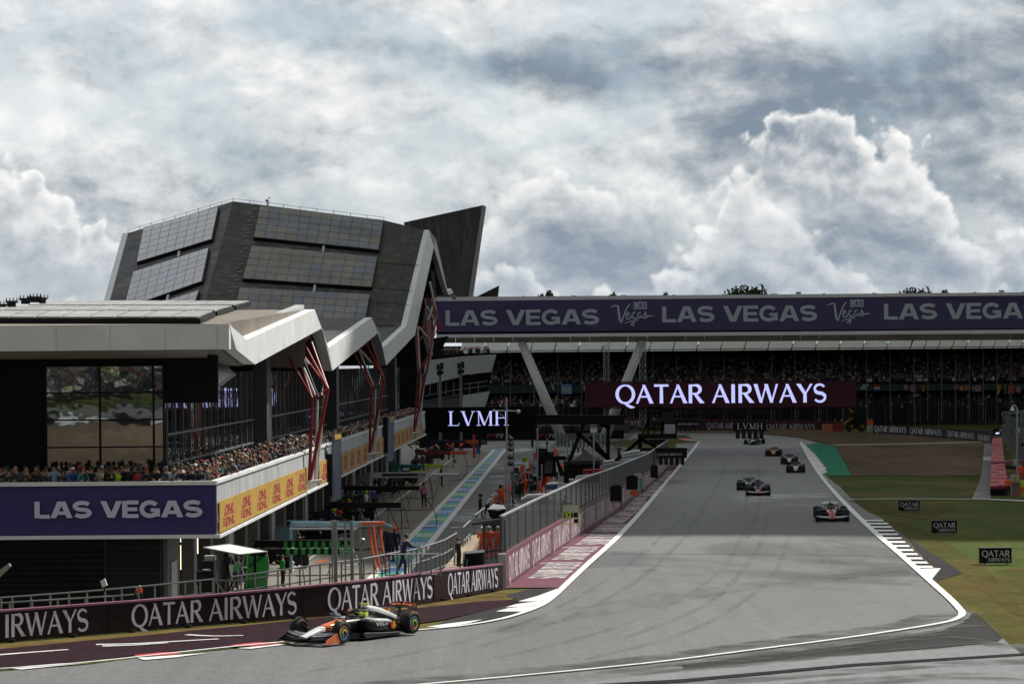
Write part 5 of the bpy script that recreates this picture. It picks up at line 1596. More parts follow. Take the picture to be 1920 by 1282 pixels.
def lattice(name, lab, x0, x1, yt, yb_, Y, mat, n, grp):
 t_ = thing(name, lab, 'tower', P((x0 + x1) / 2, yb_, Y), grp)
 mb = MB(); w_ = (x1 - x0) / SC(Y)
 for x in (x0, x1):
  for d in (0, w_): mb.bar(P(x, yb_, Y + d), P(x, yt, Y + d), .09)
 for i in range(n):
  ya, yc = yb_ + (yt - yb_) * i / n, yb_ + (yt - yb_) * (i + 1) / n
  mb.bar(P(x0, ya, Y), P(x1, yc, Y), .055); mb.bar(P(x1, ya, Y), P(x0, yc, Y), .055); mb.bar(P(x0, ya, Y), P(x1, ya, Y), .05)
  mb.bar(P(x0, ya, Y + w_), P(x1, yc, Y + w_), .05)
 mb.build('lattice', mat, t_)
lattice('truss_tower', 'left silver lattice tower behind the maroon screen', 1132, 1142, 642, 800, YQ + 3, m_galv, 14, 'lattice towers behind the maroon screen')
lattice('truss_tower', 'right silver lattice tower behind the maroon screen', 1199.5, 1210.5, 637, 801, YQ + 3, m_galv, 14, 'lattice towers behind the maroon screen')

YL = 292
l_ = thing('led_screen', 'black LED screen reading LVMH above the pit lane exit', 'screen', P(897, 815, YL))
mb = MB(); mb.prism([P(791, 811, YL), P(1004, 808, YL), P(1004, 761, YL), P(791, 764, YL)], (0, .6, 0)); mb.build('panel', m_led_black, l_)
mb = MB(); ptext(mb, 'LVMH', 840, 798, 954, 797, 27, YL, SERIF, .08, lift=.02); mb.build('lettering', m_led_text, l_)
mb = MB()
for x in (798, 900, 998): mb.bar(P(x, 838, YL + .4), P(x, 809, YL + .4), .25)
mb.build('leg', m_black, l_)
# dark advertising boards below it
m_grey_print = M('silver_print', (.42, .43, .46), .5, .05)
for x0, x1, yt, yb_, lab in ((905, 948, 809, 822, 'black board with a red and silver 75 mark below the LVMH screen'), (1004, 1062, 809, 822, 'black board with a red and silver 75 mark behind the bridge column')):
 YB2 = 405
 s_ = thing('advertising_board', lab, 'board', P((x0 + x1) / 2, yb_, YB2), 'black boards with a 75 mark')
 mb = MB(); mb.prism([P(x0, yb_ + 3, YB2), P(x1, yb_ + 3, YB2), P(x1, yt, YB2), P(x0, yt, YB2)], (0, .3, 0)); mb.build('board', m_black, s_)
 mb = MB(); a = x0 + 6 if x0 < 950 else x0 + 5
 ptext(mb, 'F1', a, 820.5, a + 15, 820.4, 7.5, YB2, BOLD, .05, slant=.35); mb.build('lettering', m_redprint, s_)
 mb = MB(); ptext(mb, '75', a + 17, 820.5, a + 32, 820.4, 7.5, YB2, BOLD, .1, slant=.25); mb.build('numerals', m_grey_print, s_)
mb = MB(); mb.prism([P(870, 826, 402), P(903, 824, 402), P(903, 808, 402), P(870, 810, 402)], (0, .3, 0)); tag(mb.build('advertising_board', M('plum_board', (.10, .05, .08), .5, .5, .8), None, P(886, 826, 402)), 'plum coloured board left of the first 75 board', 'board')
mb = MB(); mb.prism([P(780, 826, 408), P(1170, 822, 408), P(1170, 806, 408), P(780, 806, 408)], (0, .3, 0)); tag(mb.build('dark_hoarding', m_black, None, P(975, 824, 408)), 'long black hoarding behind the pit lane exit boards', 'hoarding')

# ---------------------------------------------------------------- start gantry structure
YS = 300
g_ = thing('start_gantry', 'black steel start gantry with braced tower and arms over the pit wall', 'gantry', P(1200, 860, YS))
def gp(x, y, d=0.0): return P(x, y, YS + d)
mb = MB()
mb.bar(gp(1003, 786), gp(1170, 787), 1.0, 1.05)
for a, b_ in (((1094, 795), (1052, 905)), ((1068, 800), (1150, 868)), ((1140, 792), (1140, 870)), ((1150, 868), (1200, 824)), ((1200, 822), (1200, 862)), ((1200, 822), (1240, 842)), ((1144, 802), (1125, 795)), ((1126, 868), (1160, 868)), ((1106, 818), (1140, 860))):
 mb.bar(gp(*a), gp(*b_), .42, .42)
mb.build('frame', m_black, g_)
mb = MB()
mb.bar(gp(1196, 817), gp(1268, 817), 1.6, .55)
for a, b_ in (((1215, 815), (1215, 764)), ((1241, 815), (1241, 764)), ((1205, 812), (1228, 764)), ((1250, 814), (1233, 764)), ((1215, 774), (1241, 774)), ((1214, 764), (1243, 764)), ((1267, 816), (1267, 790)), ((1215, 794), (1268, 794)), ((1215, 804), (1268, 804)), ((1215, 764), (1440, 771.5)), ((1270, 776), (1440, 775))):
 mb.bar(gp(*a), gp(*b_), .26, .26)
mb.bar(gp(1270, 775), gp(1442, 774.5), .4, .35)
for x in (1300, 1333, 1368, 1405, 1440): mb.bar(gp(x, 775), gp(x, 797), .12, .12)
mb.build('tower', m_black, g_)
mb = MB(); mb.prism([gp(1246, 813, -.6), gp(1266, 813, -.6), gp(1266, 795, -.6), gp(1246, 795, -.6)], (0, .1, 0)); mb.build('panel', m_lightpanel, g_)
mb = MB()
for x, y, w_, h_ in ((1234, 828, 2.0, .55), (1251, 782, 1.4, .9), (1180, 773, .9, .9)): mb.box(gp(x, y, -.2), (w_, .8, h_))
mb.build('equipment_box', m_blackplastic, g_)
mb = MB(); mb.bar(gp(1196, 798, -.3), gp(1150, 838, -.3), .1); mb.bar(gp(1196, 805, -.3), gp(1150, 846, -.3), .1)
for k in range(8): mb.bar(gp(1196 - 6 * k, 798 + 5.2 * k, -.3), gp(1196 - 6 * k, 806 + 5.2 * k, -.3), .06)
mb.build('stair_rail', m_steel_grey, g_)
def lightboard(name, lab, x0, y0, x1, y1, Y, text, font, lamps, tx0, tx1, ty, cap, arm=None):
 b_ = thing(name, lab, 'board', P((x0 + x1) / 2, y1, Y))
 mb = MB(); mb.prism([P(x0, y1, Y), P(x1, y1, Y), P(x1, y0, Y), P(x0, y0, Y)], (0, .5, 0))
 if arm: mb.bar(P(arm[0], arm[1], Y + .3), P(arm[2], arm[3], Y + .3), .3, .3)
 mb.build('panel', m_black, b_)
 mb = MB(); ptext(mb, text, tx0, ty, tx1, ty, cap, Y, font, .12, lift=.02); mb.build('lettering', m_boardtext, b_)
 for i in range(lamps):
  mb = MB(); xc = x0 + (x1 - x0) * (i + .8) / (lamps + .6); hw = (x1 - x0) / lamps * .30; hh = (y1 - y0) * .72
  mb.prism([P(xc - hw, y1 + hh, Y), P(xc + hw, y1 + hh, Y), P(xc + hw, y1 - .5, Y), P(xc - hw, y1 - .5, Y)], (0, .4, 0))
  for k in (0.25, .5, .75): mb.tube([P(xc, y1 + hh * k, Y - .05), P(xc, y1 + hh * k, Y + .05)], hw * .55 / SC(Y), 8)
  mb.build('lamp_box', m_blackplastic, b_)
lightboard('light_board', 'black board reading LVMH with five lamp boxes hanging over the track', 1374.5, 788.5, 1437, 808, 296, 'LVMH', SERIF, 5, 1382, 1430, 804.5, 11.5)
lightboard('light_board', 'black QATAR AIRWAYS board with lamp boxes beside the pit wall end', 1231, 841, 1288, 858.5, 262, 'QATAR AIRWAYS', FLARE, 5, 1232.5, 1279, 854, 4.8, (1200, 842, 1288, 842))
lightboard('light_board', 'small distant QATAR AIRWAYS board with lamp boxes right of the gantry platform', 1269, 789, 1309, 800, 330, 'QATAR AIRWAYS', FLARE, 4, 1271, 1308, 796.5, 3.6, (1262, 788, 1305, 788))

# ---------------------------------------------------------------- right side: tyre wall, sign, lamp, boards
YT0, YT1 = 206, 372
ty = thing('tyre_wall', 'long tyre wall wrapped in faded pink belting beside the gravel trap', 'barrier', P(1873, 936, YT0))
m_pinkbelt = M('pink_belting', (.36, .030, .055), .55, .22, .7, bump=.2)
a0, a1 = P(1856.5, 911, YT0), P(1889.5, 911, YT0); b0, b1 = P(1860, 815, YT1), P(1878, 815, YT1)
b0.z = b1.z = a0.z + (T(YT1) - T(YT0)); a1.z = a0.z
zb = T(YT0)
mb = MB()
NSEG = 22
for i in range(NSEG):
 f0, f1 = i / NSEG + .0015, (i + 1) / NSEG - .0015
 # stretch segments so they look even in length
 for s0, s1 in ((0, .49), (.51, 1)):
  A = [a0.lerp(a1, s0).lerp(b0.lerp(b1, s0), f0), a0.lerp(a1, s1).lerp(b0.lerp(b1, s1), f0), a0.lerp(a1, s1).lerp(b0.lerp(b1, s1), f1), a0.lerp(a1, s0).lerp(b0.lerp(b1, s0), f1)]
  mb.hexa([p + V((0, 0, -.25)) for p in A], [p + V((0, 0, .03 * ((i * 7 + int(s0 * 10)) % 3))) for p in A])
mb.build('belting', m_pinkbelt, ty)
mb = MB(); mb.hexa([V((p.x, p.y, T(p.y))) for p in (a0, a1, b1, b0)], [p + V((0, 0, -.2)) for p in (a0, a1, b1, b0)]); mb.build('tyre_stack', m_black, ty)
mb = MB(); mb.hexa([p + V((0, 0, .02)) for p in (a0.lerp(b0, .32), a1.lerp(b1, .32) + V((2.6, 0, 0)), a1.lerp(b1, .335) + V((2.6, 0, 0)), a0.lerp(b0, .335))], [p + V((0, 0, .16)) for p in (a0.lerp(b0, .32), a1.lerp(b1, .32) + V((2.6, 0, .2)), a1.lerp(b1, .335) + V((2.6, 0, .2)), a0.lerp(b0, .335))]); mb.build('cross_beam', M('faded_pink_beam', (.20, .06, .08), .6), ty)

def grass_board(x0, y0, x1, y1, lab):
 yb_ = G((x0 + x1) / 2, y1 + 2); Y = yb_.y
 b_ = thing('advertising_board', lab, 'board', yb_, 'low QATAR AIRWAYS boards on the grass')
 mb = MB(); mb.prism([P(x0, y1, Y), P(x1, y1 - .5, Y), P(x1, y0, Y), P(x0, y0 + .5, Y)], (0, .25, 0)); mb.prism([P(x0, y0 + .4, Y - .02), P(x1, y0, Y - .02), P(x1, y0 - 1, Y - .02), P(x0, y0 - .5, Y - .02)], (0, .29, 0), 1); mb.build('board', [m_black, m_greywall], b_)
 mb = MB(); w_, h_ = x1 - x0, y1 - y0
 ptext(mb, 'QATAR', x0 + w_ * .07, y0 + h_ * .56, x1 - w_ * .07, y0 + h_ * .55, h_ * .40, Y, lift=.01); ptext(mb, 'AIRWAYS', x0 + w_ * .26, y0 + h_ * .90, x1 - w_ * .06, y0 + h_ * .89, h_ * .26, Y, lift=.01)
 mb.build('lettering', M('white_board_print', (.62, .62, .63), .5, .04), b_)
 mb = MB()
 for f in (.15, .85): mb.bar(P(x0 + w_ * f, y1, Y + .12), P(x0 + w_ * f, y1 + 2.2, Y + .12), .05)
 mb.build('leg', m_black, b_)
grass_board(1685.5, 938.5, 1724.5, 957, 'farthest and smallest QATAR AIRWAYS board on the grass')
grass_board(1747.5, 976, 1794.5, 998.5, 'middle QATAR AIRWAYS board on the grass, right of the kerb')
grass_board(1837, 1027, 1897, 1055.5, 'nearest and largest QATAR AIRWAYS board on the dry grass')

ws = thing('warning_sign', 'white panel with yellow warning triangle behind the tyre wall end', 'sign', P(1903, 936, 203))
mb = MB(); mb.prism([P(1895, 904, 203), P(1911, 904, 203), P(1911, 889, 203), P(1895, 889, 203)], (0, .1, 0)); mb.build('panel', m_lightpanel, ws)
mb = MB(); mb.prism([P(1898.5, 902, 202.9), P(1909, 902, 202.9), P(1903.5, 891, 202.9)], (0, .05, 0)); mb.build('triangle', M('sign_yellow', (.62, .42, .02), .5, .05), ws)
mb = MB(); mb.prism([P(1903, 899, 202.85), P(1904, 899, 202.85), P(1904, 894, 202.85), P(1903, 894, 202.85)], (0, .02, 0)); mb.prism([P(1903, 901, 202.85), P(1904, 901, 202.85), P(1904, 900, 202.85), P(1903, 900, 202.85)], (0, .02, 0)); mb.build('mark', m_black, ws)
mb = MB(); mb.prism([P(1898, 932, 203.3), P(1912, 932, 203.3), P(1911, 904, 203.3), P(1897, 904, 203.3)], (0, .6, 0)); mb.build('cabinet', M('dusty_pink_panel', (.30, .17, .17), .6, .15), ws)
lp = thing('street_lamp', 'grey swan neck lamp post at the right edge', 'lamp', P(1907, 905, 230))
mb = MB(); mb.tube([P(1907, 905, 230), P(1907, 775, 230), P(1906.5, 765, 230), P(1904, 760.5, 230), P(1900.5, 760, 230), P(1898.5, 763, 230)], .085, 8); mb.build('post', m_galv, lp)
mb = MB(); mb.tube([P(1898.5, 762.5, 230), P(1898.5, 765, 230), P(1898.5, 769, 230)], [.08, .12, .2], 10); mb.build('lamp_shade', m_fascia, lp)
tw = thing('access_stair', 'dark steel stair and platform behind the pink tyre wall', 'stair', P(1905, 870, 262))
mb = MB()
for a, b_ in (((1880, 775), (1918, 835)), ((1881, 797), (1912, 850)), ((1876, 805), (1912, 862)), ((1916, 770), (1916, 900)), ((1890, 775), (1890, 815)), ((1880, 775), (1940, 770)), ((1905, 835), (1940, 832)), ((1885, 875), (1925, 880))):
 mb.bar(P(a[0], a[1], 262), P(b_[0], b_[1], 262), .32, .3)
for k in range(10): mb.bar(P(1881 + 3.4 * k, 792 + 5.6 * k, 262), P(1881 + 3.4 * k, 778 + 5.6 * k, 262), .08)
mb.build('flight', m_steel_grey, tw)
mb = MB(); mb.prism([P(1888, 780, 264), P(1912, 782, 264), P(1906, 822, 264), P(1893, 820, 264)], (0, .2, 0)); mb.prism([P(1906, 842, 264), P(1960, 840, 264), P(1960, 862, 264), P(1912, 862, 264)], (0, .2, 0)); mb.build('platform', M('chequer_plate', (.11, .12, .13), .5, .25, 3), tw)
mb = MB(); mb.prism([P(1904, 804, 300), P(1980, 801, 300), P(1980, 808, 300), P(1904, 811, 300)], (0, 2, 0)); tag(mb.build('container_roof', m_lightpanel, None, P(1940, 806, 300)), 'pale flat roof edge behind the access stair', 'shelter')
mb = MB(); mb.prism([P(1900, 872, 225), P(1907, 872, 225), P(1907, 860, 225), P(1900, 860, 225)], (0, .1, 0)); tag(mb.build('notice', m_lightpanel, None, P(1903, 872, 225)), 'small pale notice on the lamp post', 'sign')
wc = thing('marshal_light_panel', 'dark box with a small lit screen at the far end of the tyre wall', 'screen', P(1870, 815, 368))
mb = MB(); mb.prism([P(1862, 816, 368), P(1877, 816, 368), P(1877, 803, 368), P(1862, 803, 368)], (0, .5, 0)); mb.build('box', m_black, wc)
mb = MB(); mb.prism([P(1866.5, 813.5, 367.9), P(1873, 813.5, 367.9), P(1874, 810, 367.9), P(1867, 810.5, 367.9)], (0, .05, 0)); mb.build('screen', M('lit_screen', (.55, .6, .9), .5, 0, emit=.9), wc)

# ---------------------------------------------------------------- trees beyond the stand
m_bark = M('bark', (.07, .055, .04), .9, .2)
m_leaf = [M('leaf_dark', (.040, .062, .018), .7, .2, .6), M('leaf_mid', (.065, .098, .028), .7, .2, .6), M('leaf_light', (.10, .135, .042), .7, .2, .6)]
def make_tree(seed, w_, h_):
 rnd = random.Random(seed)
 t_ = thing('tree', 'x', 'tree', (0, 0, 0), 'trees beyond the grandstand')
 mb = MB(); mb.tube([V((0, 0, 0)), V((.1, 0, h_ * .35)), V((0, .1, h_ * .7))], [.5, .38, .18], 8)
 for k in range(7):
  a = rnd.random() * 6.28; z = h_ * (.35 + .05 * k)
  mb.tube([V((0, 0, z)), V((math.cos(a) * w_ * .2, math.sin(a) * w_ * .2, z + h_ * .14)), V((math.cos(a) * w_ * .36, math.sin(a) * w_ * .36, z + h_ * .24))], [.2, .12, .05], 6)
 mb.build('trunk', m_bark, t_)
 mb = MB()
 cl = []
 for k in range(70):
  a = rnd.random() * 6.28; z = h_ * (.38 + .54 * rnd.random() ** .7)
  r_ = (rnd.random() ** .4) * w_ * .46 * math.sqrt(max(.03, 1 - ((z / h_ - .52) / .44) ** 2))
  cl.append((V((math.cos(a) * r_, math.sin(a) * r_, z)), w_ * (.07 + .07 * rnd.random())))
 for c, rad in cl:
  sh = rnd.choice((0, 0, 1, 1, 2))
  for _ in range(110):
   d = V((rnd.gauss(0, 1), rnd.gauss(0, 1), rnd.gauss(0, 1))).normalized() * rad * (.55 + .5 * rnd.random())
   p = c + d; s_ = .24 + .22 * rnd.random()
   u = V((rnd.gauss(0, 1), rnd.gauss(0, 1), rnd.gauss(0, .6))).normalized(); v_ = u.cross(V((rnd.gauss(0, 1), rnd.gauss(0, 1), 1))).normalized()
   mb.poly([p - u * s_, p + v_ * s_ * .6, p + u * s_, p - v_ * s_ * .6], min(2, max(0, sh + rnd.choice((-1, 0, 0, 1)))))
 mb.build('crown', m_leaf, t_)
 return t_
YTR = 640
protos = [make_tree(1, 9, 13), make_tree(2, 5, 12.5), make_tree(3, 13, 14)]
used = set()
for k, x, yt, w_, lab in ((0, 1026, 543, 42, 'round tree top showing above the left part of the footbridge'), (1, 1147, 542, 22, 'narrow tree top above the footbridge, right of the round one'), (0, 1245, 547, 36, 'low tree top above the middle of the footbridge'),
        (2, 1395, 537, 88, 'broadest tree crown above the footbridge, left of the right-hand row'), (2, 1712, 541, 72, 'wide low tree crown above the right part of the footbridge'), (0, 1768, 542, 40, 'rounded tree crown next to the wide low one at right'), (1, 1850, 545, 30, 'small tree top farthest right above the footbridge')):
 t_ = protos[k] if k not in used else copy_tree(protos[k])
 used.add(k)
 wd, ht = ((9, 13), (5, 12.5), (13, 14))[k]
 sx = w_ / SC(YTR) / wd * 1.45
 topz = P(x, yt + .5, YTR).z
 t_.location = (P(x, yt, YTR).x, YTR, -.3)
 t_.scale = (sx, sx, (topz + .3) / (ht * .99))
 t_['label'] = lab
# ---------------------------------------------------------------- near barrier with QATAR AIRWAYS wording
m_barrier = M('burgundy_board', (.017, .0032, .006), .6, .25, .8, spec=.25)
m_barrier_cap = M('pink_edge', (.26, .10, .15), .5, .15, 1)
m_bar_text = M('lilac_board_print', (.62, .59, .70), .5, .08, 2)
BKEY = [(-40, 1206, 91.3), (0, 1203, 91.6), (204, 1186, 91.9), (247, 1182.5, 92.1), (380, 1171.5, 92.6), (480, 1164, 93.1), (555, 1157.5, 93.7), (615, 1152.5, 94.6), (652, 1149, 95.6), (740, 1138, 97.4), (810, 1127, 99.4), (840, 1122.5, 100.6), (933, 1105.5, 105.7), (943, 1103.5, 106.4)]
BTOP = {-40: 1148, 0: 1145, 204: 1130, 247: 1127, 380: 1117, 480: 1108, 555: 1101, 615: 1095, 652: 1091.5, 740: 1081, 810: 1072.5, 840: 1068.5, 933: 1058, 943: 1057}
bb_ = [G(x, y + 1) for x, y, Y in BKEY]; bt_ = [P(k[0], BTOP[k[0]], p.y) for k, p in zip(BKEY, bb_)]
bar_t = thing('advertising_barrier', 'long burgundy barrier with large QATAR AIRWAYS lettering beside the near racing car', 'barrier', bb_[6])
mb = MB()
for i in range(len(bb_) - 1):
 d = (bb_[i + 1] - bb_[i]).normalized(); n = V((-d.y, d.x, 0)) * .12
 mb.hexa([bb_[i], bb_[i + 1], bb_[i + 1] + n, bb_[i] + n], [bt_[i], bt_[i + 1], bt_[i + 1] + n, bt_[i] + n])
mb.build('board', m_barrier, bar_t)
mb = MB()
for i in range(len(bb_) - 1):
 d = (bb_[i + 1] - bb_[i]).normalized(); n = V((-d.y, d.x, 0))
 a, b_ = bt_[i] - n * .02, bt_[i + 1] - n * .02
 mb.hexa([a + V((0, 0, -.035)), b_ + V((0, 0, -.035)), b_ + n * .2 + V((0, 0, -.035)), a + n * .2 + V((0, 0, -.035))], [a + V((0, 0, .03)), b_ + V((0, 0, .03)), b_ + n * .2 + V((0, 0, .03)), a + n * .2 + V((0, 0, .03))])
mb.build('cap', m_barrier_cap, bar_t)
for f in range(12):
 mb = MB(); p, q = along(bb_, plen(bb_) * (f + .5) / 12); mb.box(p + V((0, -.02, -.02)), (.2, .2, .2)); mb.build('foot', m_blackplastic, bar_t)
_bl = [0]
for a, b_ in zip(bb_, bb_[1:]): _bl.append(_bl[-1] + (b_ - a).length)
def bpoint(s, v):
 for i in range(len(_bl) - 1):
  if s <= _bl[i + 1] or i == len(_bl) - 2:
   f = (s - _bl[i]) / (_bl[i + 1] - _bl[i]); a, b_ = bb_[i].lerp(bb_[i + 1], f), bt_[i].lerp(bt_[i + 1], f)
   d = (bb_[i + 1] - bb_[i]).normalized()
   return a.lerp(b_, v) + V((d.y, -d.x, 0)) * .008
def s_at(x):
 ks = [k[0] for k in BKEY]
 for i in range(len(ks) - 1):
  if ks[i] <= x <= ks[i + 1]: return _bl[i] + (_bl[i + 1] - _bl[i]) * (x - ks[i]) / (ks[i + 1] - ks[i])
for x0, x1 in ((247, 555), (615, 810), (840, 933)):
 mb = MB()
 s0, s1 = s_at(x0), s_at(x1); tw = text_width('QATAR AIRWAYS', FLARE, .07)
 lettering(mb, 'QATAR AIRWAYS', FLARE, lambda u, v, d: bpoint(s0 + (s1 - s0) * u / tw, .14 + v * .74) + V((0, -d - .002, 0)), .07)
 mb.build('lettering', m_bar_text, bar_t)
mb = MB(); s1 = s_at(163); tw = text_width('IRWAYS', FLARE, .07); s0 = s1 - (s_at(555) - s_at(247)) * tw / text_width('QATAR AIRWAYS', FLARE, .07)
lettering(mb, 'IRWAYS', FLARE, lambda u, v, d: bpoint(s0 + (s1 - s0) * u / tw, .14 + v * .74) + V((0, -d - .002, 0)), .07)
mb.build('lettering', m_bar_text, bar_t)

for k in range(1, 17):
 s_ = plen(bb_) * k / 17; mb = MB(); mb.bar(bpoint(s_, .01) , bpoint(s_, .97), .018, .006); mb.build('panel_seam', m_black, bar_t)
# ---------------------------------------------------------------- pit wall and catch fence
m_pwall = M('pink_wall_paint', (.115, .030, .050), .6, .18, .8)
m_pw_text = M('worn_wall_print', (.60, .50, .54), .6, .25, 1.5)
pw = thing('pit_wall', 'pink pit wall with worn QATAR AIRWAYS wording along the straight', 'wall', PITWALL[0])
PWL = [p.copy() for p in PITWALL]
for p in PWL: p.z = T(p.y) - .02
def wall_off(path, i):
 d = (path[min(i + 1, len(path) - 1)] - path[max(i - 1, 0)]).normalized(); return V((-d.y, d.x, 0)).normalized()
dense = [along(PWL, plen(PWL) * i / 60)[0] for i in range(61)]
HW = 1.40
mb = MB()
rings = []
for i, p in enumerate(dense):
 n = wall_off(dense, i) * .35
 rings.append([p, p + V((0, 0, HW)), p + n + V((0, 0, HW)), p + n])
mb.loft(rings); mb.build('wall', m_pwall, pw)
L_ = plen(dense); d = 1.2
def pw_pt(s, z, out=.012):
 p, q = along(dense, max(.01, min(L_ - .01, s))); return p + V((q.y, -q.x, 0)).normalized() * out + V((0, 0, z))
while d < L_ - 10:
 tw = text_width('QATAR AIRWAYS', FLARE)
 ln = 8.2
 mb = MB(); lettering(mb, 'QATAR AIRWAYS', FLARE, lambda u, v, dd, d=d: pw_pt(d + u / tw * ln, .18 + v * 1.02, .012 + dd), .1, step=.003, wt=1.75)
 mb.build('lettering', m_pw_text, pw); d += 9.6
mb = MB(); mb.hexa([PWL[0] + V((-.30, -.35, 0)), PWL[0] + V((.02, -.35, 0)), PWL[0] + V((.02, -.03, 0)), PWL[0] + V((-.30, -.03, 0))], [q + V((0, 0, 1.42)) for q in (PWL[0] + V((-.30, -.35, 0)), PWL[0] + V((.02, -.35, 0)), PWL[0] + V((.02, -.03, 0)), PWL[0] + V((-.30, -.03, 0)))]); mb.build('end_block', m_fascia_edge, pw)

cf = thing('catch_fence', 'grey wire catch fence standing on the pink pit wall', 'fence', PWL[0] + V((0, 0, HW)))
m_fgrey = M('fence_steel', (.022, .024, .025), .5, .15, 3, metal=.3)
HF = 2.92
m_fpost = M('fence_post_steel', (.05, .054, .055), .5, .15, 3)
for i in range(0, 61):
 p = dense[i] + wall_off(dense, i) * .18
 mb = MB(); mb.bar(p + V((0, 0, HW - .02)), p + V((0, 0, HF - .1)), .08, .08); mb.build('post', m_fpost, cf)
mb = MB()
for k in range(22):
 z = HW + .06 + k * (HF - HW - .1) / 21
 mb.loft([[dense[i] + wall_off(dense, i) * .13 + V((0, -.008, z - .018)), dense[i] + wall_off(dense, i) * .13 + V((0, .008, z - .018)), dense[i] + wall_off(dense, i) * .13 + V((0, .008, z + .018)), dense[i] + wall_off(dense, i) * .13 + V((0, -.008, z + .018))] for i in range(61)])
s = .5
while s < L_:
 p, q = along(dense, s); p = p + V((-q.y, q.x, 0)) * .135; mb.bar(p + V((0, 0, HW)), p + V((0, 0, HF - .05)), .012, .012); s += .55
mb.build('mesh_panel', m_fgrey, cf)
mb = MB(); mb.loft([[dense[i] + wall_off(dense, i) * .08 + V((0, 0, HF - .05)), dense[i] + wall_off(dense, i) * .22 + V((0, 0, HF - .04)), dense[i] + wall_off(dense, i) * .22 + V((0, 0, HF + .02)), dense[i] + wall_off(dense, i) * .08 + V((0, 0, HF + .01))] for i in range(61)])
mb.build('top_rail', m_rail if 'm_rail' in globals() else m_galv, cf)

# gate at the near end of the fence
Yg = 108.5
gt = thing('wire_gate', 'steel framed wire gate closing the near end of the catch fence', 'gate', P(925, 1060, Yg))
mb = MB()
for a, b_ in (((907, 985), (907, 1061)), ((942, 977), (942, 1058)), ((905, 984), (943, 980)), ((907, 1034), (942, 1030))): mb.bar(P(*a, Yg), P(*b_, Yg), .09)
mb.bar(P(884, 982, Yg), P(945, 973.5, Yg), .22, .12); mb.bar(P(944, 974, Yg), P(946, 1057, Yg), .14)
mb.build('frame', m_fpost, gt)
mb = MB()
for k in range(24): mb.bar(P(907, 988 + 3.05 * k, Yg), P(942, 982 + 3.05 * k, Yg), .022)
for k in range(12): mb.bar(P(909 + 2.9 * k, 986, Yg), P(909 + 2.9 * k, 1060, Yg), .010)
mb.build('mesh_panel', m_fgrey, gt)

# ---------------------------------------------------------------- railings behind the barrier
m_rail = M('railing_steel', (.24, .25, .26), .45, .15, 2, metal=.3)
def railing(lab, pts, posts, drop, mid, r_=.035, group='railings behind the burgundy barrier'):
 """pts: top rail (px,py,Y); posts: list of px; drop: post length m"""
 t_ = thing('railing', lab, 'railing', P(*pts[0]) + V((0, 0, -drop)), group)
 w_ = [P(*p) for p in pts]
 mb = MB(); mb.tube(w_, r_, 6)
 for dz in mid: mb.tube([p + V((0, 0, -dz)) for p in w_], r_ * .85, 6)
 mb.build('rail', m_rail, t_)
 for x in posts:
  for (xa, ya, Ya), (xb, yb_, Yb) in zip(pts, pts[1:]):
   if min(xa, xb) <= x <= max(xa, xb):
    f = (x - xa) / (xb - xa); p = P(x, ya + (yb_ - ya) * f, Ya + (Yb - Ya) * f); break
  else: continue
  mb = MB(); mb.bar(p + V((0, 0, -drop)), p, .06, .06); mb.build('post', m_rail, t_)
 return t_
railing('long grey railing at left behind the burgundy barrier, ending at the camera canopy', [(-30, 1122, 97), (0, 1120, 97), (163, 1108, 97.5), (290, 1096.5, 98), (401, 1085, 98.5)], [2, 23, 58, 94, 129, 163, 197, 228, 260, 290, 319, 347, 375, 399], 1.15, (.5,))
railing('low second railing at far left, lower than the long one', [(-30, 1132, 95.5), (60, 1126, 95.5), (212, 1117, 96), (262, 1113, 96)], [18, 60, 108, 160, 212], 1.0, (.4,))
railing('railing below the camera canopy and in front of the green panel', [(433, 1081, 99), (500, 1072, 99.3), (543, 1066, 99.5), (618, 1055, 100)], [452, 478, 500, 521, 543, 562, 581, 600, 618], 1.3, (.55, 1.0))
railing('long sloping railing along the pit lane that the man in overalls leans on', [(618, 1055, 100), (682, 1047, 101), (738, 1036, 102.5), (773, 1030.5, 104), (806, 1021, 106), (833, 1012, 109), (856, 999, 113)], [640, 662, 682, 701, 716, 730, 744, 758, 771, 781, 790, 799, 808, 816, 824, 831, 838, 844, 850, 855], 1.25, (.55, 1.05))
railing('short railing stepping up toward the wire gate', [(846, 989.5, 116), (868, 988.5, 116.2), (882, 975, 121)], [847, 868, 872, 876, 881], 1.7, (.6,))
railing('low tubular gate in front of the man in overalls', [(722, 1039, 99), (770, 1038.5, 99.5), (823, 1038, 100), (827, 1042, 100)], [723, 745, 766, 788, 808, 826], .78, (.76,))
railing('white stair handrail beside the dark cart by the fence end', [(890, 966, 128), (902, 956, 130), (908, 952, 131)], [890, 908], 2.0, ())

# tall steel post frames
pfm = thing('post_frame', 'tall grey steel post frame with two broad uprights in the railing', 'frame', P(640, 1090, 98.7))
mb = MB()
for x, w_ in ((629.5, .14), (660, .11)): mb.bar(P(x, 1091, 98.7), P(x - 1, 976, 98.7), w_, .14)
mb.bar(P(620, 976.5, 98.9), P(662, 979, 98.9), .06); mb.bar(P(636, 1032, 98.9), P(676, 1038, 99), .06)
mb.build('upright', m_rail, pfm)
mb = MB()
for x in (623, 648, 675): mb.bar(P(x, 1091, 99.6), P(x + (0 if x < 640 else -1), 980, 99.6), .055)
for k in range(9): mb.bar(P(640, 990 + 11 * k, 99.6), P(656, 990 + 11 * k, 99.6), .025)
mb.build('bracing', m_rail, pfm)
wl = thing('walkway_light', 'small round grey sensor head on a thin pole by the post frame', 'lamp', P(678, 1088, 99.2))
mb = MB(); mb.bar(P(678, 1090, 99.2), P(678, 1018, 99.2), .05); mb.build('pole', m_rail, wl)
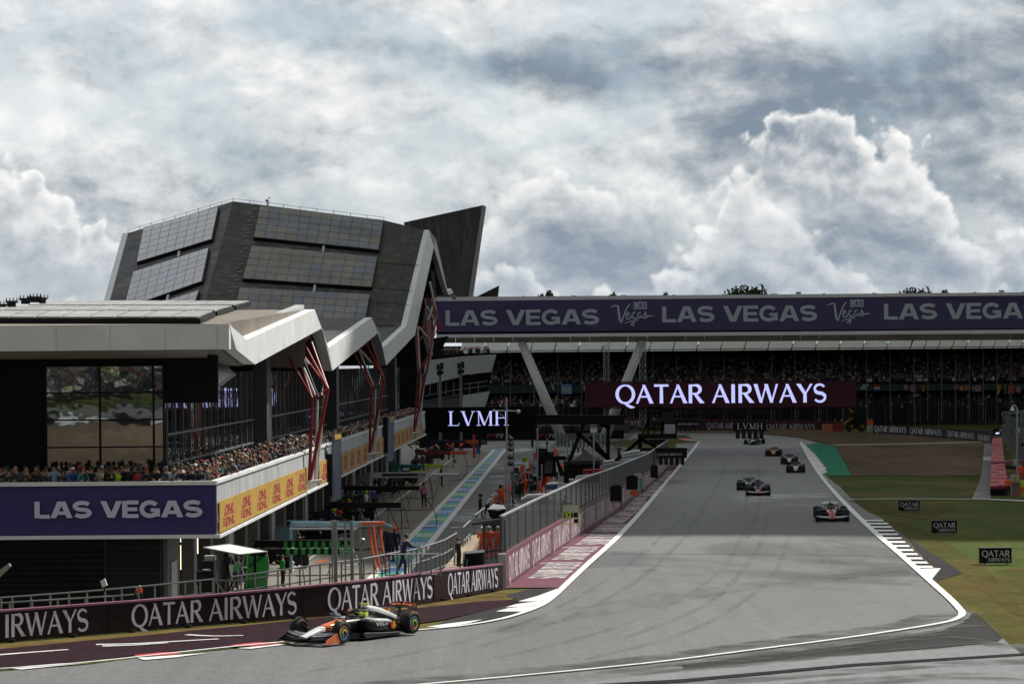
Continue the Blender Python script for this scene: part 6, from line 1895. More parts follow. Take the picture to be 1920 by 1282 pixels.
mb = MB(); mb.ball(P(680, 1012, 99.2), (.10, .10, .09), 10, 6); mb.build('head', m_galv, wl)
# walkway slab and ramp by the gate
mb = MB(); q = [P(826, 1073, 101.5), P(864, 1068, 103), P(905, 1000, 124), P(880, 1004, 124)]
mb.prism(q, V((0, 0, -.25))); tag(mb.build('walkway', M('sandy_concrete', (.27, .215, .15), .85, .2, 1)), kind='structure')
cb = thing('equipment_cabinet', 'black cabinet behind the barrier beside the wire gate', 'cabinet', P(888, 1066, 105.4))
mb = MB(); q = [P(870, 1066, 105.4), P(906, 1061, 105.4), P(906, 1036, 105.4), P(870, 1039, 105.4)]
mb.prism(q, (0, 1.2, 0)); mb.build('body', m_black, cb)
mb = MB(); mb.prism([P(868, 1039.5, 105.3), P(908, 1036.5, 105.3), P(908, 1034.5, 105.3), P(868, 1037.5, 105.3)], (0, 1.3, 0)); mb.build('top', m_greywall, cb)
mb = MB(); mb.tube([P(853, 1039, 105.2), P(852, 1058, 105.2), P(860, 1063, 105.2), P(868, 1064, 105.2), P(870, 1040, 105.2)], .035, 6); mb.bar(P(876, 1048, 105.2), P(874, 1064, 105.2), .05); mb.build('guard', m_rail, cb)
# little things at the left edge
wb = thing('antenna_box', 'small white box antenna on a short pole above the left railing', 'antenna', P(194, 1108, 97))
mb = MB(); mb.prism([P(187.5, 1089, 97), P(196, 1084, 97), P(201, 1097, 97), P(192, 1101, 97)], (0, .12, 0)); mb.build('box', m_fascia, wb)
mb = MB(); mb.bar(P(197, 1108, 97.1), P(195, 1098, 97.1), .05); mb.build('pole', m_black, wb)
gl = thing('tilted_light', 'grey tilted floodlight arm poking in at the left edge', 'lamp', P(-14, 1100, 97))
mb = MB(); mb.prism([P(-30, 1098, 97), P(-2, 1082, 97), P(20, 1061, 97), P(16, 1056, 97), P(-6, 1072, 97), P(-30, 1084, 97)], (0, .2, 0)); mb.build('housing', m_galv, gl)
mb = MB(); mb.bar(P(-16, 1130, 97.1), P(-14, 1085, 97.1), .07); mb.build('pole', m_rail, gl)

# ---------------------------------------------------------------- camera canopy and platform
YC = 104
cn = thing('camera_canopy', 'white awning on thin poles over a camera position behind the barrier', 'canopy', P(440, 1110, YC))
def cp(x, y, d=0): return P(x, y, YC + d)
m_canvas = M('white_canvas', (.66, .63, .58), .8, .06, 1)
c4 = [cp(381, 1026, -1.0), cp(447.5, 1039, -2.6), cp(500.5, 1033.5, -.6), cp(431, 1019.8, 1.6)]
zc = max(p.z for p in c4)
mb = MB()
n = 6
grid = []
for j in range(n + 1):
 row = []
 for i in range(n + 1):
  p = bil(c4, i / n, j / n); p = p + V((0, 0, .10 * math.sin(math.pi * i / n) * math.sin(math.pi * j / n))); row.append(p)
 grid.append(row)
mb.loft(grid, 0, False, False)
mb.loft([[p + V((0, 0, -.02)) for p in r_] for r_ in grid], 0, False, False)
mb.build('awning', m_canvas, cn, smooth=True)
mb = MB()
for a, b_ in zip(c4, c4[1:] + c4[:1]): mb.tube([a, b_], .028, 6)
for x0, y0, x1, y1, d in ((447, 1040, 447, 1108, -2.5), (457, 1040, 452, 1108, -2.2), (447, 1050, 458, 1078, -2.4), (458, 1040, 447, 1080, -2.4), (403, 1032, 402, 1118, -1.3), (408, 1030, 410, 1085, -1), (500, 1035, 504, 1060, -.6), (504, 1060, 500, 1100, -.6)):
 mb.tube([cp(x0, y0, d), cp(x1, y1, d)], .028, 6)
for a, b_, d in (((402, 1085), (428, 1120), -1.4), ((500, 1078), (476, 1110), -1.2), ((408, 1087), (440, 1088), -1.4), ((433, 1088), (500, 1081), -1.4)): mb.tube([cp(*a, d), cp(*b_, d)], .035, 6)
mb.build('pole_frame', m_rail, cn)
tcam = thing('television_camera', 'black television camera on a tripod under the white awning', 'camera', cp(432, 1108, -1))
mb = MB(); mb.box(cp(427, 1050, -1), (.22, .7, .26)); mb.tube([cp(427, 1050, -1.8), cp(427, 1050, -1.3)], .10, 10); mb.build('body', m_blackplastic, tcam)
mb = MB()
for dx in (-9, 1, 10): mb.bar(cp(427, 1058, -1), cp(427 + dx, 1108, -1), .05)
mb.build('tripod', m_blackplastic, tcam)
kb = thing('equipment_case', 'grey equipment cases stacked left of the camera position', 'case', cp(396, 1112, .5))
mb = MB(); mb.box(cp(392, 1062, 1.2), (.5, .5, .5)); mb.box(cp(388, 1082, .8), (.75, .6, .55)); mb.box(cp(392, 1104, .4), (.7, .6, .5)); mb.build('case', m_blackplastic, kb)
mb = MB(); mb.box(cp(394, 1048, 1.6), (.42, .4, .3)); mb.box(cp(388, 1070, .6), (.3, .2, .14)); mb.build('monitor', m_lightpanel, kb)
# ---------------------------------------------------------------- racing cars (built nose towards -Y)
m_tyre = M('tyre_rubber', (.009, .009, .0095), .7, .15, 4, spec=.25)
m_carbon = M('carbon_fibre', (.008, .008, .009), .38, .2, 6, coat=.15, spec=.3)
m_rimdark = M('dark_rim', (.03, .03, .032), .35, .1, 4, metal=.5)
m_tyre_green = M('tyre_mark_green', (.02, .12, .05), .5, .1)
m_tyre_yel = M('tyre_mark_yellow', (.55, .42, .02), .5, .1)
m_suit = M('race_suit', (.05, .05, .055), .8, .1)

def paint(name, c): return M('car_' + name, c, .28, .05, 1.5, coat=.6)

def sect(y, w, z0, z1, n=14, e=.62, xo=0.0):
 zc, h = (z0 + z1) / 2, (z1 - z0) / 2
 out = []
 for k in range(n):
  a = 2 * math.pi * k / n + math.pi / n
  c, s = math.cos(a), math.sin(a)
  out.append(V((xo + w * math.copysign(abs(c) ** e, c), y, zc + h * math.copysign(abs(s) ** e, s))))
 return out

def wing_plate(mb, y, z, chord, pitch, half, thick=.018, tip=.0, sweep=.0, m=0, n=12, x0=0.0):
 """wing element across the car; tip lifts the outer ends"""
 rings = []
 for i in range(n + 1):
  u = -1 + 2 * i / n
  x = u * half
  dz = tip * abs(u) ** 3; dy = sweep * abs(u) ** 1.5
  c, s = math.cos(pitch), math.sin(pitch)
  a = V((x, y + dy, z + dz)); b = V((x, y + dy + chord * c, z + dz + chord * s))
  nn = V((0, -s, c)) * thick
  mid = (a + b) / 2 - nn * 1.4
  rings.append([a, mid, b, b + nn, mid + nn * 1.3, a + nn])
 mb.loft(rings, m)

def race_car(lab, pos, rz, c, hero=False):
 t_ = thing('race_car', lab, 'racing car', pos, 'racing cars on the straight' if not hero else None, rz)
 P_ = {k: (v if not isinstance(v, tuple) else paint(c['id'] + '_' + k, v)) for k, v in c.items() if k != 'id'}
 # nose
 mb = MB(); ns = [(-2.78, .10, .15, .22), (-2.70, .14, .15, .25), (-2.3, .155, .20, .37), (-1.9, .175, .25, .47), (-1.45, .20, .27, .55), (-1.05, .235, .27, .60)]
 mb.loft([sect(*s_) for s_ in ns[:5]]); nose = mb.build('nose', P_['tip'], t_, smooth=True)
 mb = MB(); mb.loft([sect(y, w + .006, z0 - .004, z1 + .006) for y, w, z0, z1 in ((-1.72, .185, .262, .50), (-1.45, .20, .27, .55), (-1.05, .235, .27, .60), (-.78, .25, .42, .645))]); mb.build('nose_cowl', P_['nose'], nose, smooth=True)
 mb = MB(); mb.loft([sect(y, w + .008, z0 - .01, z1 - (z1 - z0) * .45) for y, w, z0, z1 in ns[0:5]]); mb.loft([sect(-2.80, .10, .145, .22), sect(-2.68, .148, .145, .262)]); mb.build('nose_underside', m_carbon, nose, smooth=True)
 # monocoque and engine cover
 mb = MB()
 st = [(-1.05, .235, .26, .602), (-.75, .30, .20, .64), (-.4, .345, .14, .655), (0, .37, .10, .655), (.35, .37, .10, .66), (.55, .36, .10, .70)]
 mb.loft([sect(*s_) for s_ in st]); body = mb.build('body', P_['body'], t_, smooth=True)
 mb = MB()
 hi = .62 if hero else 0
 ec = [(.42, .14, .60, .95), (.55, .17, .58, .97), (.85, .20, .45, .93), (1.2, .21, .32, .84), (1.6, .19, .24, .70), (2.0, .14, .20, .56), (2.35, .08, .22, .44)]
 mb.loft([sect(*s_) for s_ in ec]); cov = mb.build('engine_cover', m_carbon if hero else P_['cover'], t_, smooth=True)
 if hero:
  mb = MB(); mb.loft([sect(y, w * .98 + .006, z0 + (z1 - z0) * .48, z1 + .006) for y, w, z0, z1 in ec[:6]]); mb.build('cover_top', P_['cover'], cov, smooth=True)
 mb = MB(); mb.prism([V((-.012, .9, .90)), V((-.012, 2.0, .52)), V((-.012, 2.05, .82)), V((-.012, 1.5, .86))], (.024, 0, 0)); mb.build('fin', P_['fin'], cov)
 mb = MB(); mb.ball((0, .42, .845), (.11, .05, .07), 10, 6); mb.build('air_intake', m_carbon, cov)
 mb = MB(); mb.bar((0, .46, .95), (0, .46, 1.03), .04, .06); mb.hexa([V((-.17, .40, 1.02)), V((.17, .40, 1.02)), V((.17, .52, 1.02)), V((-.17, .52, 1.02))], [V((-.16, .41, 1.055)), V((.16, .41, 1.055)), V((.16, .51, 1.055)), V((-.16, .51, 1.055))]); mb.build('camera_pod', P_['tcam'], cov)
 # cockpit opening and driver
 mb = MB(); mb.ball((0, .02, .645), (.25, .50, .035), 16, 4); mb.build('cockpit_opening', m_carbon, body)
 mb = MB(); mb.ball((0, .18, .735), (.125, .15, .14), 14, 8); mb.ball((0, .04, .745), (.10, .03, .045), 10, 5, 1); h_ = mb.build('driver_helmet', [P_['helmet'], m_black], t_, smooth=True)
 mb = MB(); mb.hexa([V((-.26, .2, .60)), V((.26, .2, .60)), V((.2, .42, .60)), V((-.2, .42, .60))], [V((-.22, .24, .74)), V((.22, .24, .74)), V((.18, .42, .80)), V((-.18, .42, .80))]); mb.build('headrest', P_['headrest'], body)
 mb = MB()
 hp = [(-.36, .52, .76), (-.34, .30, .83), (-.27, .0, .865), (-.14, -.22, .865), (0, -.30, .86), (.14, -.22, .865), (.27, .0, .865), (.34, .30, .83), (.36, .52, .76)]
 mb.tube(hp, .034, 8); mb.tube([(0, -.30, .86), (0, -.40, .76), (0, -.52, .62)], .03, 8); mb.build('halo', P_['halo'], t_, smooth=True)
 # sidepods, floor
 for s_ in (-1, 1):
  mb = MB()
  sp = [(-.32, .22, .30, .60, .50), (-.1, .30, .22, .62, .52), (.3, .31, .18, .61, .51), (.8, .28, .14, .56, .47), (1.3, .20, .12, .42, .36), (1.75, .10, .12, .28, .24)]
  mb.loft([sect(y, w, z0, z1, xo=s_ * xo) for y, w, z0, z1, xo in sp]); sd_ = mb.build('sidepod', P_['sidepod'], t_, smooth=True)
  mb = MB(); mb.loft([sect(y, w * 1.004, z1 - .13, z1 + .006, xo=s_ * xo) for y, w, z0, z1, xo in sp[1:5]]); mb.build('sidepod_top', P_['podtop'], sd_, smooth=True)
  mb = MB(); mb.loft([sect(-.33, .20, .36, .57, xo=s_ * .50), sect(-.30, .20, .36, .57, xo=s_ * .50)]); mb.build('radiator_inlet', m_black, sd_)
  mb = MB(); mb.bar((s_ * .34, -.38, .66), (s_ * .58, -.42, .72), .03, .02); mb.ball((s_ * .62, -.42, .735), (.11, .05, .05), 10, 5); mb.build('mirror', P_['mirror'], t_)
 mb = MB()
 mb.prism([V((-.30, -1.0, .035)), V((.30, -1.0, .035)), V((.72, -.6, .04)), V((.80, .2, .04)), V((.80, 1.25, .045)), V((.55, 1.5, .05)), (V((.5, 2.05, .05))), V((-.5, 2.05, .05)), V((-.55, 1.5, .05)), V((-.80, 1.25, .045)), V((-.80, .2, .04)), V((-.72, -.6, .04))], (0, 0, .03))
 for s_ in (-1, 1):
  mb.hexa([V((s_ * .79, -.5, .06)), V((s_ * .81, -.5, .06)), V((s_ * .82, 1.2, .06)), V((s_ * .80, 1.2, .06))], [V((s_ * .74, -.6, .22)), V((s_ * .76, -.6, .22)), V((s_ * .82, 1.2, .11)), V((s_ * .80, 1.2, .11))])
  for k in range(2): mb.hexa([V((s_ * (.38 + .16 * k), -.95, .06)), V((s_ * (.40 + .16 * k), -.95, .06)), V((s_ * (.60 + .1 * k), -.3, .06)), V((s_ * (.58 + .1 * k), -.3, .06))], [V((s_ * (.38 + .16 * k), -.9, .25)), V((s_ * (.40 + .16 * k), -.9, .25)), V((s_ * (.60 + .1 * k), -.3, .2)), V((s_ * (.58 + .1 * k), -.3, .2))])
 mb.prism([V((-.48, 2.0, .05)), V((.48, 2.0, .05)), V((.46, 2.45, .30)), V((-.46, 2.45, .30))], (0, 0, .03))
 mb.build('floor', m_carbon, t_)
 # front wing
 mb = MB()
 wing_plate(mb, -2.80, .085, .30, R(4), .96, .022, tip=.02, sweep=.10)
 wing_plate(mb, -2.62, .125, .24, R(12), .95, .018, tip=.04, sweep=.12)
 wing_plate(mb, -2.50, .175, .22, R(20), .95, .016, tip=.07, sweep=.14)
 fw = mb.build('front_wing', m_carbon, t_)
 mb = MB(); wing_plate(mb, -2.40, .225, .20, R(28), .95, .016, tip=.10, sweep=.16); mb.build('wing_flap', P_['flap'], fw)
 for s_ in (-1, 1):
  mb = MB(); mb.hexa([V((s_ * .94, -2.74, .06)), V((s_ * .965, -2.74, .06)), V((s_ * .985, -2.02, .06)), V((s_ * .96, -2.02, .06))], [V((s_ * .94, -2.66, .17)), V((s_ * .965, -2.66, .17)), V((s_ * .97, -2.04, .40)), V((s_ * .945, -2.04, .40))]); mb.build('endplate', P_['endplate'] if s_ > 0 else m_carbon, fw)
 # rear wing
 mb = MB()
 wing_plate(mb, 2.20, .80, .26, R(8), .50, .02, tip=-.06)
 rw = mb.build('rear_wing', P_['rwing'], t_)
 mb = MB(); wing_plate(mb, 2.40, .845, .16, R(38), .50, .018, tip=-.07); mb.build('wing_flap', P_['rflap'], rw)
 for s_ in (-1, 1):
  mb = MB(); mb.hexa([V((s_ * .50, 2.12, .72)), V((s_ * .52, 2.12, .72)), V((s_ * .50, 2.62, .62)), V((s_ * .48, 2.62, .62))], [V((s_ * .47, 2.16, .82)), V((s_ * .49, 2.16, .82)), V((s_ * .48, 2.60, .90)), V((s_ * .46, 2.60, .90))])
  mb.build('endplate', P_['rend'], rw)
  mb = MB(); mb.hexa([V((s_ * .49, 2.2, .36)), V((s_ * .51, 2.2, .36)), V((s_ * .50, 2.6, .36)), V((s_ * .48, 2.6, .36))], [V((s_ * .50, 2.25, .70)), V((s_ * .52, 2.25, .70)), V((s_ * .505, 2.62, .62)), V((s_ * .485, 2.62, .62))]); mb.build('endplate', P_['rend2'], rw)
 mb = MB(); mb.bar((0, 2.25, .40), (0, 2.32, .80), .05, .10); mb.bar((0, 2.40, .88), (0, 2.46, .93), .05, .12); wing_plate(mb, 2.2, .42, .2, R(20), .48); mb.build('pylon', m_carbon, rw)
 mb = MB(); mb.box((0, 2.5, .34), (.10, .06, .12)); mb.build('rain_light', M('rain_light_red', (.35, .02, .02), .4, .05), t_)
 # suspension
 mb = MB()
 for s_ in (-1, 1):
  for (a, b) in (((.2, -1.55, .52), (.70, -1.80, .50)), ((.2, -2.05, .46), (.70, -1.82, .50)), ((.2, -1.5, .30), (.70, -1.80, .24)), ((.19, -2.1, .28), (.70, -1.82, .24)), ((.2, -1.7, .30), (.70, -1.76, .46)),
        ((.17, 1.5, .40), (.66, 1.80, .48)), ((.14, 2.05, .38), (.66, 1.82, .48)), ((.15, 1.5, .22), (.66, 1.80, .24)), ((.13, 2.0, .22), (.66, 1.82, .24))):
   mb.bar((s_ * a[0], a[1], a[2]), (s_ * b[0], b[1], b[2]), .05, .018)
 mb.build('suspension', m_carbon, t_)
 # wheels
 for s_ in (-1, 1):
  for yw, wd, rr, xo in ((-1.8, .305, .355, 1.0), (1.8, .40, .36, 1.0)):
   xc = s_ * (xo - wd / 2)
   prof = [(-wd / 2 + .02, .235), (-wd / 2, .27), (-wd / 2 + .012, rr - .06), (-wd / 2 + .05, rr - .012), (-wd / 2 + .10, rr), (wd / 2 - .10, rr), (wd / 2 - .05, rr - .012), (wd / 2 - .012, rr - .06), (wd / 2, .27), (wd / 2 - .02, .235)]
   nseg = 28 if hero else 20
   mb = MB()
   rings = [[V((xc + x, yw + r_ * math.cos(2 * math.pi * k / nseg), rr + r_ * math.sin(2 * math.pi * k / nseg))) for k in range(nseg)] for x, r_ in prof]
   mb.loft(rings, 0, False)
   w_ = mb.build('wheel', m_tyre, t_, smooth=True)
   mb = MB()
   xf = xc + s_ * (wd / 2 - .035)
   def ringpt(r_, k, x): return V((x, yw + r_ * math.cos(2 * math.pi * k / 24), rr + r_ * math.sin(2 * math.pi * k / 24)))
   bounds = [(0, .06, 6, .05), (.06, .12, 1, .03), (.12, .155, 0, .01), (.155, .225, 2, .012), (.225, .24, 0, .0)]
   for r0, r1, mi, push in bounds:
    for k in range(24):
     mm = mi
     if hero:
      if mi == 1: mm = 1 if k % 24 < 17 else 0
      if mi == 2: mm = (2, 3, 4, 5)[(k // 6 + (0 if yw < 0 else 2)) % 4]
     else: mm = 0 if mi != 2 else c.get('rimcol', 0)
     mb.add([ringpt(max(r0, .001), k, xf + s_ * push), ringpt(max(r0, .001), k + 1, xf + s_ * push), ringpt(r1, k + 1, xf + s_ * push * .8), ringpt(r1, k, xf + s_ * push * .8)], [(0, 1, 2, 3)], mm)
   mb.add([ringpt(.24, k, xc - s_ * (wd / 2 - .03)) for k in range(24)], [list(range(24))], 0)
   mb.build('rim', [m_rimdark, paint('rim_lime', (.40, .48, .03)), paint('rim_red', (.40, .04, .03)), paint('rim_yellow', (.50, .32, .03)), paint('rim_green', (.03, .22, .15)), paint('rim_blue', (.04, .14, .42)), m_black], w_)
   mb = MB()   # coloured sidewall band, broken like the printed marks
   xs = xc + s_ * (wd / 2 + .003)
   for k in range(24):
    if k % 12 in (0, 1, 11): continue
    mb.add([ringpt(.300, k, xs - s_ * .002), ringpt(.300, k + 1, xs - s_ * .002), ringpt(.312, k + 1, xs - s_ * .003), ringpt(.312, k, xs - s_ * .003)], [(0, 1, 2, 3)])
   mb.build('sidewall_mark', m_tyre_green, w_)
   if yw < 0:
    mb = MB(); xg = xc - s_ * wd * .15   # wheel fairing above the front tyre
    arcp = [(yw + (rr + .05) * math.cos(a), rr + (rr + .05) * math.sin(a)) for a in (R(35), R(60), R(85), R(110), R(130))]
    mb.loft([[V((xg - .05, y, z)), V((xg + .05, y, z)), V((xg + .05, y, z + .012)), V((xg - .05, y, z + .012))] for y, z in arcp]); mb.build('wheel_fairing', P_['fairing'], t_)
 return t_

def scheme(id_, **k):
 d = dict(id=id_, nose=(.02, .02, .022), tip=(.02, .02, .022), body=m_carbon, cover=m_carbon, fin=m_carbon, tcam=(.02, .02, .02), helmet=(.5, .5, .5), headrest=m_carbon, halo=m_carbon, sidepod=m_carbon, podtop=m_carbon, mirror=m_carbon,
    flap=m_carbon, endplate=m_carbon, rwing=m_carbon, rflap=m_carbon, rend=m_carbon, rend2=m_carbon, fairing=m_carbon)
 d.update(k); return d
ORANGE = (.72, .135, .022); WHT = (.64, .64, .64); LIME = (.55, .68, .05)
s_hero = scheme('hero', flap=(.20, .20, .21), nose=ORANGE, tip=WHT, cover=WHT, podtop=WHT, tcam=LIME, helmet=(.50, .60, .04), headrest=(.40, .50, .04), endplate=ORANGE, rflap=ORANGE, rend2=ORANGE, mirror=(.03, .12, .18), fin=(.12, .12, .13))
fr = G(600, 1205.5); ah = R(-35)
fwd = V((math.sin(ah), -math.cos(ah), 0))
cpos = fr - fwd * 1.8; cpos.z = T(cpos.y) + .035
hero = race_car('orange, white and black racing car nearest the camera, turning beside the burgundy barrier', cpos, ah, s_hero, True)
# writing and discs on the near side of that car (its own left side, +X)
mb = MB()
lettering(mb, 'VELO', BOLD, lambda u, v, d: V((.826 + d, .02 + u * .155 - .02, .40 + v * .13)), .1)
o = mb.build('lettering', M('white_car_print', (.6, .6, .6), .4, 0), hero)
mb = MB()
for k, (yy, mi) in enumerate(((.92, 0), (1.05, 1))):
 mb.add([V((.765 - (yy - .92) * .25 + .004 * k - .14 * math.cos(2 * math.pi * i / 20) * .22, yy + .125 * math.cos(2 * math.pi * i / 20), .36 + .125 * math.sin(2 * math.pi * i / 20))) for i in range(20)], [list(range(20))], mi)
mb.build('disc_mark', [paint('disc_red', (.45, .02, .02)), paint('disc_yellow', (.55, .25, .02))], hero)
mb = MB()
lettering(mb, 'OKX', BOLD, lambda u, v, d: V((-.40 + u * .105, 2.408 + v * .105 - .02, .868 + v * .085 + .004)), .1)
lettering(mb, 'OKX', BOLD, lambda u, v, d: V((.10 + u * .105, 2.408 + v * .105 - .02, .868 + v * .085 + .004)), .1)
mb.build('lettering', m_black, hero)
mb = MB()
for s_ in (1,):
 for k, (yy, mi) in enumerate(((1.62, 0), (1.72, 1))):
  mb.add([V((.016 + .002 * k, yy + .075 * math.cos(2 * math.pi * i / 16), .745 + .075 * math.sin(2 * math.pi * i / 16))) for i in range(16)], [list(range(16))], mi)
mb.build('disc_mark', [paint('disc_red', (.45, .02, .02)), paint('disc_yellow', (.55, .25, .02))], hero)

mb = MB()
for yy, zz, hh in ((-2.36, .24, .93), (-2.30, .30, .90), (-2.52, .165, .94)):
 for s_ in (-1, 1): mb.bar((s_ * .22, yy + .02, zz), (s_ * hh * .55, yy + .06, zz + .015), .012, .012); mb.bar((s_ * hh * .55, yy + .06, zz + .015), (s_ * hh, yy + .16, zz + .08), .012, .012)
for s_ in (-1, 1): mb.bar((s_ * .80, -.55, .225), (s_ * .83, .5, .15), .012, .02); mb.bar((s_ * .83, .5, .15), (s_ * .83, 1.25, .115), .012, .02)
mb.build('silver_trim', M('silver_trim', (.34, .34, .35), .35, .1), hero)
mb = MB(); mb.ball((0, -.305, .868), (.075, .05, .04), 8, 5); mb.build('halo_tip', paint('hero_nose', ORANGE), hero)
mb = MB()
for s_ in (-1, 1): mb.tube([(s_ * .20, .26, .62), (s_ * .22, .02, .58), (s_ * .10, -.16, .62)], .05, 8)
mb.box((0, -.20, .64), (.26, .04, .14)); mb.build('steering_arms', m_suit, hero)
mb = MB()
lettering(mb, 'VELO', BOLD, lambda u, v, d: V((.19 + .01 * v + d, 1.0 + u * .10, .76 - .16 * u * .28 + v * .07)), .1)
lettering(mb, 'VELO', BOLD, lambda u, v, d: V((-.16 + u * .085, -1.40 - v * .10 + .10, .556 + d - v * .006)), .1)
mb.build('lettering', m_black, hero)
def put_car(lab, px, py, deg, sch):
 p = G(px, py); a = R(deg); p = p + V((-math.sin(a), math.cos(a), 0)) * 2.1
 p.z = T(p.y) + .03
 return race_car(lab, p, a, sch)
put_car('red and white racing car on the right, nearest of the cars on the straight', 1560.5, 977.5, -5, scheme('redwhite', nose=(.42, .05, .06), tip=(.45, .06, .075), flap=(.30, .30, .31), rflap=WHT, rwing=(.35, .35, .36), tcam=LIME, helmet=(.5, .3, .05), rend=(.2, .2, .2)))
put_car('pink nosed racing car overlapping a teal car in mid track', 1421.5, 928.5, -5, scheme('pink', nose=m_carbon, tip=(.52, .13, .32), flap=(.3, .3, .31), helmet=(.45, .08, .15), tcam=(.02, .02, .02), podtop=(.05, .10, .28), rflap=(.05, .08, .2)))
put_car('teal green racing car partly behind the pink nosed car', 1403, 918.5, -6, scheme('teal', nose=(.02, .16, .14), tip=(.03, .22, .19), podtop=(.02, .16, .13), cover=(.02, .14, .12), rflap=(.06, .14, .28), helmet=(.2, .4, .3), tcam=LIME, rwing=(.02, .16, .13)))
put_car('silver nosed racing car, lower of the close pair', 1492, 886, -6, scheme('silver', nose=(.42, .43, .48), tip=(.45, .46, .52), helmet=(.3, .3, .3), podtop=(.06, .06, .07)))
put_car('silver nosed racing car, upper of the close pair', 1480, 870, -6, scheme('silverb', nose=(.38, .42, .50), tip=(.42, .46, .55), helmet=(.4, .4, .1), podtop=(.10, .11, .12), cover=(.12, .12, .13)))
put_car('navy racing car with a yellow nose tip behind the silver pair', 1450, 855, -7, scheme('navy', nose=(.60, .27, .03), tip=(.55, .10, .04), body=(.01, .012, .035), cover=(.01, .012, .04), podtop=(.012, .015, .05), helmet=(.45, .35, .05), rflap=(.20, .02, .03)))
put_car('bright green racing car farthest away under the LVMH board', 1408, 833.5, -20, scheme('green', nose=(.03, .28, .10), tip=(.05, .36, .14), body=(.02, .2, .07), podtop=(.04, .32, .12), cover=(.03, .24, .08), endplate=(.02, .2, .07), helmet=(.1, .3, .1)))
# ---------------------------------------------------------------- people
m_skin = [M('skin_pale', (.42, .25, .18), .6, .05), M('skin_tan', (.30, .17, .11), .6, .05), M('skin_brown', (.14, .075, .05), .6, .05)]
m_hairs = [M('hair_dark', (.018, .012, .009), .7, .1), M('hair_brown', (.06, .035, .02), .7, .1), M('hair_fair', (.26, .17, .08), .7, .1), M('hair_grey', (.25, .24, .23), .7, .1)]
CLO = {n: M('cloth_' + n.replace(' ', '_'), c, .85, .12, 6) for n, c in {
 'black': (.014, .014, .016), 'dark navy': (.016, .02, .045), 'charcoal': (.05, .05, .055), 'grey': (.18, .18, .19), 'white': (.55, .55, .55), 'pale blue': (.22, .33, .40), 'beige': (.40, .34, .26),
 'red': (.40, .03, .03), 'orange': (.88, .10, .02), 'lime': (.42, .58, .03), 'green': (.03, .30, .06), 'royal blue': (.03, .06, .26), 'brown': (.12, .075, .045), 'teal': (.04, .22, .19), 'pink': (.55, .20, .32), 'purple': (.12, .05, .18)}.items()}
m_shoe = M('shoe_black', (.02, .02, .02), .6, .1)

def skel(lean=0, bend=0, arms='down', legs='stand', turn=0, look=0):
 """joint positions for a 1.76 m figure facing -Y"""
 J = {}
 J['pelvis'] = V((0, 0, .95))
 def up(o, l, a): return o + V((0, -l * math.sin(R(a)), l * math.cos(R(a))))
 J['spine'] = up(J['pelvis'], .21, lean * .7)
 J['chest'] = up(J['spine'], .20, lean)
 J['neck'] = up(J['chest'], .15, lean * .9 + bend * .3)
 J['head0'] = up(J['neck'], .09, lean * .4 + bend)
 J['head1'] = up(J['head0'], .115, lean * .25 + bend)
 for s, n in ((1, 'l'), (-1, 'r')):
  sh = J['chest'] + V((s * .175, 0, .055)); J['sh' + n] = sh
  if arms == 'down': e, w = sh + V((s * .05, .03, -.28)), sh + V((s * .06, -.05, -.53))
  elif arms == 'rail': e, w = sh + V((s * .10, -.10, -.24)), sh + V((s * -.02, -.32, -.26))
  elif arms == 'fold': e, w = sh + V((s * .07, -.05, -.26)), sh + V((s * -.13, -.23, -.20))
  elif arms == 'face': e, w = (sh + V((s * .04, -.20, -.20)), sh + V((s * -.10, -.24, .07))) if s > 0 else (sh + V((s * .07, -.06, -.26)), sh + V((s * -.13, -.23, -.20)))
  elif arms == 'phone': e, w = sh + V((s * .08, -.22, -.14)), sh + V((s * -.08, -.34, .08))
  elif arms == 'reach': e, w = sh + V((s * .04, -.20, -.18)), sh + V((s * -.01, -.46, -.22))
  elif arms == 'point': e, w = (sh + V((.20, -.15, -.10)), sh + V((.40, -.30, -.02))) if s > 0 else (sh + V((s * .06, .02, -.27)), sh + V((s * .08, -.06, -.52)))
  elif arms == 'hips': e, w = sh + V((s * .20, .06, -.22)), sh + V((s * .03, -.05, -.42))
  elif arms == 'wave': e, w = (sh + V((.16, -.06, .15)), sh + V((.14, -.1, .42))) if s > 0 else (sh + V((s * .05, .03, -.28)), sh + V((s * .06, -.05, -.53)))
  J['el' + n], J['wr' + n] = e, w
  hp = J['pelvis'] + V((s * .095, 0, -.06)); J['hip' + n] = hp
  if legs == 'stand': k, a = V((s * .11, -.03, .50)), V((s * .12, .02, .085))
  elif legs == 'walk': k, a = V((s * .11, -.16 * s - .02, .51)), V((s * .11, -.26 * s + .08, .09 + (.05 if s < 0 else 0)))
  elif legs == 'wide': k, a = V((s * .20, -.04, .50)), V((s * .30, .03, .085))
  elif legs == 'crouch': k, a = V((s * .18, -.30, .42)), V((s * .14, .08, .085))
  if legs == 'crouch': pass
  J['kn' + n], J['an' + n] = k, a
  J['to' + n] = a + V((s * .02, -.17, -.045))
 if legs == 'crouch':
  for k_ in list(J):
   if k_[:2] not in ('kn', 'an', 'to'): J[k_] = J[k_] + V((0, .10, -.42))
 return J
EDG = [('pelvis', 'spine'), ('spine', 'chest'), ('chest', 'neck'), ('neck', 'head0'), ('head0', 'head1')] + [e for n in 'lr' for e in (('chest', 'sh' + n), ('sh' + n, 'el' + n), ('el' + n, 'wr' + n), ('pelvis', 'hip' + n), ('hip' + n, 'kn' + n), ('kn' + n, 'an' + n), ('an' + n, 'to' + n))]
RAD = {'pelvis': (.145, .115), 'spine': (.135, .105), 'chest': (.150, .115), 'neck': (.058, .06), 'head0': (.082, .092), 'head1': (.080, .092)}
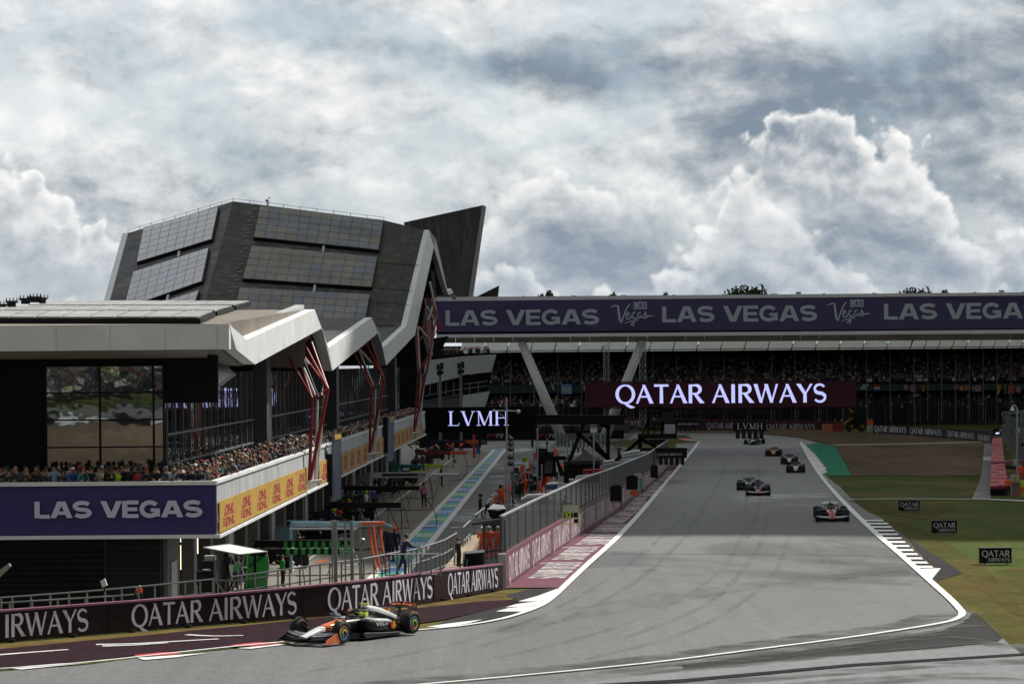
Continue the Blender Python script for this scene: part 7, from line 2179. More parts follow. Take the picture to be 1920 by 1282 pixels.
for n in 'lr': RAD.update({'sh' + n: (.072, .075), 'el' + n: (.050, .050), 'wr' + n: (.036, .036), 'hip' + n: (.10, .10), 'kn' + n: (.068, .068), 'an' + n: (.050, .050), 'to' + n: (.048, .036)})
BONE_M = {'pelvis': 1, 'chest': 1, 'neck': 0}

def make_pose(name, **k):
 J = skel(**k)
 keys = list(J)
 me = bpy.data.meshes.new(name + '_skel')
 me.from_pydata([J[q] for q in keys], [(keys.index(a), keys.index(b)) for a, b in EDG], [])
 o = bpy.data.objects.new(name + '_tmp', me)
 COL.objects.link(o)
 sk = o.modifiers.new('skin', 'SKIN')
 sk.use_smooth_shade = True
 if not me.skin_vertices: pass
 bm = bmesh.new(); bm.from_mesh(me)
 lay = bm.verts.layers.skin.verify()
 bm.verts.ensure_lookup_table()
 for i, q in enumerate(keys):
  bm.verts[i][lay].radius = RAD[q]
  bm.verts[i][lay].use_root = (q == 'pelvis')
 bm.to_mesh(me); bm.free()
 ss = o.modifiers.new('sub', 'SUBSURF'); ss.levels = 1; ss.render_levels = 1
 dg = bpy.context.evaluated_depsgraph_get()
 ev = o.evaluated_get(dg)
 out = bpy.data.meshes.new_from_object(ev)
 bpy.data.objects.remove(o)
 # clothing regions by nearest limb
 def seg(p, a, b):
  ab = b - a; t = max(0, min(1, (p - a).dot(ab) / ab.length_squared)); return (p - a - ab * t).length
 reg = []
 for a, b in EDG:
  m = 1
  if 'head' in b: m = 0
  elif b[:2] in ('kn', 'an', 'hi'): m = 2
  elif b[:2] == 'to': m = 3
  elif b == 'neck': m = 1
  reg.append((J[a], J[b], m))
 mi = []
 for pl in out.polygons:
  c = pl.center
  d, m = min((seg(c, a, b) - (.04 if mm == 0 else 0), mm) for a, b, mm in reg)
  if m == 1 and c.z < J['pelvis'].z - .02: m = 2
  for n in 'lr':
   if (c - J['wr' + n]).length < .05: m = 0
  mi.append(m)
 bm = bmesh.new(); bm.from_mesh(out)
 bm.faces.ensure_lookup_table()
 for f, m in zip(bm.faces, mi): f.material_index = m; f.smooth = True
 # hands with fingers, nose, eyes, ears
 def chunk(pts4a, pts4b, m):
  va = [bm.verts.new(p) for p in pts4a]; vb = [bm.verts.new(p) for p in pts4b]
  for fc in ([va[3], va[2], va[1], va[0]], vb, *[[va[i], va[(i + 1) % 4], vb[(i + 1) % 4], vb[i]] for i in range(4)]):
   f = bm.faces.new(fc); f.material_index = m
 def prism4(p, q, w, h, w2, h2, side, m):
  d = (q - p).normalized(); u = d.cross(side).normalized() if d.cross(side).length > .1 else V((0, 0, 1)); s = side.normalized()
  A = [p + s * a * w + u * b * h for a, b in ((-1, -1), (1, -1), (1, 1), (-1, 1))]; B = [q + s * a * w2 + u * b * h2 for a, b in ((-1, -1), (1, -1), (1, 1), (-1, 1))]
  chunk(A, B, m)
 for s, n in ((1, 'l'), (-1, 'r')):
  w, e = J['wr' + n], J['el' + n]; d = (w - e).normalized()
  side = d.cross(V((1, 0, 0) if abs(d.x) < .7 else (0, 1, 0))).normalized()
  palm = w + d * .085
  prism4(w - d * .01, palm, .030, .016, .042, .014, side, 0)
  curl = V((0, 0, -1)) if arms_curl(k) else d.cross(side) * -1
  for f in range(4):
   o_ = palm + side * (-.033 + .022 * f); L = (.060, .072, .075, .058)[f]
   mid = o_ + d * L * .55; tip = mid + (d * .7 + curl * .7).normalized() * L * .5
   prism4(o_, mid, .009, .009, .008, .008, side, 0); prism4(mid, tip, .008, .008, .006, .006, side, 0)
  tb = w + d * .03 + side * .04; prism4(tb, tb + (d * .7 + side * .6 + curl * .4).normalized() * .055, .010, .010, .007, .007, side, 0)
 hd = (J['head1'] - J['head0']).normalized(); fwd_ = V((0, -hd.z, hd.y)) if True else 0
 fwd_ = V((0, -1, 0)) - hd * V((0, -1, 0)).dot(hd); fwd_.normalize()
 hc = (J['head0'] + J['head1']) / 2
 X = V((1, 0, 0))
 nb = hc + fwd_ * .085 + hd * .005
 chunk([nb - X * .014 + hd * .035, nb + X * .014 + hd * .035, nb + X * .018 - hd * .025, nb - X * .018 - hd * .025], [nb + fwd_ * .012 - X * .006 + hd * .03, nb + fwd_ * .012 + X * .006 + hd * .03, nb + fwd_ * .030 + X * .012 - hd * .022, nb + fwd_ * .030 - X * .012 - hd * .022], 0)
 for s in (-1, 1):
  eb = hc + fwd_ * .082 + X * s * .033 + hd * .028
  chunk([eb - X * .014 - hd * .008, eb + X * .014 - hd * .008, eb + X * .014 + hd * .008, eb - X * .014 + hd * .008], [q + fwd_ * .012 for q in (eb - X * .014 - hd * .008, eb + X * .014 - hd * .008, eb + X * .014 + hd * .008, eb - X * .014 + hd * .008)], 4)
  er = hc + X * s * .082
  chunk([er - fwd_ * .02 - hd * .03, er + fwd_ * .015 - hd * .03, er + fwd_ * .015 + hd * .03, er - fwd_ * .02 + hd * .03], [q + X * s * .015 for q in (er - fwd_ * .02 - hd * .03, er + fwd_ * .015 - hd * .03, er + fwd_ * .015 + hd * .03, er - fwd_ * .02 + hd * .03)], 0)
 mb_ = hc + fwd_ * .084 - hd * .05
 chunk([mb_ - X * .022 - hd * .006, mb_ + X * .022 - hd * .006, mb_ + X * .022 + hd * .006, mb_ - X * .022 + hd * .006], [q + fwd_ * .008 for q in (mb_ - X * .022 - hd * .006, mb_ + X * .022 - hd * .006, mb_ + X * .022 + hd * .006, mb_ - X * .022 + hd * .006)], 5)
 fin = bpy.data.meshes.new(name)
 bm.to_mesh(fin); bm.free()
 bpy.data.meshes.remove(out)
 for mt in (m_skin[0], CLO['black'], CLO['dark navy'], m_shoe, m_hairs[0], M('lip', (.30, .10, .09), .6, 0)): fin.materials.append(mt)
 return fin, hc, hd

def arms_curl(k): return k.get('arms') in ('rail', 'reach')

POSES = {n: make_pose('person_' + n, **k) for n, k in dict(
 stand=dict(arms='down'), lean=dict(lean=24, arms='rail', bend=-6), fold=dict(arms='fold', lean=6), face=dict(arms='face', lean=14), phone=dict(arms='phone', lean=4), walk=dict(arms='down', legs='walk', lean=6),
 reach=dict(arms='reach', lean=22, legs='walk'), point=dict(arms='point', lean=4), hips=dict(arms='hips'), crouch=dict(arms='reach', legs='crouch', lean=28, bend=10), wave=dict(arms='wave'), wide=dict(arms='rail', lean=12, legs='wide'), bent=dict(arms='reach', lean=52, bend=10, legs='wide')).items()}

def headgear(kind):
 mb = MB()
 if kind == 'hair':
  mb.ball((0, .012, .028), (.092, .105, .098), 12, 6); mb.ball((0, .05, -.03), (.082, .06, .07), 10, 5)
  return [(mb, 'hair')]
 if kind == 'long':
  mb.ball((0, .012, .03), (.096, .108, .10), 12, 6); mb.ball((0, .055, -.10), (.095, .055, .14), 10, 6)
  return [(mb, 'hair')]
 if kind == 'cap':
  mb.ball((0, .008, .045), (.098, .112, .085), 12, 6); mb.hexa([V((-.07, -.08, .04)), V((.07, -.08, .04)), V((.055, -.185, .025)), V((-.055, -.185, .025))], [V((-.07, -.08, .055)), V((.07, -.08, .055)), V((.055, -.185, .035)), V((-.055, -.185, .035))])
  return [(mb, 'cap')]
 if kind == 'helmet':
  mb.ball((0, .008, .015), (.125, .14, .14), 14, 8); mb.hexa([V((-.10, -.11, -.01)), V((.10, -.11, -.01)), V((.09, -.13, .06)), V((-.09, -.13, .06))], [V((-.08, -.145, -.01)), V((.08, -.145, -.01)), V((.07, -.145, .05)), V((-.07, -.145, .05))])
  return [(mb, 'helmet')]
 if kind == 'headset':
  mb.ball((0, .012, .028), (.092, .105, .098), 12, 6)
  mb.ball((.10, 0, -.01), (.03, .045, .05), 8, 5); mb.ball((-.10, 0, -.01), (.03, .045, .05), 8, 5)
  return [(mb, 'headset')]
HG = {}
for kd in ('hair', 'long', 'cap', 'helmet', 'headset'):
 mb, nm = headgear(kd)[0]
 me = bpy.data.meshes.new(nm); me.from_pydata(mb.v, [], mb.f); me.polygons.foreach_set('use_smooth', [True] * len(me.polygons)); me.materials.append(m_hairs[0])
 HG[kd] = (me, nm)

def person(pos, pose, rz, top, legs, gear, gcol, lab, group=None, skin=0, h=1.0, flip=False):
 me, hc, hd = POSES[pose]
 o = bpy.data.objects.new('person', me)
 COL.objects.link(o)
 o.location = pos; o.rotation_euler = (0, 0, rz)
 o.scale = ((-h if flip else h), h, h)
 for i, mt in ((0, m_skin[skin]), (1, CLO[top]), (2, CLO[legs])):
  o.material_slots[i].link = 'OBJECT'; o.material_slots[i].material = mt
 tag(o, lab, 'person', group)
 if gear:
  gm, nm = HG[gear]
  c = bpy.data.objects.new(nm, gm)
  COL.objects.link(c); c.parent = o
  c.location = hc
  c.rotation_euler = (math.atan2(-hd.y, hd.z), 0, 0)
  c.material_slots[0].link = 'OBJECT'; c.material_slots[0].material = gcol
 return o

# --- spectators on the end terrace (rows along the end rail) and along the pit-side rail
rnd = random.Random(23)
TOPS = ['black'] * 9 + ['dark navy'] * 6 + ['charcoal'] * 5 + ['grey'] * 2 + ['white', 'beige', 'pale blue', 'brown', 'royal blue', 'teal', 'red']
GEAR = [('hair', m_hairs[0], 'dark hair'), ('hair', m_hairs[1], 'brown hair'), ('long', m_hairs[1], 'long brown hair'), ('hair', m_hairs[0], 'dark hair'), ('long', m_hairs[2], 'long fair hair'), ('hair', m_hairs[3], 'grey hair'),
  ('cap', CLO['white'], 'a white cap'), ('cap', CLO['black'], 'a black cap'), ('cap', CLO['red'], 'a red cap'), ('hair', m_hairs[0], 'dark hair'), ('hair', m_hairs[1], 'brown hair'), ('hair', m_hairs[0], 'dark hair'), ('cap', CLO['dark navy'], 'a navy cap'), ('hair', m_hairs[2], 'fair hair')]
ORD = lambda n: '%d%s' % (n, 'th' if 10 < n % 100 < 14 else {1: 'st', 2: 'nd', 3: 'rd'}.get(n % 10, 'th'))
PH = .92
for row, (n, back) in enumerate(((25, .42), (21, .95), (14, 1.45))):
 for i in range(n):
  o_ = -.55 - (i + (.5 if row == 1 else .2) + .25 * (rnd.random() - .5)) * (9.9 / n)
  top = rnd.choice(TOPS); g = rnd.choice(GEAR)
  j = n - 1 - i
  pose = rnd.choice(('lean', 'lean', 'face', 'fold', 'lean', 'phone')) if row == 0 else rnd.choice(('stand', 'fold', 'fold', 'phone', 'face'))
  if row == 0 and j == 8: top, g = 'pale blue', (None, None, 'a bald head')
  if row == 0 and j == 13: top, g = 'beige', GEAR[0]
  if row == 0 and j == 15: top, g = 'lime', (None, None, 'a bald head')
  if row == 0 and j == 17: top, g = 'red', GEAR[7]
  if row == 0 and j == 2: top, g = 'black', GEAR[8]
  wh = ('front', 'second', 'third')[row]
  lab = 'spectator in %s with %s, %s in %s row above purple banner' % (top, g[2], ORD(i + 1), wh)
  person(W(back + .05 * rnd.random(), o_, Z_FLOOR), pose, R(rnd.uniform(-25, 30)), top, rnd.choice(('black', 'dark navy', 'charcoal')), g[0], g[1], lab, 'spectators on the end of the terrace', rnd.choice((0, 0, 1, 1, 2)), PH * rnd.uniform(.94, 1.05), rnd.random() < .5)
NSIDE = 172
for i in range(NSIDE):
 row = i % 3
 t = .9 + (i // 3) * .86 + rnd.random() * .5
 top = rnd.choice(TOPS); g = rnd.choice(GEAR)
 pose = rnd.choice(('lean', 'lean', 'phone', 'face', 'fold')) if row == 0 else rnd.choice(('stand', 'phone', 'fold', 'phone', 'wave' if rnd.random() < .15 else 'stand'))
 lab = 'spectator in %s with %s, %s in %s row at pit rail' % (top, g[2], ORD(i // 3 + 1), ('front', 'second', 'third')[row])
 person(W(t, -.52 - row * .52 - .1 * rnd.random(), Z_FLOOR), pose, R(62 + rnd.uniform(-35, 25)), top, rnd.choice(('black', 'dark navy', 'charcoal')), g[0], g[1], lab, 'spectators along the pit-side rail', rnd.choice((0, 0, 1, 1, 2)), PH * rnd.uniform(.94, 1.06), rnd.random() < .5)
# farther along the rail the spectators merge into a crowd
mb = MB()
t = .9 + NSIDE / 3 * .86
while t < T_END - 1:
 for row in range(3):
  if rnd.random() < .9:
   p = W(t + rnd.random() * .4, -.5 - row * .5, Z_FLOOR + .62); mini(mb, p, 1.05, rnd)
 t += .55
for i in range(110):
 x = 742 + rnd.random() * 176
 p = P(x, 668 - (x - 800) * .055 - rnd.random() * 3, YF + 1 + rnd.random() * 5); mini(mb, p, 1.0, rnd)
tag(mb.build('crowd', m_crowd), 'spectators packed along the far part of the pit building terrace', 'crowd', kind='stuff')

# --- people by the barrier, in the pit lane and at the pit wall
def stand_at(x, yfoot, hpx, z=None, Y=None):
 """foot point and scale from photo pixels; level z or depth Y"""
 p = GP(x, yfoot, z) if z is not None else P(x, yfoot, Y)
 return p, 1.06 * hpx / SC(p.y) / 1.78
def crew(x, yf, hpx, pose, deg, top, legs, gear, gcol, lab, z=None, Y=None, skin=0, group=None, flip=False):
 p, s = stand_at(x, yf, hpx, z, Y)
 return person(p, pose, R(deg), top, legs, gear, gcol, lab, group, skin, s, flip)
crew(755, 1080, 77, 'reach', 118 + 0, 'dark navy', 'dark navy', 'headset', m_hairs[1], 'man in navy overalls and yellow tabard leaning on the pit lane railing', Y=100.5)
crew(861, 1070, 60, 'fold', -60, 'black', 'black', 'headset', m_hairs[0], 'woman in black with headset and pink lanyard standing left of the black cabinet', Y=104.5)
for x, yf, h_, lab in ((904, 1048, 58, 'marshal in orange overalls, left of the group behind the wire gate'), (917, 1049, 60, 'marshal in orange overalls, middle of the group behind the wire gate'), (933, 1047, 58, 'marshal in orange overalls, right of the group behind the wire gate')):
 crew(x, yf, h_, 'fold', 150 + x % 40, 'orange', 'orange', 'cap', CLO['white'], lab, Y=113)
PITW = 'mechanics and crew in the pit lane'
crew(727, 1052, 66, 'stand', 150, 'dark navy', 'dark navy', 'helmet', CLO['pale blue'], 'left of three crouched-together crew in pale blue helmets by the orange jack posts', z=0, group=PITW)
crew(733, 1053, 65, 'fold', 170, 'dark navy', 'dark navy', 'helmet', CLO['pale blue'], 'middle of three crew in pale blue helmets by the orange jack posts', z=0, group=PITW)
crew(741, 1052, 61, 'stand', 190, 'dark navy', 'dark navy', 'helmet', CLO['orange'], 'right of three crew by the orange jack posts, helmet with orange', z=0, group=PITW)
crew(795, 951.5, 45, 'stand', 160, 'pink', 'black', 'hair', m_hairs[0], 'mechanic in pink vest standing beside the blue and green pit strip', z=0, group=PITW)
crew(706, 944, 36, 'walk', 190, 'black', 'black', 'cap', CLO['pink'], 'mechanic in black with pink cap beneath the black boom', z=0, group=PITW)
crew(828, 912, 36, 'stand', 100, 'black', 'black', 'helmet', CLO['black'], 'mechanic in black beneath the lime ended boom', z=0, group=PITW)
crew(530, 1100, 57, 'stand', 120, 'green', 'black', 'hair', m_hairs[1], 'man in black and green shirt standing right of the green panel', z=0, group=PITW)
crew(487, 1103, 58, 'stand', 175, 'black', 'black', 'helmet', CLO['green'], 'mechanic in black with green helmet in front of the green panel', z=0, group=PITW)
crew(423, 1112, 72, 'phone', 150, 'black', 'black', 'helmet', CLO['black'], 'large camera operator in black under the white awning', Y=103.4)
crew(440, 1108, 62, 'reach', 120, 'green', 'black', 'helmet', CLO['black'], 'mechanic with bright green sleeves behind the camera operator', Y=112)
crew(572, 1000, 42, 'bent', 100, 'charcoal', 'black', 'helmet', CLO['black'], 'mechanic bending over by the garage at the navy panel', z=0, group=PITW)
crew(648, 978, 44, 'stand', 200, 'white', 'black', 'hair', m_hairs[0], 'mechanic in white and black left of the dark boom', z=0, group=PITW)
crew(668, 965, 42, 'fold', 170, 'black', 'black', 'helmet', CLO['black'], 'mechanic in black and red beside the white garage panel', z=0, group=PITW)
crew(642, 965, 44, 'stand', 160, 'white', 'black', 'cap', CLO['white'], 'mechanic in white by the tall grey screen foot', z=0, group=PITW)
crew(660, 948, 38, 'bent', 140, 'black', 'black', 'helmet', CLO['black'], 'mechanic crouching over equipment under the second black boom', z=0, group=PITW)
crew(672, 902, 28, 'stand', 160, 'red', 'black', 'hair', m_hairs[0], 'person in a red top far down by the garages', z=0, group=PITW)
crew(832, 826, 15, 'stand', 170, 'orange', 'orange', 'cap', CLO['white'], 'marshal in orange far off below the LVMH screen', z=0)
crew(560, 1050, 48, 'fold', 150, 'black', 'black', 'hair', m_hairs[0], 'mechanic in black right of the pale blue garage panel', z=0, group=PITW)
crew(720, 905, 30, 'bent', 180, 'teal', 'black', 'helmet', CLO['teal'], 'mechanic in teal crouching below the green boom', z=0, group=PITW)
crew(745, 902, 30, 'stand', 160, 'teal', 'black', 'helmet', CLO['teal'], 'mechanic in teal standing below the green boom', z=0, group=PITW)
for k, (x, yf, top, cap_) in enumerate(((850, 860, 'red', 'red'), (842, 862, 'black', 'black'), (864, 850, 'orange', 'white'), (838, 846, 'dark navy', 'black'), (856, 838, 'black', 'orange'), (812, 862, 'charcoal', 'red'), (800, 870, 'black', 'black'), (790, 880, 'black', 'teal'))):
 crew(x, yf, 23 + (yf - 838) * .12, ('stand', 'fold', 'bent', 'walk')[k % 4], 120 + 20 * k, top, 'black', 'helmet', CLO[cap_], 'distant mechanic in %s with %s helmet, %s from the far end of the garages' % (top, cap_, ORD(k + 1)), z=0, group=PITW)
# pit wall side
PWG = 'marshals and crew between the pit lane and the pit wall'
for x, yf, h_, pose, deg, top, legs, gear, gc, lab in (
  (900, 972, 44, 'walk', 110, 'black', 'black', 'helmet', CLO['black'], 'person in black at the far left of the marshals by the dark cart'),
  (914, 970, 45, 'bent', 130, 'white', 'dark navy', 'helmet', CLO['white'], 'marshal in white and orange bending beside the dark cart'),
  (924, 966, 40, 'lean', 120, 'orange', 'orange', 'helmet', CLO['white'], 'marshal in pale orange tabard leaning next to the dark cart'),
  (938, 956, 44, 'point', 150, 'orange', 'orange', 'helmet', CLO['black'], 'marshal in orange with arm out beside the signal pole'),
  (953, 946, 42, 'stand', 180, 'orange', 'orange', 'hair', m_hairs[0], 'marshal in orange partly behind the signal pole'),
  (972, 934, 34, 'stand', 200, 'black', 'black', 'hair', m_hairs[0], 'technician in black left of the equipment racks'),
  (978, 936, 36, 'fold', 160, 'black', 'black', 'cap', CLO['black'], 'technician in black at the middle of the equipment racks'),
  (996, 930, 34, 'fold', 170, 'charcoal', 'black', 'cap', CLO['black'], 'technician in dark grey right of the equipment racks'),
  (1020, 926, 39, 'fold', 180, 'orange', 'orange', 'helmet', CLO['white'], 'marshal in orange facing away beside the blue and white box'),
  (1033, 908, 30, 'stand', 190, 'orange', 'orange', 'helmet', CLO['white'], 'marshal in orange behind and right of the one by the blue and white box'),
  (1017, 906, 30, 'stand', 170, 'orange', 'orange', 'helmet', CLO['white'], 'marshal in orange in front of the black equipment stairs'),
  (993, 889, 23, 'fold', 180, 'orange', 'orange', 'hair', m_hairs[1], 'marshal in faded orange by the white tyre stack'),
  (1001, 891, 28, 'stand', 190, 'pale blue', 'black', 'hair', m_hairs[0], 'official in pale blue shirt and dark trousers'),
  (994, 884, 24, 'stand', 170, 'white', 'black', 'cap', CLO['white'], 'official in white shirt and cap'),
  (1003, 866, 20, 'stand', 180, 'orange', 'orange', 'helmet', CLO['white'], 'marshal in orange at the upper left of the black steps'),
  (1041, 858, 20, 'stand', 170, 'orange', 'orange', 'helmet', CLO['white'], 'marshal in orange on the right end of the black platform'),
  (1025, 846, 22, 'wide', 100, 'black', 'black', 'cap', CLO['white'], 'person in black with white cap on top of the black platform'),
  (1074, 850, 15, 'fold', 150, 'black', 'charcoal', 'hair', m_hairs[1], 'left person of the trio on the grass behind the bridge column'),
  (1084, 851, 15, 'stand', 180, 'black', 'charcoal', 'hair', m_hairs[0], 'middle person of the trio on the grass behind the bridge column'),
  (1093, 851, 15, 'fold', 200, 'brown', 'charcoal', 'hair', m_hairs[1], 'right person of the trio on the grass behind the bridge column'),
  (1160, 864, 28, 'phone', 130, 'black', 'black', 'hair', m_hairs[2], 'person in black with arm raised below the gantry strut')):
 crew(x, yf, h_, pose, deg, top, legs, gear, gc, lab, z=.0, group=PWG)
rnd = random.Random(91)
for k, (x, yf) in enumerate(((944, 948), (962, 944), (985, 930), (1006, 922), (1012, 936), (1044, 902), (1052, 896), (1060, 890), (1026, 916), (967, 928), (990, 914), (1010, 900), (980, 900), (1066, 880), (1046, 872), (934, 966), (948, 962), (1030, 892))):
 top = ('orange', 'black', 'orange', 'charcoal', 'orange', 'white')[k % 6]; gc = ('white', 'black', 'orange', 'black', 'black', 'white')[k % 6]
 crew(x, yf, 24 + (yf - 866) * .20, ('stand', 'fold', 'walk', 'bent', 'hips', 'phone')[(k * 5) % 6], 90 + rnd.random() * 160, top, 'orange' if top == 'orange' else 'black', 'helmet' if k % 3 else 'cap', CLO[gc], 'crew member in %s with %s headgear, %s from the back of the pit wall group' % (top, gc, ORD(k + 1)), z=0, group=PWG)
for k in range(22):
 f = k / 22; x = 600 + 240 * f + rnd.uniform(-18, 26); yf = 1006 - 160 * f + rnd.uniform(-6, 6)
 top = rnd.choice(('black', 'black', 'dark navy', 'charcoal', 'teal', 'white', 'red', 'royal blue')); gc = rnd.choice(('black', 'white', 'orange', 'lime', 'red', 'pale blue'))
 crew(x, yf, 22 + (yf - 840) * .17, rnd.choice(('stand', 'bent', 'walk', 'fold', 'hips', 'reach', 'crouch')), rnd.uniform(60, 300), top, 'black', 'helmet', CLO[gc], 'pit crew member in %s with %s helmet, %s along the garage fronts' % (top, gc, ORD(k + 1)), z=0, group=PITW)
crew(1227, 813, 30, 'stand', 170, 'black', 'black', 'cap', CLO['black'], 'person in black standing on the gantry platform', Y=300)
crew(1890, 932, 37, 'fold', 170, 'orange', 'black', 'helmet', CLO['orange'], 'marshal in orange at the near end of the pink tyre wall', Y=203)
crew(1896, 929, 36, 'stand', 150, 'pale blue', 'black', 'hair', m_hairs[0], 'person in pale blue behind the marshal at the tyre wall end', Y=205)
crew(1914, 905, 36, 'stand', 160, 'orange', 'orange', 'cap', CLO['red'], 'marshal in orange and lime at the right edge, upper', Y=215)
crew(1917, 934, 38, 'wide', 150, 'lime', 'orange', 'hair', m_hairs[0], 'marshal in lime and orange at the right edge, lower', Y=203)
for x, lab in ((1535, 'marshal in red standing behind the far barrier'), (1566, 'marshal in orange left of the telehandler'), (1578, 'marshal in pale orange beside the telehandler'), (1629, 'marshal in orange behind the white marker block'), (1634, 'second marshal in orange right of the white marker block')):
 crew(x, 807 if x < 1620 else 806, 20, 'stand', 170, 'red' if x == 1535 else 'orange', 'orange', 'cap', CLO['white'], lab, Y=457)
crew(254, 1128, 26, 'lean', 60, 'brown', 'black', 'headset', m_hairs[3], 'left of two heads in headsets behind the barrier at left', Y=95)
crew(265, 1130, 32, 'lean', -30, 'orange', 'black', 'cap', CLO['white'], 'right of two people behind the barrier at left, in a white cap', Y=95)
crew(1055, 975, 44, 'reach', 60, 'black', 'black', 'cap', CLO['green'], 'arm and shoulder of a crew member holding the pit board numbered 92', Y=139)
crew(1024, 722, 12, 'stand', 170, 'red', 'black', 'hair', m_hairs[0], 'spectator in bright red at the front of the stand left of the maroon screen', Y=479)
# ---------------------------------------------------------------- pit gantries (booms over the pit boxes)
m_hose = M('air_hose', (.012, .012, .012), .5, .1)
m_ptb = M('boom_pale_blue', (.24, .40, .48), .4, .1, 2)
m_og = M('boom_orange', (.62, .09, .03), .45, .1, 2)
m_gr = M('boom_green', (.02, .26, .05), .5, .1, 2)
m_wh = M('boom_white', (.52, .52, .53), .4, .08, 2)
m_navy = M('panel_navy', (.012, .015, .05), .5, .15, 1)
m_tealb = M('boom_teal', (.015, .12, .10), .45, .1, 2)
m_limeb = M('boom_lime', (.36, .48, .03), .45, .05, 2)
m_redd = M('boom_dark_red', (.16, .012, .015), .45, .1, 2)
BZ = 2.7
BG = 'overhead booms over the pit boxes'
def boom(lab, x0, x1, y, mats, h=.30, zb=BZ, hoses=4, reachx=30, drop=1.0, second=None, end=None, seed=1):
 a, b_ = GP(x0, y + 1, zb), GP(x1, y, zb)
 b_.y = a.y
 b_ = P(x1, y, a.y)
 t_ = thing('pit_boom', lab, 'boom', V((a.x, a.y, 0)), BG)
 mb = MB(); mb.bar(a, b_, .30, h, 0)
 mb.bar(a + V((-.2, 0, .2)), a + V((3.2, 0, 1.3)) if False else a.lerp(b_, .35) + V((0, 0, .15)), .05, .05, 0)
 mb.bar(a + V((0, 0, .0)), V((a.x, a.y, 0)), .14, .14, 0)
 mb.build('beam', mats[0], t_)
 if second: second(t_, a, b_)
 if end:
  mb = MB(); mb.bar(b_ + V((-1.4, 0, 0)), b_ + V((.25, 0, 0)), .34, h * 1.1); mb.build('end_block', end, t_)
 r_ = random.Random(seed)
 mb = MB()
 hoses = max(2, int(hoses * .6))
 for k in range(hoses):
  f = .45 + .55 * k / max(1, hoses - 1) if hoses > 1 else 1
  s_ = a.lerp(b_, f) + V((0, 0, -h / 2))
  dx = (r_.random() * 1.6 - .5) * abs(reachx) / SC(a.y) * .55
  e_ = V((s_.x + dx, s_.y - 1 - r_.random() * 2, .05)); bulge = r_.uniform(.05, .5)
  pts = []
  for i in range(11):
   u = i / 10
   z = s_.z * (1 - u) ** 1.25 + .05 * u
   pts.append(V((s_.x + (e_.x - s_.x) * u + bulge * math.sin(u * math.pi), s_.y + (e_.y - s_.y) * u, z)))
  pts.append(e_ + V((-.5, -.3, 0))); pts.append(e_ + V((-1.4 * r_.random() - .8, -.5, 0)))
  mb.tube(pts, .03, 6)
 mb.build('hose', m_hose, t_)
 return t_

def checks(mat_a, y2=0):
 def fn(t_, a, b_):
  mb = MB(); n = 18
  for i in range(n):
   p, q = a.lerp(b_, .30 + .7 * i / n), a.lerp(b_, .30 + .7 * (i + 1) / n)
   for dz, yo in ((.0, 0), (-.30, -.9)):
    if (i + (dz < 0)) % 2 == 0: mb.bar(p + V((0, yo - .005, dz)), q + V((0, yo - .005, dz)), .32, .29)
  mb.build('check_panel', mat_a, t_)
  mb = MB(); mb.bar(a + V((0, -.9, -.30)), a.lerp(b_, .9) + V((0, -.9, -.30)), .28, .28); mb.bar(a + V((0, 0, .18)), b_ + V((0, 0, .18)), .34, .04)
  mb.build('beam', m_black, t_)
 return fn
boom('black boom with green checks nearest the camera over the first pit box', 478, 660, 1019, [m_black], second=checks(m_gr), hoses=3, reachx=-40, seed=2)
def jacks(t_, a, b_):
 mb = MB()
 for dx, dy in ((-.55, 0), (-.35, .4), (.05, 0)):
  p = b_ + V((dx, dy, -.1)); mb.tube([p, p + V((.12, -.4, -1.1)), p + V((.42, -.9, -2.5))], .065, 8)
 mb.build('jack_post', m_og, t_)
 mb = MB(); mb.bar(b_ + V((-1.0, -.1, .04)), b_ + V((.3, -.1, .04)), .4, .16); mb.build('end_block', m_og, t_)
 mb = MB(); mb.bar(a + V((0, -.5, -.22)), b_ + V((-1.2, -.5, -.22)), .16, .10); mb.build('beam', m_wh, t_)
boom('pale blue boom with orange end and slanting orange posts', 545, 711, 981.5, [m_ptb], second=jacks, hoses=4, reachx=40, h=.26, seed=3)
boom('slim black boom over the navy pit box', 618, 752, 946.5, [m_black], hoses=7, reachx=60, seed=4, h=.34)
boom('black boom with small white fittings beside the white garage panel', 648, 786, 914.5, [m_black], hoses=6, reachx=60, seed=5, h=.28)
def alp(t_, a, b_):
 mb = MB(); mb.bar(a.lerp(b_, .2) + V((0, -.17, .02)), a.lerp(b_, .92) + V((0, -.17, .02)), .02, .22); mb.build('sponsor_strip', m_navy, t_)
 mb = MB(); mb.bar(a.lerp(b_, .80) + V((0, -.19, .03)), a.lerp(b_, .90) + V((0, -.19, .03)), .02, .16); mb.build('pink_strip', CLO['pink'], t_)
 mb = MB(); mb.tube([b_ + V((.1, 0, 0)), b_ + V((2.3, 0, -.02))], .13, 8); mb.build('arm', m_wh, t_)
boom('white boom with navy and pink strips over the pit lane', 694, 806, 889.5, [m_wh], second=alp, hoses=5, reachx=60, h=.42, seed=6)
def am(t_, a, b_):
 mb = MB(); mb.bar(a + V((0, -1.2, -.5)), b_ + V((-1.2, -1.2, -.5)), .3, .3); mb.build('beam', m_tealb, t_)
 mb = MB(); mb.bar(b_ + V((-2.6, -1.3, -.5)), b_ + V((-.9, -1.3, -.5)), .36, .36); mb.build('end_block', m_limeb, t_)
boom('dark green boom with two lime ends', 735, 826, 873.5, [m_tealb], second=am, end=m_limeb, hoses=5, reachx=50, seed=7)
boom('dark red boom with a red end farther down the pit lane', 782, 870, 848.5, [m_redd], end=m_og, hoses=4, reachx=40, seed=8)
boom('navy boom with orange end near the far garages', 806, 896, 827.5, [m_navy], end=m_og, hoses=3, reachx=30, seed=9)
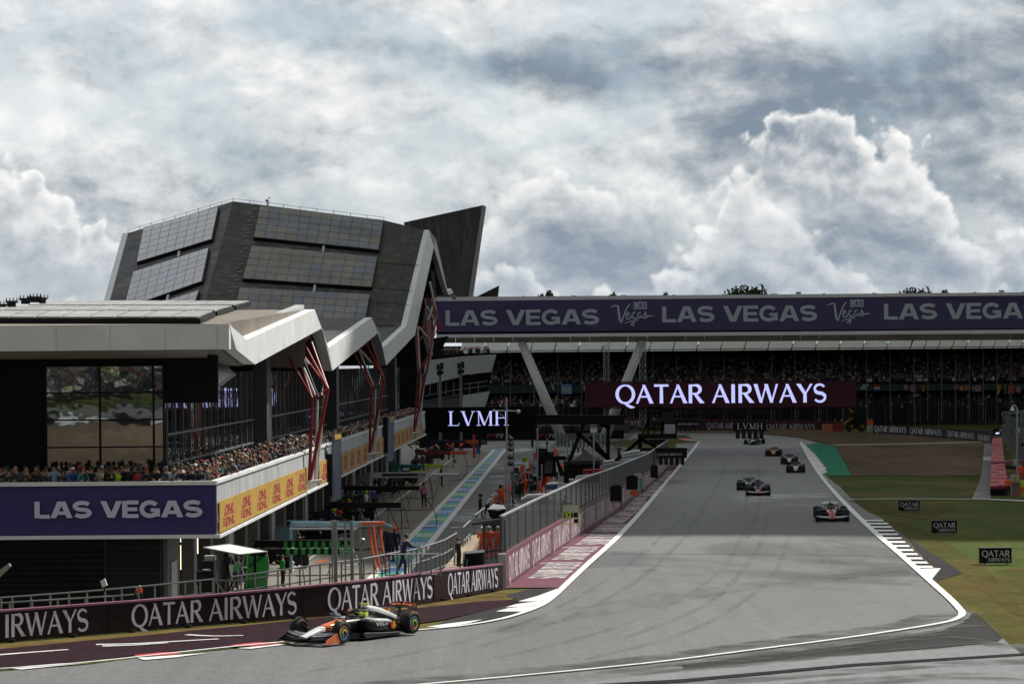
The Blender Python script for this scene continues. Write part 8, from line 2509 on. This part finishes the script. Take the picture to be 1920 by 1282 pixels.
mb = MB(); a = P(884, 832, 330); mb.prism([P(880, 836, 330), P(914, 833, 330), P(914, 825, 330), P(880, 828, 330)], (0, .3, 0)); tag(mb.build('pit_board_rail', m_greywall, None, P(897, 836, 330)), 'low dark board rail at the far end of the pit lane', 'board')

# ---------------------------------------------------------------- garage side panels and clutter
def panel(name, lab, px, z0_at, mat, th=.12, extra=None):
 p0 = GP(px[0][0], px[0][1]); Y = p0.y
 t_ = thing(name, lab, 'panel', p0)
 mb = MB(); mb.prism([P(x, y, Y) for x, y in px], (0, th, 0)); mb.build('board', mat, t_)
 if extra: extra(t_, Y)
 return t_
m_skyb = M('panel_sky_blue', (.12, .23, .31), .5, .1, .5)
m_vgreen = M('panel_bright_green', (.012, .34, .045), .45, .1, .5)
def edge_red(t_, Y):
 mb = MB(); mb.prism([P(557.5, 1048, Y - .02), P(559.5, 1048, Y - .02), P(559.5, 994, Y - .02), P(557.5, 991, Y - .02)], (0, .14, 0)); mb.build('edge_strip', M('panel_edge_red', (.40, .10, .09), .5), t_)
panel('garage_panel', 'pale blue garage panel with a red edge and rounded top', [(507, 1049), (559.5, 1048), (559.5, 994), (555, 989), (545, 987), (507, 988)], 0, m_skyb, extra=edge_red)
def gre(t_, Y):
 mb = MB(); mb.bar(P(461, 1068, Y - .05), P(494, 1042, Y - .05), .06); mb.prism([P(469, 1041, Y - .03), P(498, 1043, Y - .03), P(496, 1037, Y - .03), P(468, 1036, Y - .03)], (0, .05, 0)); mb.build('trim', m_black, t_)
 mb = MB(); mb.bar(P(462, 1102, Y - .04), P(464, 1040, Y - .04), .05); mb.build('rib', m_wh, t_)
panel('garage_panel', 'bright green curved garage panel beside the white awning', [(457, 1104), (501, 1104), (504, 1050), (499, 1041), (490, 1038), (461, 1038)], 0, m_vgreen, extra=gre)
m_bullw = M('pale_emblem_print', (.34, .35, .38), .6, .05)
def bull(t_, Y):
 mb = MB()
 for q in (((594, 976), (601, 971), (608, 972), (609, 977), (603, 979), (596, 980)), ((592, 990), (600, 987), (607, 988), (612, 985), (616, 993), (611, 991), (607, 994), (600, 993), (595, 996)), ((596, 981), (603, 980), (606, 984), (600, 985))):
  mb.prism([P(x, y, Y - .02) for x, y in q], (0, .02, 0))
 mb.build('emblem', m_bullw, t_)
panel('garage_panel', 'navy garage panel with a pale emblem behind the first red column', [(583, 1012), (634, 1010), (627, 962), (612, 955), (583, 960)], 0, m_navy, extra=bull)
panel('garage_panel', 'dark navy garage wing panel below the video wall', [(606, 985), (634, 985), (634, 952), (606, 946)], 0, m_navy)
def alpa(t_, Y):
 mb = MB()
 for a, b_ in (((671.5, 912), (680.5, 904)), ((680.5, 904), (683, 912)), ((674, 910.5), (687, 908))): mb.bar(P(*a, Y - .03), P(*b_, Y - .03), .07, .04)
 mb.build('emblem', m_black, t_)
 mb = MB(); mb.bar(P(697, 946, Y - .04), P(697, 893, Y - .04), .22, .1); mb.build('post', m_wh, t_)
panel('garage_panel', 'white garage panel with a black letter mark under the white boom', [(664, 948), (698, 946), (698, 891), (690, 887), (668, 892)], 0, M('panel_pale_grey', (.27, .27, .28), .5, .1, .5), extra=alpa)
panel('garage_panel', 'grey lower panel by the tall video wall foot', [(628, 976), (646, 976), (646, 930), (628, 933)], 0, m_greywall)
panel('garage_panel', 'small navy panel lettered near the far booms', [(822, 846), (845, 846), (845, 836), (822, 837)], 0, m_navy)
panel('tyre_warmer', 'pair of teal tyre covers under the white boom', [(718, 905), (737, 905), (737, 893), (718, 893)], 0, m_tealb, 1.0)

def clutter(name, lab, x, y, n, seed, spread, cols, cat='equipment'):
 """a pit box trolley: frame, wheels, tools, spare wing pieces"""
 p = GP(x, y); t_ = thing(name, lab, cat, p, 'equipment trolleys in front of the garages')
 r_ = random.Random(seed)
 mb = MB(); w_ = spread
 mb.box(p + V((0, 0, .42)), (w_, .7, .5)); mb.box(p + V((w_ * .2, .1, .85)), (w_ * .5, .5, .4))
 for sx in (-1, 1): mb.bar(p + V((sx * w_ * .45, 0, .1)), p + V((sx * w_ * .45, 0, 1.2)), .05)
 mb.build('trolley', m_blackplastic, t_)
 for k in range(n):
  q = p + V(((r_.random() - .5) * w_ * 1.3, (r_.random() - .5) * 1.2 - .3, .1 + r_.random() * 1.3)); m_ = r_.choice(cols); mb = MB()
  typ = r_.random()
  if typ < .4: mb.bar(q, q + V((r_.uniform(-.7, .7), r_.uniform(-.2, .2), r_.uniform(-.5, .6))), .09, .16); nm = 'bracket'
  elif typ < .7: mb.ball(q, (.16, .16, .14), 8, 5); nm = 'canister'
  else: mb.box(q, (r_.uniform(.2, .5), .3, r_.uniform(.1, .3)), rz=r_.random()); nm = 'tool_box'
  mb.build(nm, m_, t_)
 for sx in (-1, 1):
  mb = MB(); q = p + V((sx * w_ * .36, -.36, .16)); mb.tube([q, q + V((0, .1, 0))], .16, 10); mb.build('wheel', m_black, t_)
BW = [m_black, m_black, m_wh, m_lightpanel, m_galv]
for k, (x, y, n, sp, cols, d_) in enumerate(((528, 1056, 9, 1.8, BW, 'black trolley with silver fittings in front of the pale blue panel'), (556, 1064, 7, 1.4, BW, 'low black cable trolley at the first pit box'),
  (575, 1016, 9, 1.8, BW + [m_og], 'trolley with white and orange pieces left of the navy panel'), (606, 1014, 7, 1.5, BW, 'dark trolley with white wing pieces under the navy panel'), (640, 1006, 7, 1.4, BW, 'dark trolley at the foot of the navy panel'),
  (652, 986, 9, 1.6, BW + [CLO['red']], 'trolley with white ducts beside the mechanic in white'), (686, 975, 7, 1.3, [m_black, m_black, m_galv], 'spare wing stand in the middle of the pit box'),
  (645, 960, 8, 1.6, BW, 'black trolley by the grey lower panel'), (690, 945, 8, 1.5, BW + [CLO['pink']], 'trolley beneath the black boom with white fittings'), (725, 925, 8, 1.8, BW, 'trolley with white nozzles right of the white panel'),
  (742, 918, 9, 1.6, BW + [m_limeb], 'trolley with lime and white fittings'), (760, 908, 8, 2.2, [m_black, m_tealb, m_limeb], 'teal and lime trolley under the green boom'), (770, 893, 8, 2.4, [m_black, m_tealb, m_limeb, m_wh], 'dark trolley with lime spots beyond the green boom'),
  (792, 872, 8, 2.4, [m_black, m_redd, CLO['red'], m_wh], 'red and black trolley at the red boom'), (815, 862, 7, 2.4, [m_black, m_redd, m_wh], 'black trolley right of the red boom'), (826, 850, 8, 3.0, [m_black, m_og, m_navy], 'navy trolley with orange pieces'),
  (850, 842, 7, 3.0, [m_black, m_og, m_navy, m_wh], 'far trolley with orange pieces'), (872, 836, 6, 3.0, [m_black, m_og, m_navy], 'farthest trolley near the end of the pit lane'), (820, 836, 6, 3.0, [m_black, m_redd, m_navy], 'far dark trolley against the garages'), (800, 852, 7, 3.0, [m_black, m_redd, m_wh], 'dark trolley by the far garages'))):
 clutter('equipment_trolley', d_, x, y, n, 40 + k, sp, cols)
for x, y, lab in ((674, 885, 'white round tank standing by the garages'), (720, 886, 'white domed cover behind the white boom')):
 p = GP(x, y + 6); mb = MB(); mb.tube([p, p + V((0, 0, .7))], .42, 12); mb.ball(p + V((0, 0, .7)), (.42, .42, .3), 12, 6); tag(mb.build('tank', m_wh, None, p), lab, 'tank')
p = GP(897, 850); mb = MB(); mb.box(p + V((0, 0, .5)), (.5, .5, 1.0)); mb.box(p + V((0, 0, 1.1)), (.3, .3, .3)); tag(mb.build('marker_post', M('royal_blue_plastic', (.02, .06, .28), .5), None, p), 'small royal blue marker on the pit lane by the red post', 'marker')
p = GP(889, 858); mb = MB(); mb.tube([p, p + V((0, 0, 2.6))], .16, 8); mb.box(p + V((0, 0, 2.7)), (.4, .3, .3)); tag(mb.build('hose_post', CLO['red'], None, p), 'red post on the pit lane with hoses at its foot', 'post')
p = GP(852, 878); mb = MB(); mb.prism([P(848, 866, p.y), P(856, 868, p.y), P(855, 862, p.y), P(850, 861, p.y)], (0, .1, 0)); mb.bar(P(850, 867, p.y), P(849, 880, p.y), .08); tag(mb.build('lollipop_sign', m_gr, None, p), 'small bright green board on a stand by the hoses', 'sign')

# ---------------------------------------------------------------- signal pole, carts, tent and boxes by the pit wall
YPL = 150
pl = thing('signal_pole', 'tall slender pole with a crossbar in front of the LVMH screen', 'pole', P(951, 955, YPL))
mb = MB(); mb.tube([P(952, 965, YPL), P(950.5, 860, YPL), P(949.5, 745, YPL)], [.065, .055, .035], 8); mb.tube([P(957, 965, YPL), P(955.5, 815, YPL)], .035, 6); mb.tube([P(946.5, 965, YPL), P(946.5, 870, YPL)], .04, 6)
mb.build('pole', m_galv, pl)
mb = MB(); mb.tube([P(927, 769.5, YPL), P(972, 770.5, YPL)], .035, 8); mb.tube([P(937, 775, YPL), P(945, 781, YPL), P(950, 783, YPL)], .02, 6); mb.ball(P(972, 771.5, YPL), .12, 8, 5); mb.ball(P(926, 769, YPL), .06, 8, 5); mb.build('crossbar', m_galv, pl)
for k, y in enumerate((822, 832, 842, 857, 869)):
 mb = MB(); c_ = P(957, y, YPL - .1); mb.tube([c_ + V((0, 0, -.14)), c_ + V((0, 0, .0)), c_ + V((0, 0, .14))], [.06, .19, .06], 4); mb.build('lamp_head', m_blackplastic, pl)
p2 = thing('mast', 'thin dark mast right of the signal pole', 'pole', P(963, 935, 156))
mb = MB(); mb.tube([P(963, 940, 156), P(962.5, 826, 156)], .05, 6); mb.bar(P(960, 900, 156), P(967, 896, 156), .2, .5); mb.build('mast', m_steel_grey, p2)
for x, yt, yb_, lab in ((1008, 802, 915, 'thin grey pole left of the black equipment platform'), (1113.5, 803, 888, 'grey pole carrying a white box over the tent'), (1016, 870, 900, 'short grey pole by the steps')):
 Yp = 205 if x > 1100 else 225
 t_ = thing('antenna_pole', lab, 'pole', P(x, yb_, Yp)); mb = MB(); mb.tube([P(x, yb_, Yp), P(x - .5, yt, Yp)], .07, 6); mb.build('pole', m_galv, t_)
 if x > 1100: mb = MB(); mb.prism([P(1107, 811, Yp - .1), P(1120, 810, Yp - .1), P(1119, 801, Yp - .1), P(1107, 802, Yp - .1)], (0, .3, 0)); mb.build('box', m_fascia, t_); mb = MB(); mb.box(P(1113, 798, Yp), (.5, .3, .24)); mb.build('label_plate', M('olive_plate', (.22, .21, .10), .6), t_)

ct = thing('pit_cart', 'black wedge shaped cart with sloping glass top beside the fence', 'cart', P(930, 990, 125))
mb = MB(); q = [P(913, 956, 125), P(949, 955, 125), P(946, 966, 125), P(934, 975, 125), P(925, 976, 125)]
mb.prism(q, (0, 1.6, 0)); mb.prism([P(924, 996, 125), P(940, 994, 125), P(942, 974, 125), P(920, 975, 125)], (0, 1.2, 0)); mb.build('body', m_black, ct)
mb = MB(); mb.poly([P(914, 954.6, 124.9), P(949, 953.6, 124.9), P(944, 946, 128), P(924, 944.5, 128)]); mb.poly([P(914, 955.4, 124.9), P(949, 954.4, 124.9), P(949, 953.6, 124.9), P(914, 954.6, 124.9)]); mb.build('glass_top', M('dark_glass', (.02, .02, .022), .12, 0), ct)
mb = MB(); mb.prism([P(921, 957.4, 124.9), P(927, 957, 124.9), P(927, 955.6, 124.9), P(921, 956, 124.9)], (0, -.02, 0)); mb.build('red_mark', CLO['red'], ct)
mb = MB(); mb.prism([P(929, 957, 124.9), P(940, 956.4, 124.9), P(940, 954.9, 124.9), P(929, 955.5, 124.9)], (0, -.02, 0)); mb.build('white_mark', m_wh, ct)

tn = thing('marquee_tent', 'black peaked tent between the gantry legs', 'tent', P(1108, 895, 215))
m_tent = M('charcoal_canvas', (.028, .029, .032), .8, .15, 1)
def tq(x, y, d=0.0): return P(x, y, 215 + d)
mb = MB(); ap = tq(1097, 842, 2.0); e = [tq(1069, 864, 0), tq(1126, 863, 0), tq(1131, 861, 4), tq(1074, 862, 4)]
for a, b_ in zip(e, e[1:] + e[:1]):
 mid = a.lerp(ap, .55) + V((0, 0, -.18)); mid2 = b_.lerp(ap, .55) + V((0, 0, -.18))
 mb.poly([a, b_, mid2, mid]); mb.poly([mid, mid2, ap])
for a, b_ in zip(e, e[1:] + e[:1]): mb.poly([a, b_, b_ + V((0, 0, -.28)), a + V((0, 0, -.28))])
mb.build('canopy', m_tent, tn)
mb = MB(); mb.prism([tq(1070, 905, .2), tq(1124, 904, .2), tq(1125, 866, .2), tq(1070, 867, .2)], (0, .1, 0)); mb.prism([tq(1057, 905, .1), tq(1070, 905, .1), tq(1070, 868, .1), tq(1057, 872, .1)], (0, .1, 0)); mb.build('side_wall', m_black, tn)

def gbox(name, lab, px, Y, mat, th=1.0, cat='box', mat2=None, top=None):
 t_ = thing(name, lab, cat, P(px[0][0], px[0][1], Y))
 mb = MB(); mb.prism([P(x, y, Y) for x, y in px], (0, th, 0)); mb.build('body', mat, t_)
 if top: mb = MB(); mb.prism([P(x, y, Y - .03) for x, y in top], (0, th * 1.05, 0)); mb.build('lid', mat2, t_)
gbox('storage_box', 'white lidded storage box just behind the catch fence', [(979, 945), (1013, 940), (1013, 930), (979, 936)], 168, m_lightpanel, 1.6, mat2=m_fascia, top=[(977, 936), (1022, 929), (1022, 926.5), (990, 928)])
gbox('storage_box', 'blue and white equipment box at the fence top', [(1025, 918), (1045, 917), (1046, 908), (1025, 909)], 180, M('box_blue', (.03, .09, .26), .5, .1), 1.4, mat2=m_fascia, top=[(1026, 909), (1048, 907.5), (1047, 905), (1028, 906)])
gbox('storage_box', 'white ribbed box right of the blue box', [(1045, 918), (1056, 917), (1057, 908), (1047, 907)], 178, m_fascia, .8, mat2=m_lightpanel, top=[(1047, 908), (1058, 907), (1058, 905.8), (1047, 906.5)])
gbox('storage_box', 'cream bucket beside the fence top', [(1068, 906), (1075, 906), (1076, 899), (1067, 899)], 190, M('cream_plastic', (.45, .41, .30), .5, .1), .8, mat2=m_fascia, top=[(1067, 899.4), (1076.5, 899.2), (1076.5, 898), (1067, 898.2)])
gbox('storage_box', 'white wrapped boxes left of the red case', [(1078, 902), (1092, 900), (1096, 892), (1080, 894)], 196, m_fascia, 1.0, mat2=m_lightpanel, top=[(1082, 894), (1110, 891), (1110, 889.5), (1084, 892)])
gbox('storage_case', 'red case with white stripe behind the fence', [(1094, 890), (1135, 888), (1135, 880), (1094, 882)], 205, M('case_red', (.26, .016, .02), .5, .1), 1.2, mat2=CLO['red'], top=[(1094, 882.4), (1136, 880.4), (1136, 879), (1094, 881)])
for x0, y0, x1, y1, lab in ((1130, 871, 1152, 868, 'white tube lying by the gantry foot, nearest'), (1166, 856, 1184, 852, 'white tube bundle by the gantry foot, middle'), (1184, 852, 1200, 850, 'white bundle by the gantry foot, farthest')):
 p, q = P(x0, y0, 240), P(x1, y1, 240)
 t_ = thing('pipe_bundle', lab, 'pipe', p, 'white tubes by the gantry foot'); mb = MB(); mb.tube([p, q], .22, 10); mb.tube([p + V((0, -.2, .25)), q + V((0, -.2, .25))], .12, 8); mb.build('tube', m_fascia, t_)
 mb = MB(); mb.tube([q, q + V((.5, 0, 0))], .16, 10); mb.build('cap', M('cream_plastic', (.45, .41, .30)), t_)
# equipment platform with steps
ep = thing('equipment_platform', 'black steel platform with handrails and open steps', 'platform', P(1022, 880, 232))
def eq(x, y, d=0.0): return P(x, y, 232 + d)
mb = MB()
mb.prism([eq(1007, 893), eq(1042, 893), eq(1042, 858), eq(1007, 860)], (0, 2, 0)); mb.bar(eq(1006, 858.5, -.4), eq(1060, 858, -.4), .9, .35); mb.prism([eq(1050, 892), eq(1060, 892), eq(1044, 856), eq(1040, 856)], (0, .3, 0)); mb.build('deck', m_black, ep)
mb = MB()
for y in (838, 848): mb.bar(eq(1008, y, -.3), eq(1070, y - .5, -.3), .05)
for x in (1008, 1022, 1036, 1050, 1064): mb.bar(eq(x, 858, -.3), eq(x, 836, -.3), .05)
mb.build('handrail', m_galv, ep)
mb = MB()
for k in range(7): mb.bar(eq(1022 - .3 * k, 864 + 3.6 * k, -.5), eq(1037 - .3 * k, 864 + 3.6 * k, -.5), .3, .05)
mb.build('step', m_galv, ep)
mb = MB(); mb.box(eq(1016, 851, -.2), (1.0, .6, 1.0)); mb.box(eq(1030, 853, -.2), (.8, .6, .6)); mb.build('equipment_box', m_blackplastic, ep)
for k, (x, y, s_) in enumerate(((970, 915, 1.0), (984, 904, 1.2), (992, 902, 1.1), (1000, 908, .8), (966, 890, 1.2))):
 p = GP(x, y + 14); t_ = thing('equipment_rack', ('leftmost', 'second', 'third', 'fourth', 'rearmost')[k] + ' black equipment rack between the signal pole and the marshals', 'rack', p, 'black equipment racks by the pit wall')
 mb = MB(); mb.box(p + V((0, 0, .6)), (.8 * s_, .6, .9)); mb.box(p + V((.1, 0, 1.25)), (.5 * s_, .5, .35)); mb.build('rack', m_blackplastic, t_)
 mb = MB()
 for sx in (-1, 1): mb.bar(p + V((sx * .35, -.3, 0)), p + V((sx * .35, -.3, 1.7)), .05)
 mb.bar(p + V((-.4, -.3, 1.6)), p + V((.5, -.3, 1.7)), .06); mb.build('frame', m_galv, t_)
 mb = MB(); mb.box(p + V((.05, -.32, .8)), (.4, .05, .2)); mb.build('panel', m_lightpanel, t_)
pb = GP(976, 870); mb = MB(); mb.prism([P(963, 868, 245), P(986, 870, 245), P(990, 873, 245), P(976, 873, 245)], (0, 1.5, 0)); tag(mb.build('parasol', m_fascia_edge, None, P(976, 872, 245)), 'flat pale awning edge right of the mast', 'awning')
ts = thing('tyre_stack', 'white capped stack with lime tops near the officials', 'tyres', GP(985, 892)); p = GP(985, 892)
mb = MB(); mb.tube([p, p + V((0, 0, 1.5))], .35, 12); mb.build('wrapped_stack', m_fascia, ts)
mb = MB(); mb.tube([p + V((0, 0, 1.5)), p + V((0, 0, 1.9))], .36, 12); mb.build('cover', m_limeb, ts)
# far fence lines in the pit entry infield
inf = thing('infield_fence', 'grey slatted fence on the infield behind the gantry', 'fence', P(1090, 832, 330))
mb = MB()
for x in range(1046, 1140, 7): mb.bar(P(x, 838, 330), P(x, 812, 330), .25, .1)
mb.build('post', m_steel_grey, inf)
mb = MB()
for k in range(7): mb.bar(P(1040, 835 - 3.4 * k, 330.2), P(1142, 832 - 3.4 * k, 330.2), .1, .1)
mb.build('slat', m_lightpanel, inf)
tp_ = GP(1205, 828)
bb2 = thing('hoarding', 'black hoarding with faded lettering behind the gantry beam', 'board', P(1080, 800, 420))
mb = MB(); mb.prism([P(1090, 812, 420), P(1180, 812, 420), P(1180, 790, 420), P(1090, 790, 420)], (0, .3, 0)); mb.build('board', m_greywall, bb2)

# ---------------------------------------------------------------- pit boards hung over the wall
def pitboard(lab, x, y0, y1, w_, Y, num, mats):
 t_ = thing('pit_board', lab, 'pit board', P(x, y1, Y), 'pit boards held over the pit wall')
 mb = MB(); h_ = (y1 - y0)
 for xx in (x, x + w_): mb.bar(P(xx, y1, Y), P(xx, y0, Y), .04)
 for f in (0, .28, .55, .8): mb.bar(P(x, y0 + h_ * f, Y), P(x + w_, y0 + h_ * f, Y), .035)
 mb.build('frame', mats[0], t_)
 mb = MB(); mb.prism([P(x + 1, y0 + h_ * .26, Y - .02), P(x + w_ - 1, y0 + h_ * .26, Y - .02), P(x + w_ - 1, y0 + h_ * .02, Y - .02), P(x + 1, y0 + h_ * .02, Y - .02)], (0, .03, 0)); mb.build('header', mats[1], t_)
 if num:
  mb = MB(); mb.prism([P(x + 1.5, y0 + h_ * .53, Y - .01), P(x + w_ * .62, y0 + h_ * .53, Y - .01), P(x + w_ * .62, y0 + h_ * .29, Y - .01), P(x + 1.5, y0 + h_ * .29, Y - .01)], (0, .02, 0)); mb.build('backing', m_black, t_)
  mb = MB(); ptext(mb, num, x + 3, y0 + h_ * .52, x + w_ * .52, y0 + h_ * .52, h_ * .22, Y - .03, BOLD, wt=1.25); mb.build('numerals', M('numeral_lime', (.55, .78, .04), .6, 0), t_)
 mb = MB(); mb.prism([P(x + w_ * .66, y0 + h_ * .52, Y - .03), P(x + w_ * .94, y0 + h_ * .52, Y - .03), P(x + w_ * .94, y0 + h_ * .30, Y - .03), P(x + w_ * .66, y0 + h_ * .30, Y - .03)], (0, .03, 0))
 mb.prism([P(x + w_ * .70, y0 + h_ * .76, Y - .03), P(x + w_ * .96, y0 + h_ * .76, Y - .03), P(x + w_ * .96, y0 + h_ * .58, Y - .03), P(x + w_ * .70, y0 + h_ * .58, Y - .03)], (0, .03, 0)); mb.build('plate', mats[2], t_)
pitboard('pit board with lime numerals 92 and a pale header', 1056, 948, 990, 29, 127, '92', [m_limeb, m_lightpanel, m_black])
pitboard('empty dark pit board second along the pit wall', 1148, 911, 949, 17, 158, None, [m_black, m_black, m_black])
pitboard('pit board with bright green plates third along the pit wall', 1187, 885, 928, 17, 182, None, [m_black, m_lightpanel, M('plate_green', (.02, .42, .07), .5)])
pitboard('black lamp panel pit board farthest along the pit wall', 1220, 873, 895, 13, 208, None, [m_black, m_black, m_black])
for x, y, Y, w_, h_, mt, lab in ((1185, 905, 181.5, .8, .9, m_black, 'dark bag hung on the green pit board'), (1188, 924, 181.4, .5, .3, m_og, 'small orange panel below the green pit board'), (1155, 925, 157.6, .7, .9, m_black, 'black panel hung on the second pit board'), (1227, 884, 207.6, .55, .95, m_black, 'black lamp panel on the farthest pit board')):
 mb = MB(); mb.box(P(x, y, Y), (w_, .1, h_)); mb.box(P(x, y, Y) + V((0, 0, h_ / 2 + .03)), (w_ * .6, .08, .06)); tag(mb.build('panel_bag', mt, None, P(x, y, Y)), lab, 'panel')

# ---------------------------------------------------------------- cloud whose shadow lies on the far part of the circuit
def make_cloud():
 HC = 260.0
 off = V((sun_dir.x / sun_dir.z * HC, sun_dir.y / sun_dir.z * HC, HC))
 r_ = random.Random(5)
 # shadow outline on the ground (near edge irregular)
 outline = [(-175, 190), (-110, 178), (-60, 196), (-34, 186), (-14, 176), (-2, 160), (6, 148), (16, 141), (28, 139), (40, 134), (58, 137), (90, 130), (150, 138), (230, 150), (330, 250), (340, 520), (240, 800), (-60, 840), (-240, 640), (-260, 330)]
 outline = smooth([(float(a), float(b_)) for a, b_ in outline] + [(-175.0, 190.0)], 5)[:-1]
 cx = sum(p[0] for p in outline) / len(outline); cy = sum(p[1] for p in outline) / len(outline)
 mb = MB(); rings = []
 for f, z in ((.02, -6), (.5, -4), (.90, -2), (.985, 0), (1.0, 4), (.93, 16), (.75, 34), (.45, 52), (.02, 60)):
  ring = []
  for i, (x, y) in enumerate(outline):
   j = 1 + (.02 * math.sin(i * 2.3) + .015 * math.sin(i * 5.1)) * (1 if z > 4 else 0)
   ring.append(V((cx + (x - cx) * f * j, cy + (y - cy) * f * j, z + (5 * math.sin(i * 1.7) if z > 8 else 0))) + off)
  rings.append(ring)
 mb.loft(rings)
 o = mb.build('cloud', M('cloud_white', (.85, .85, .86), .9, .05, .02), None, off, smooth=True)
 tag(o, kind='structure')
make_cloud()

# ---------------------------------------------------------------- what stands behind the camera, mirrored in the big end window
ground_sheet('gravel_trap', [[V((-190, -72, 0)), V((-22, -72, 0)), V((-14, 30, 0)), V((-60, 60, 0)), V((-190, 60, 0))]], m_gravel, .02)
ground_sheet('track', [[V((-260, -150, 0)), V((-72, -150, 0)), V((-72, -78, 0)), V((-260, -78, 0))]], m_track, .01)
ob = thing('trackside_barrier', 'black barrier with pale panels seen only as a reflection in the end window', 'barrier', (-90, -74, T(-74)))
mb = MB(); mb.box((-110, -74, T(-74) + .6), (180, .4, 1.2)); mb.build('board', m_black, ob)
mb = MB()
for k in range(16): mb.box((-190 + k * 11, -73.75, T(-74) + .62), (6.5, .06, .6 + .2 * (k % 2)))
mb.build('panel', m_fascia, ob)
sb = MB(); z0 = T(-155)
for k in range(12): sb.box((-150, -160 - k * 1.6, z0 + 1.5 + k * .75), (260, 1.7, 1.2))
tag(sb.build('spectator_bank', m_darkwall, None, (-150, -160, z0)), 'stepped spectator bank mirrored in the end window', 'grandstand')
mb = MB(); rnd = random.Random(77)
for k in range(12):
 for i in range(75):
  if rnd.random() < .85: mini(mb, (-40 - i * .8 + rnd.random() * .5, -159.6 - k * 1.6, z0 + 1.7 + k * .75), 1.5, rnd)
tag(mb.build('crowd', m_crowd), 'spectators mirrored in the end window', 'crowd', kind='stuff')
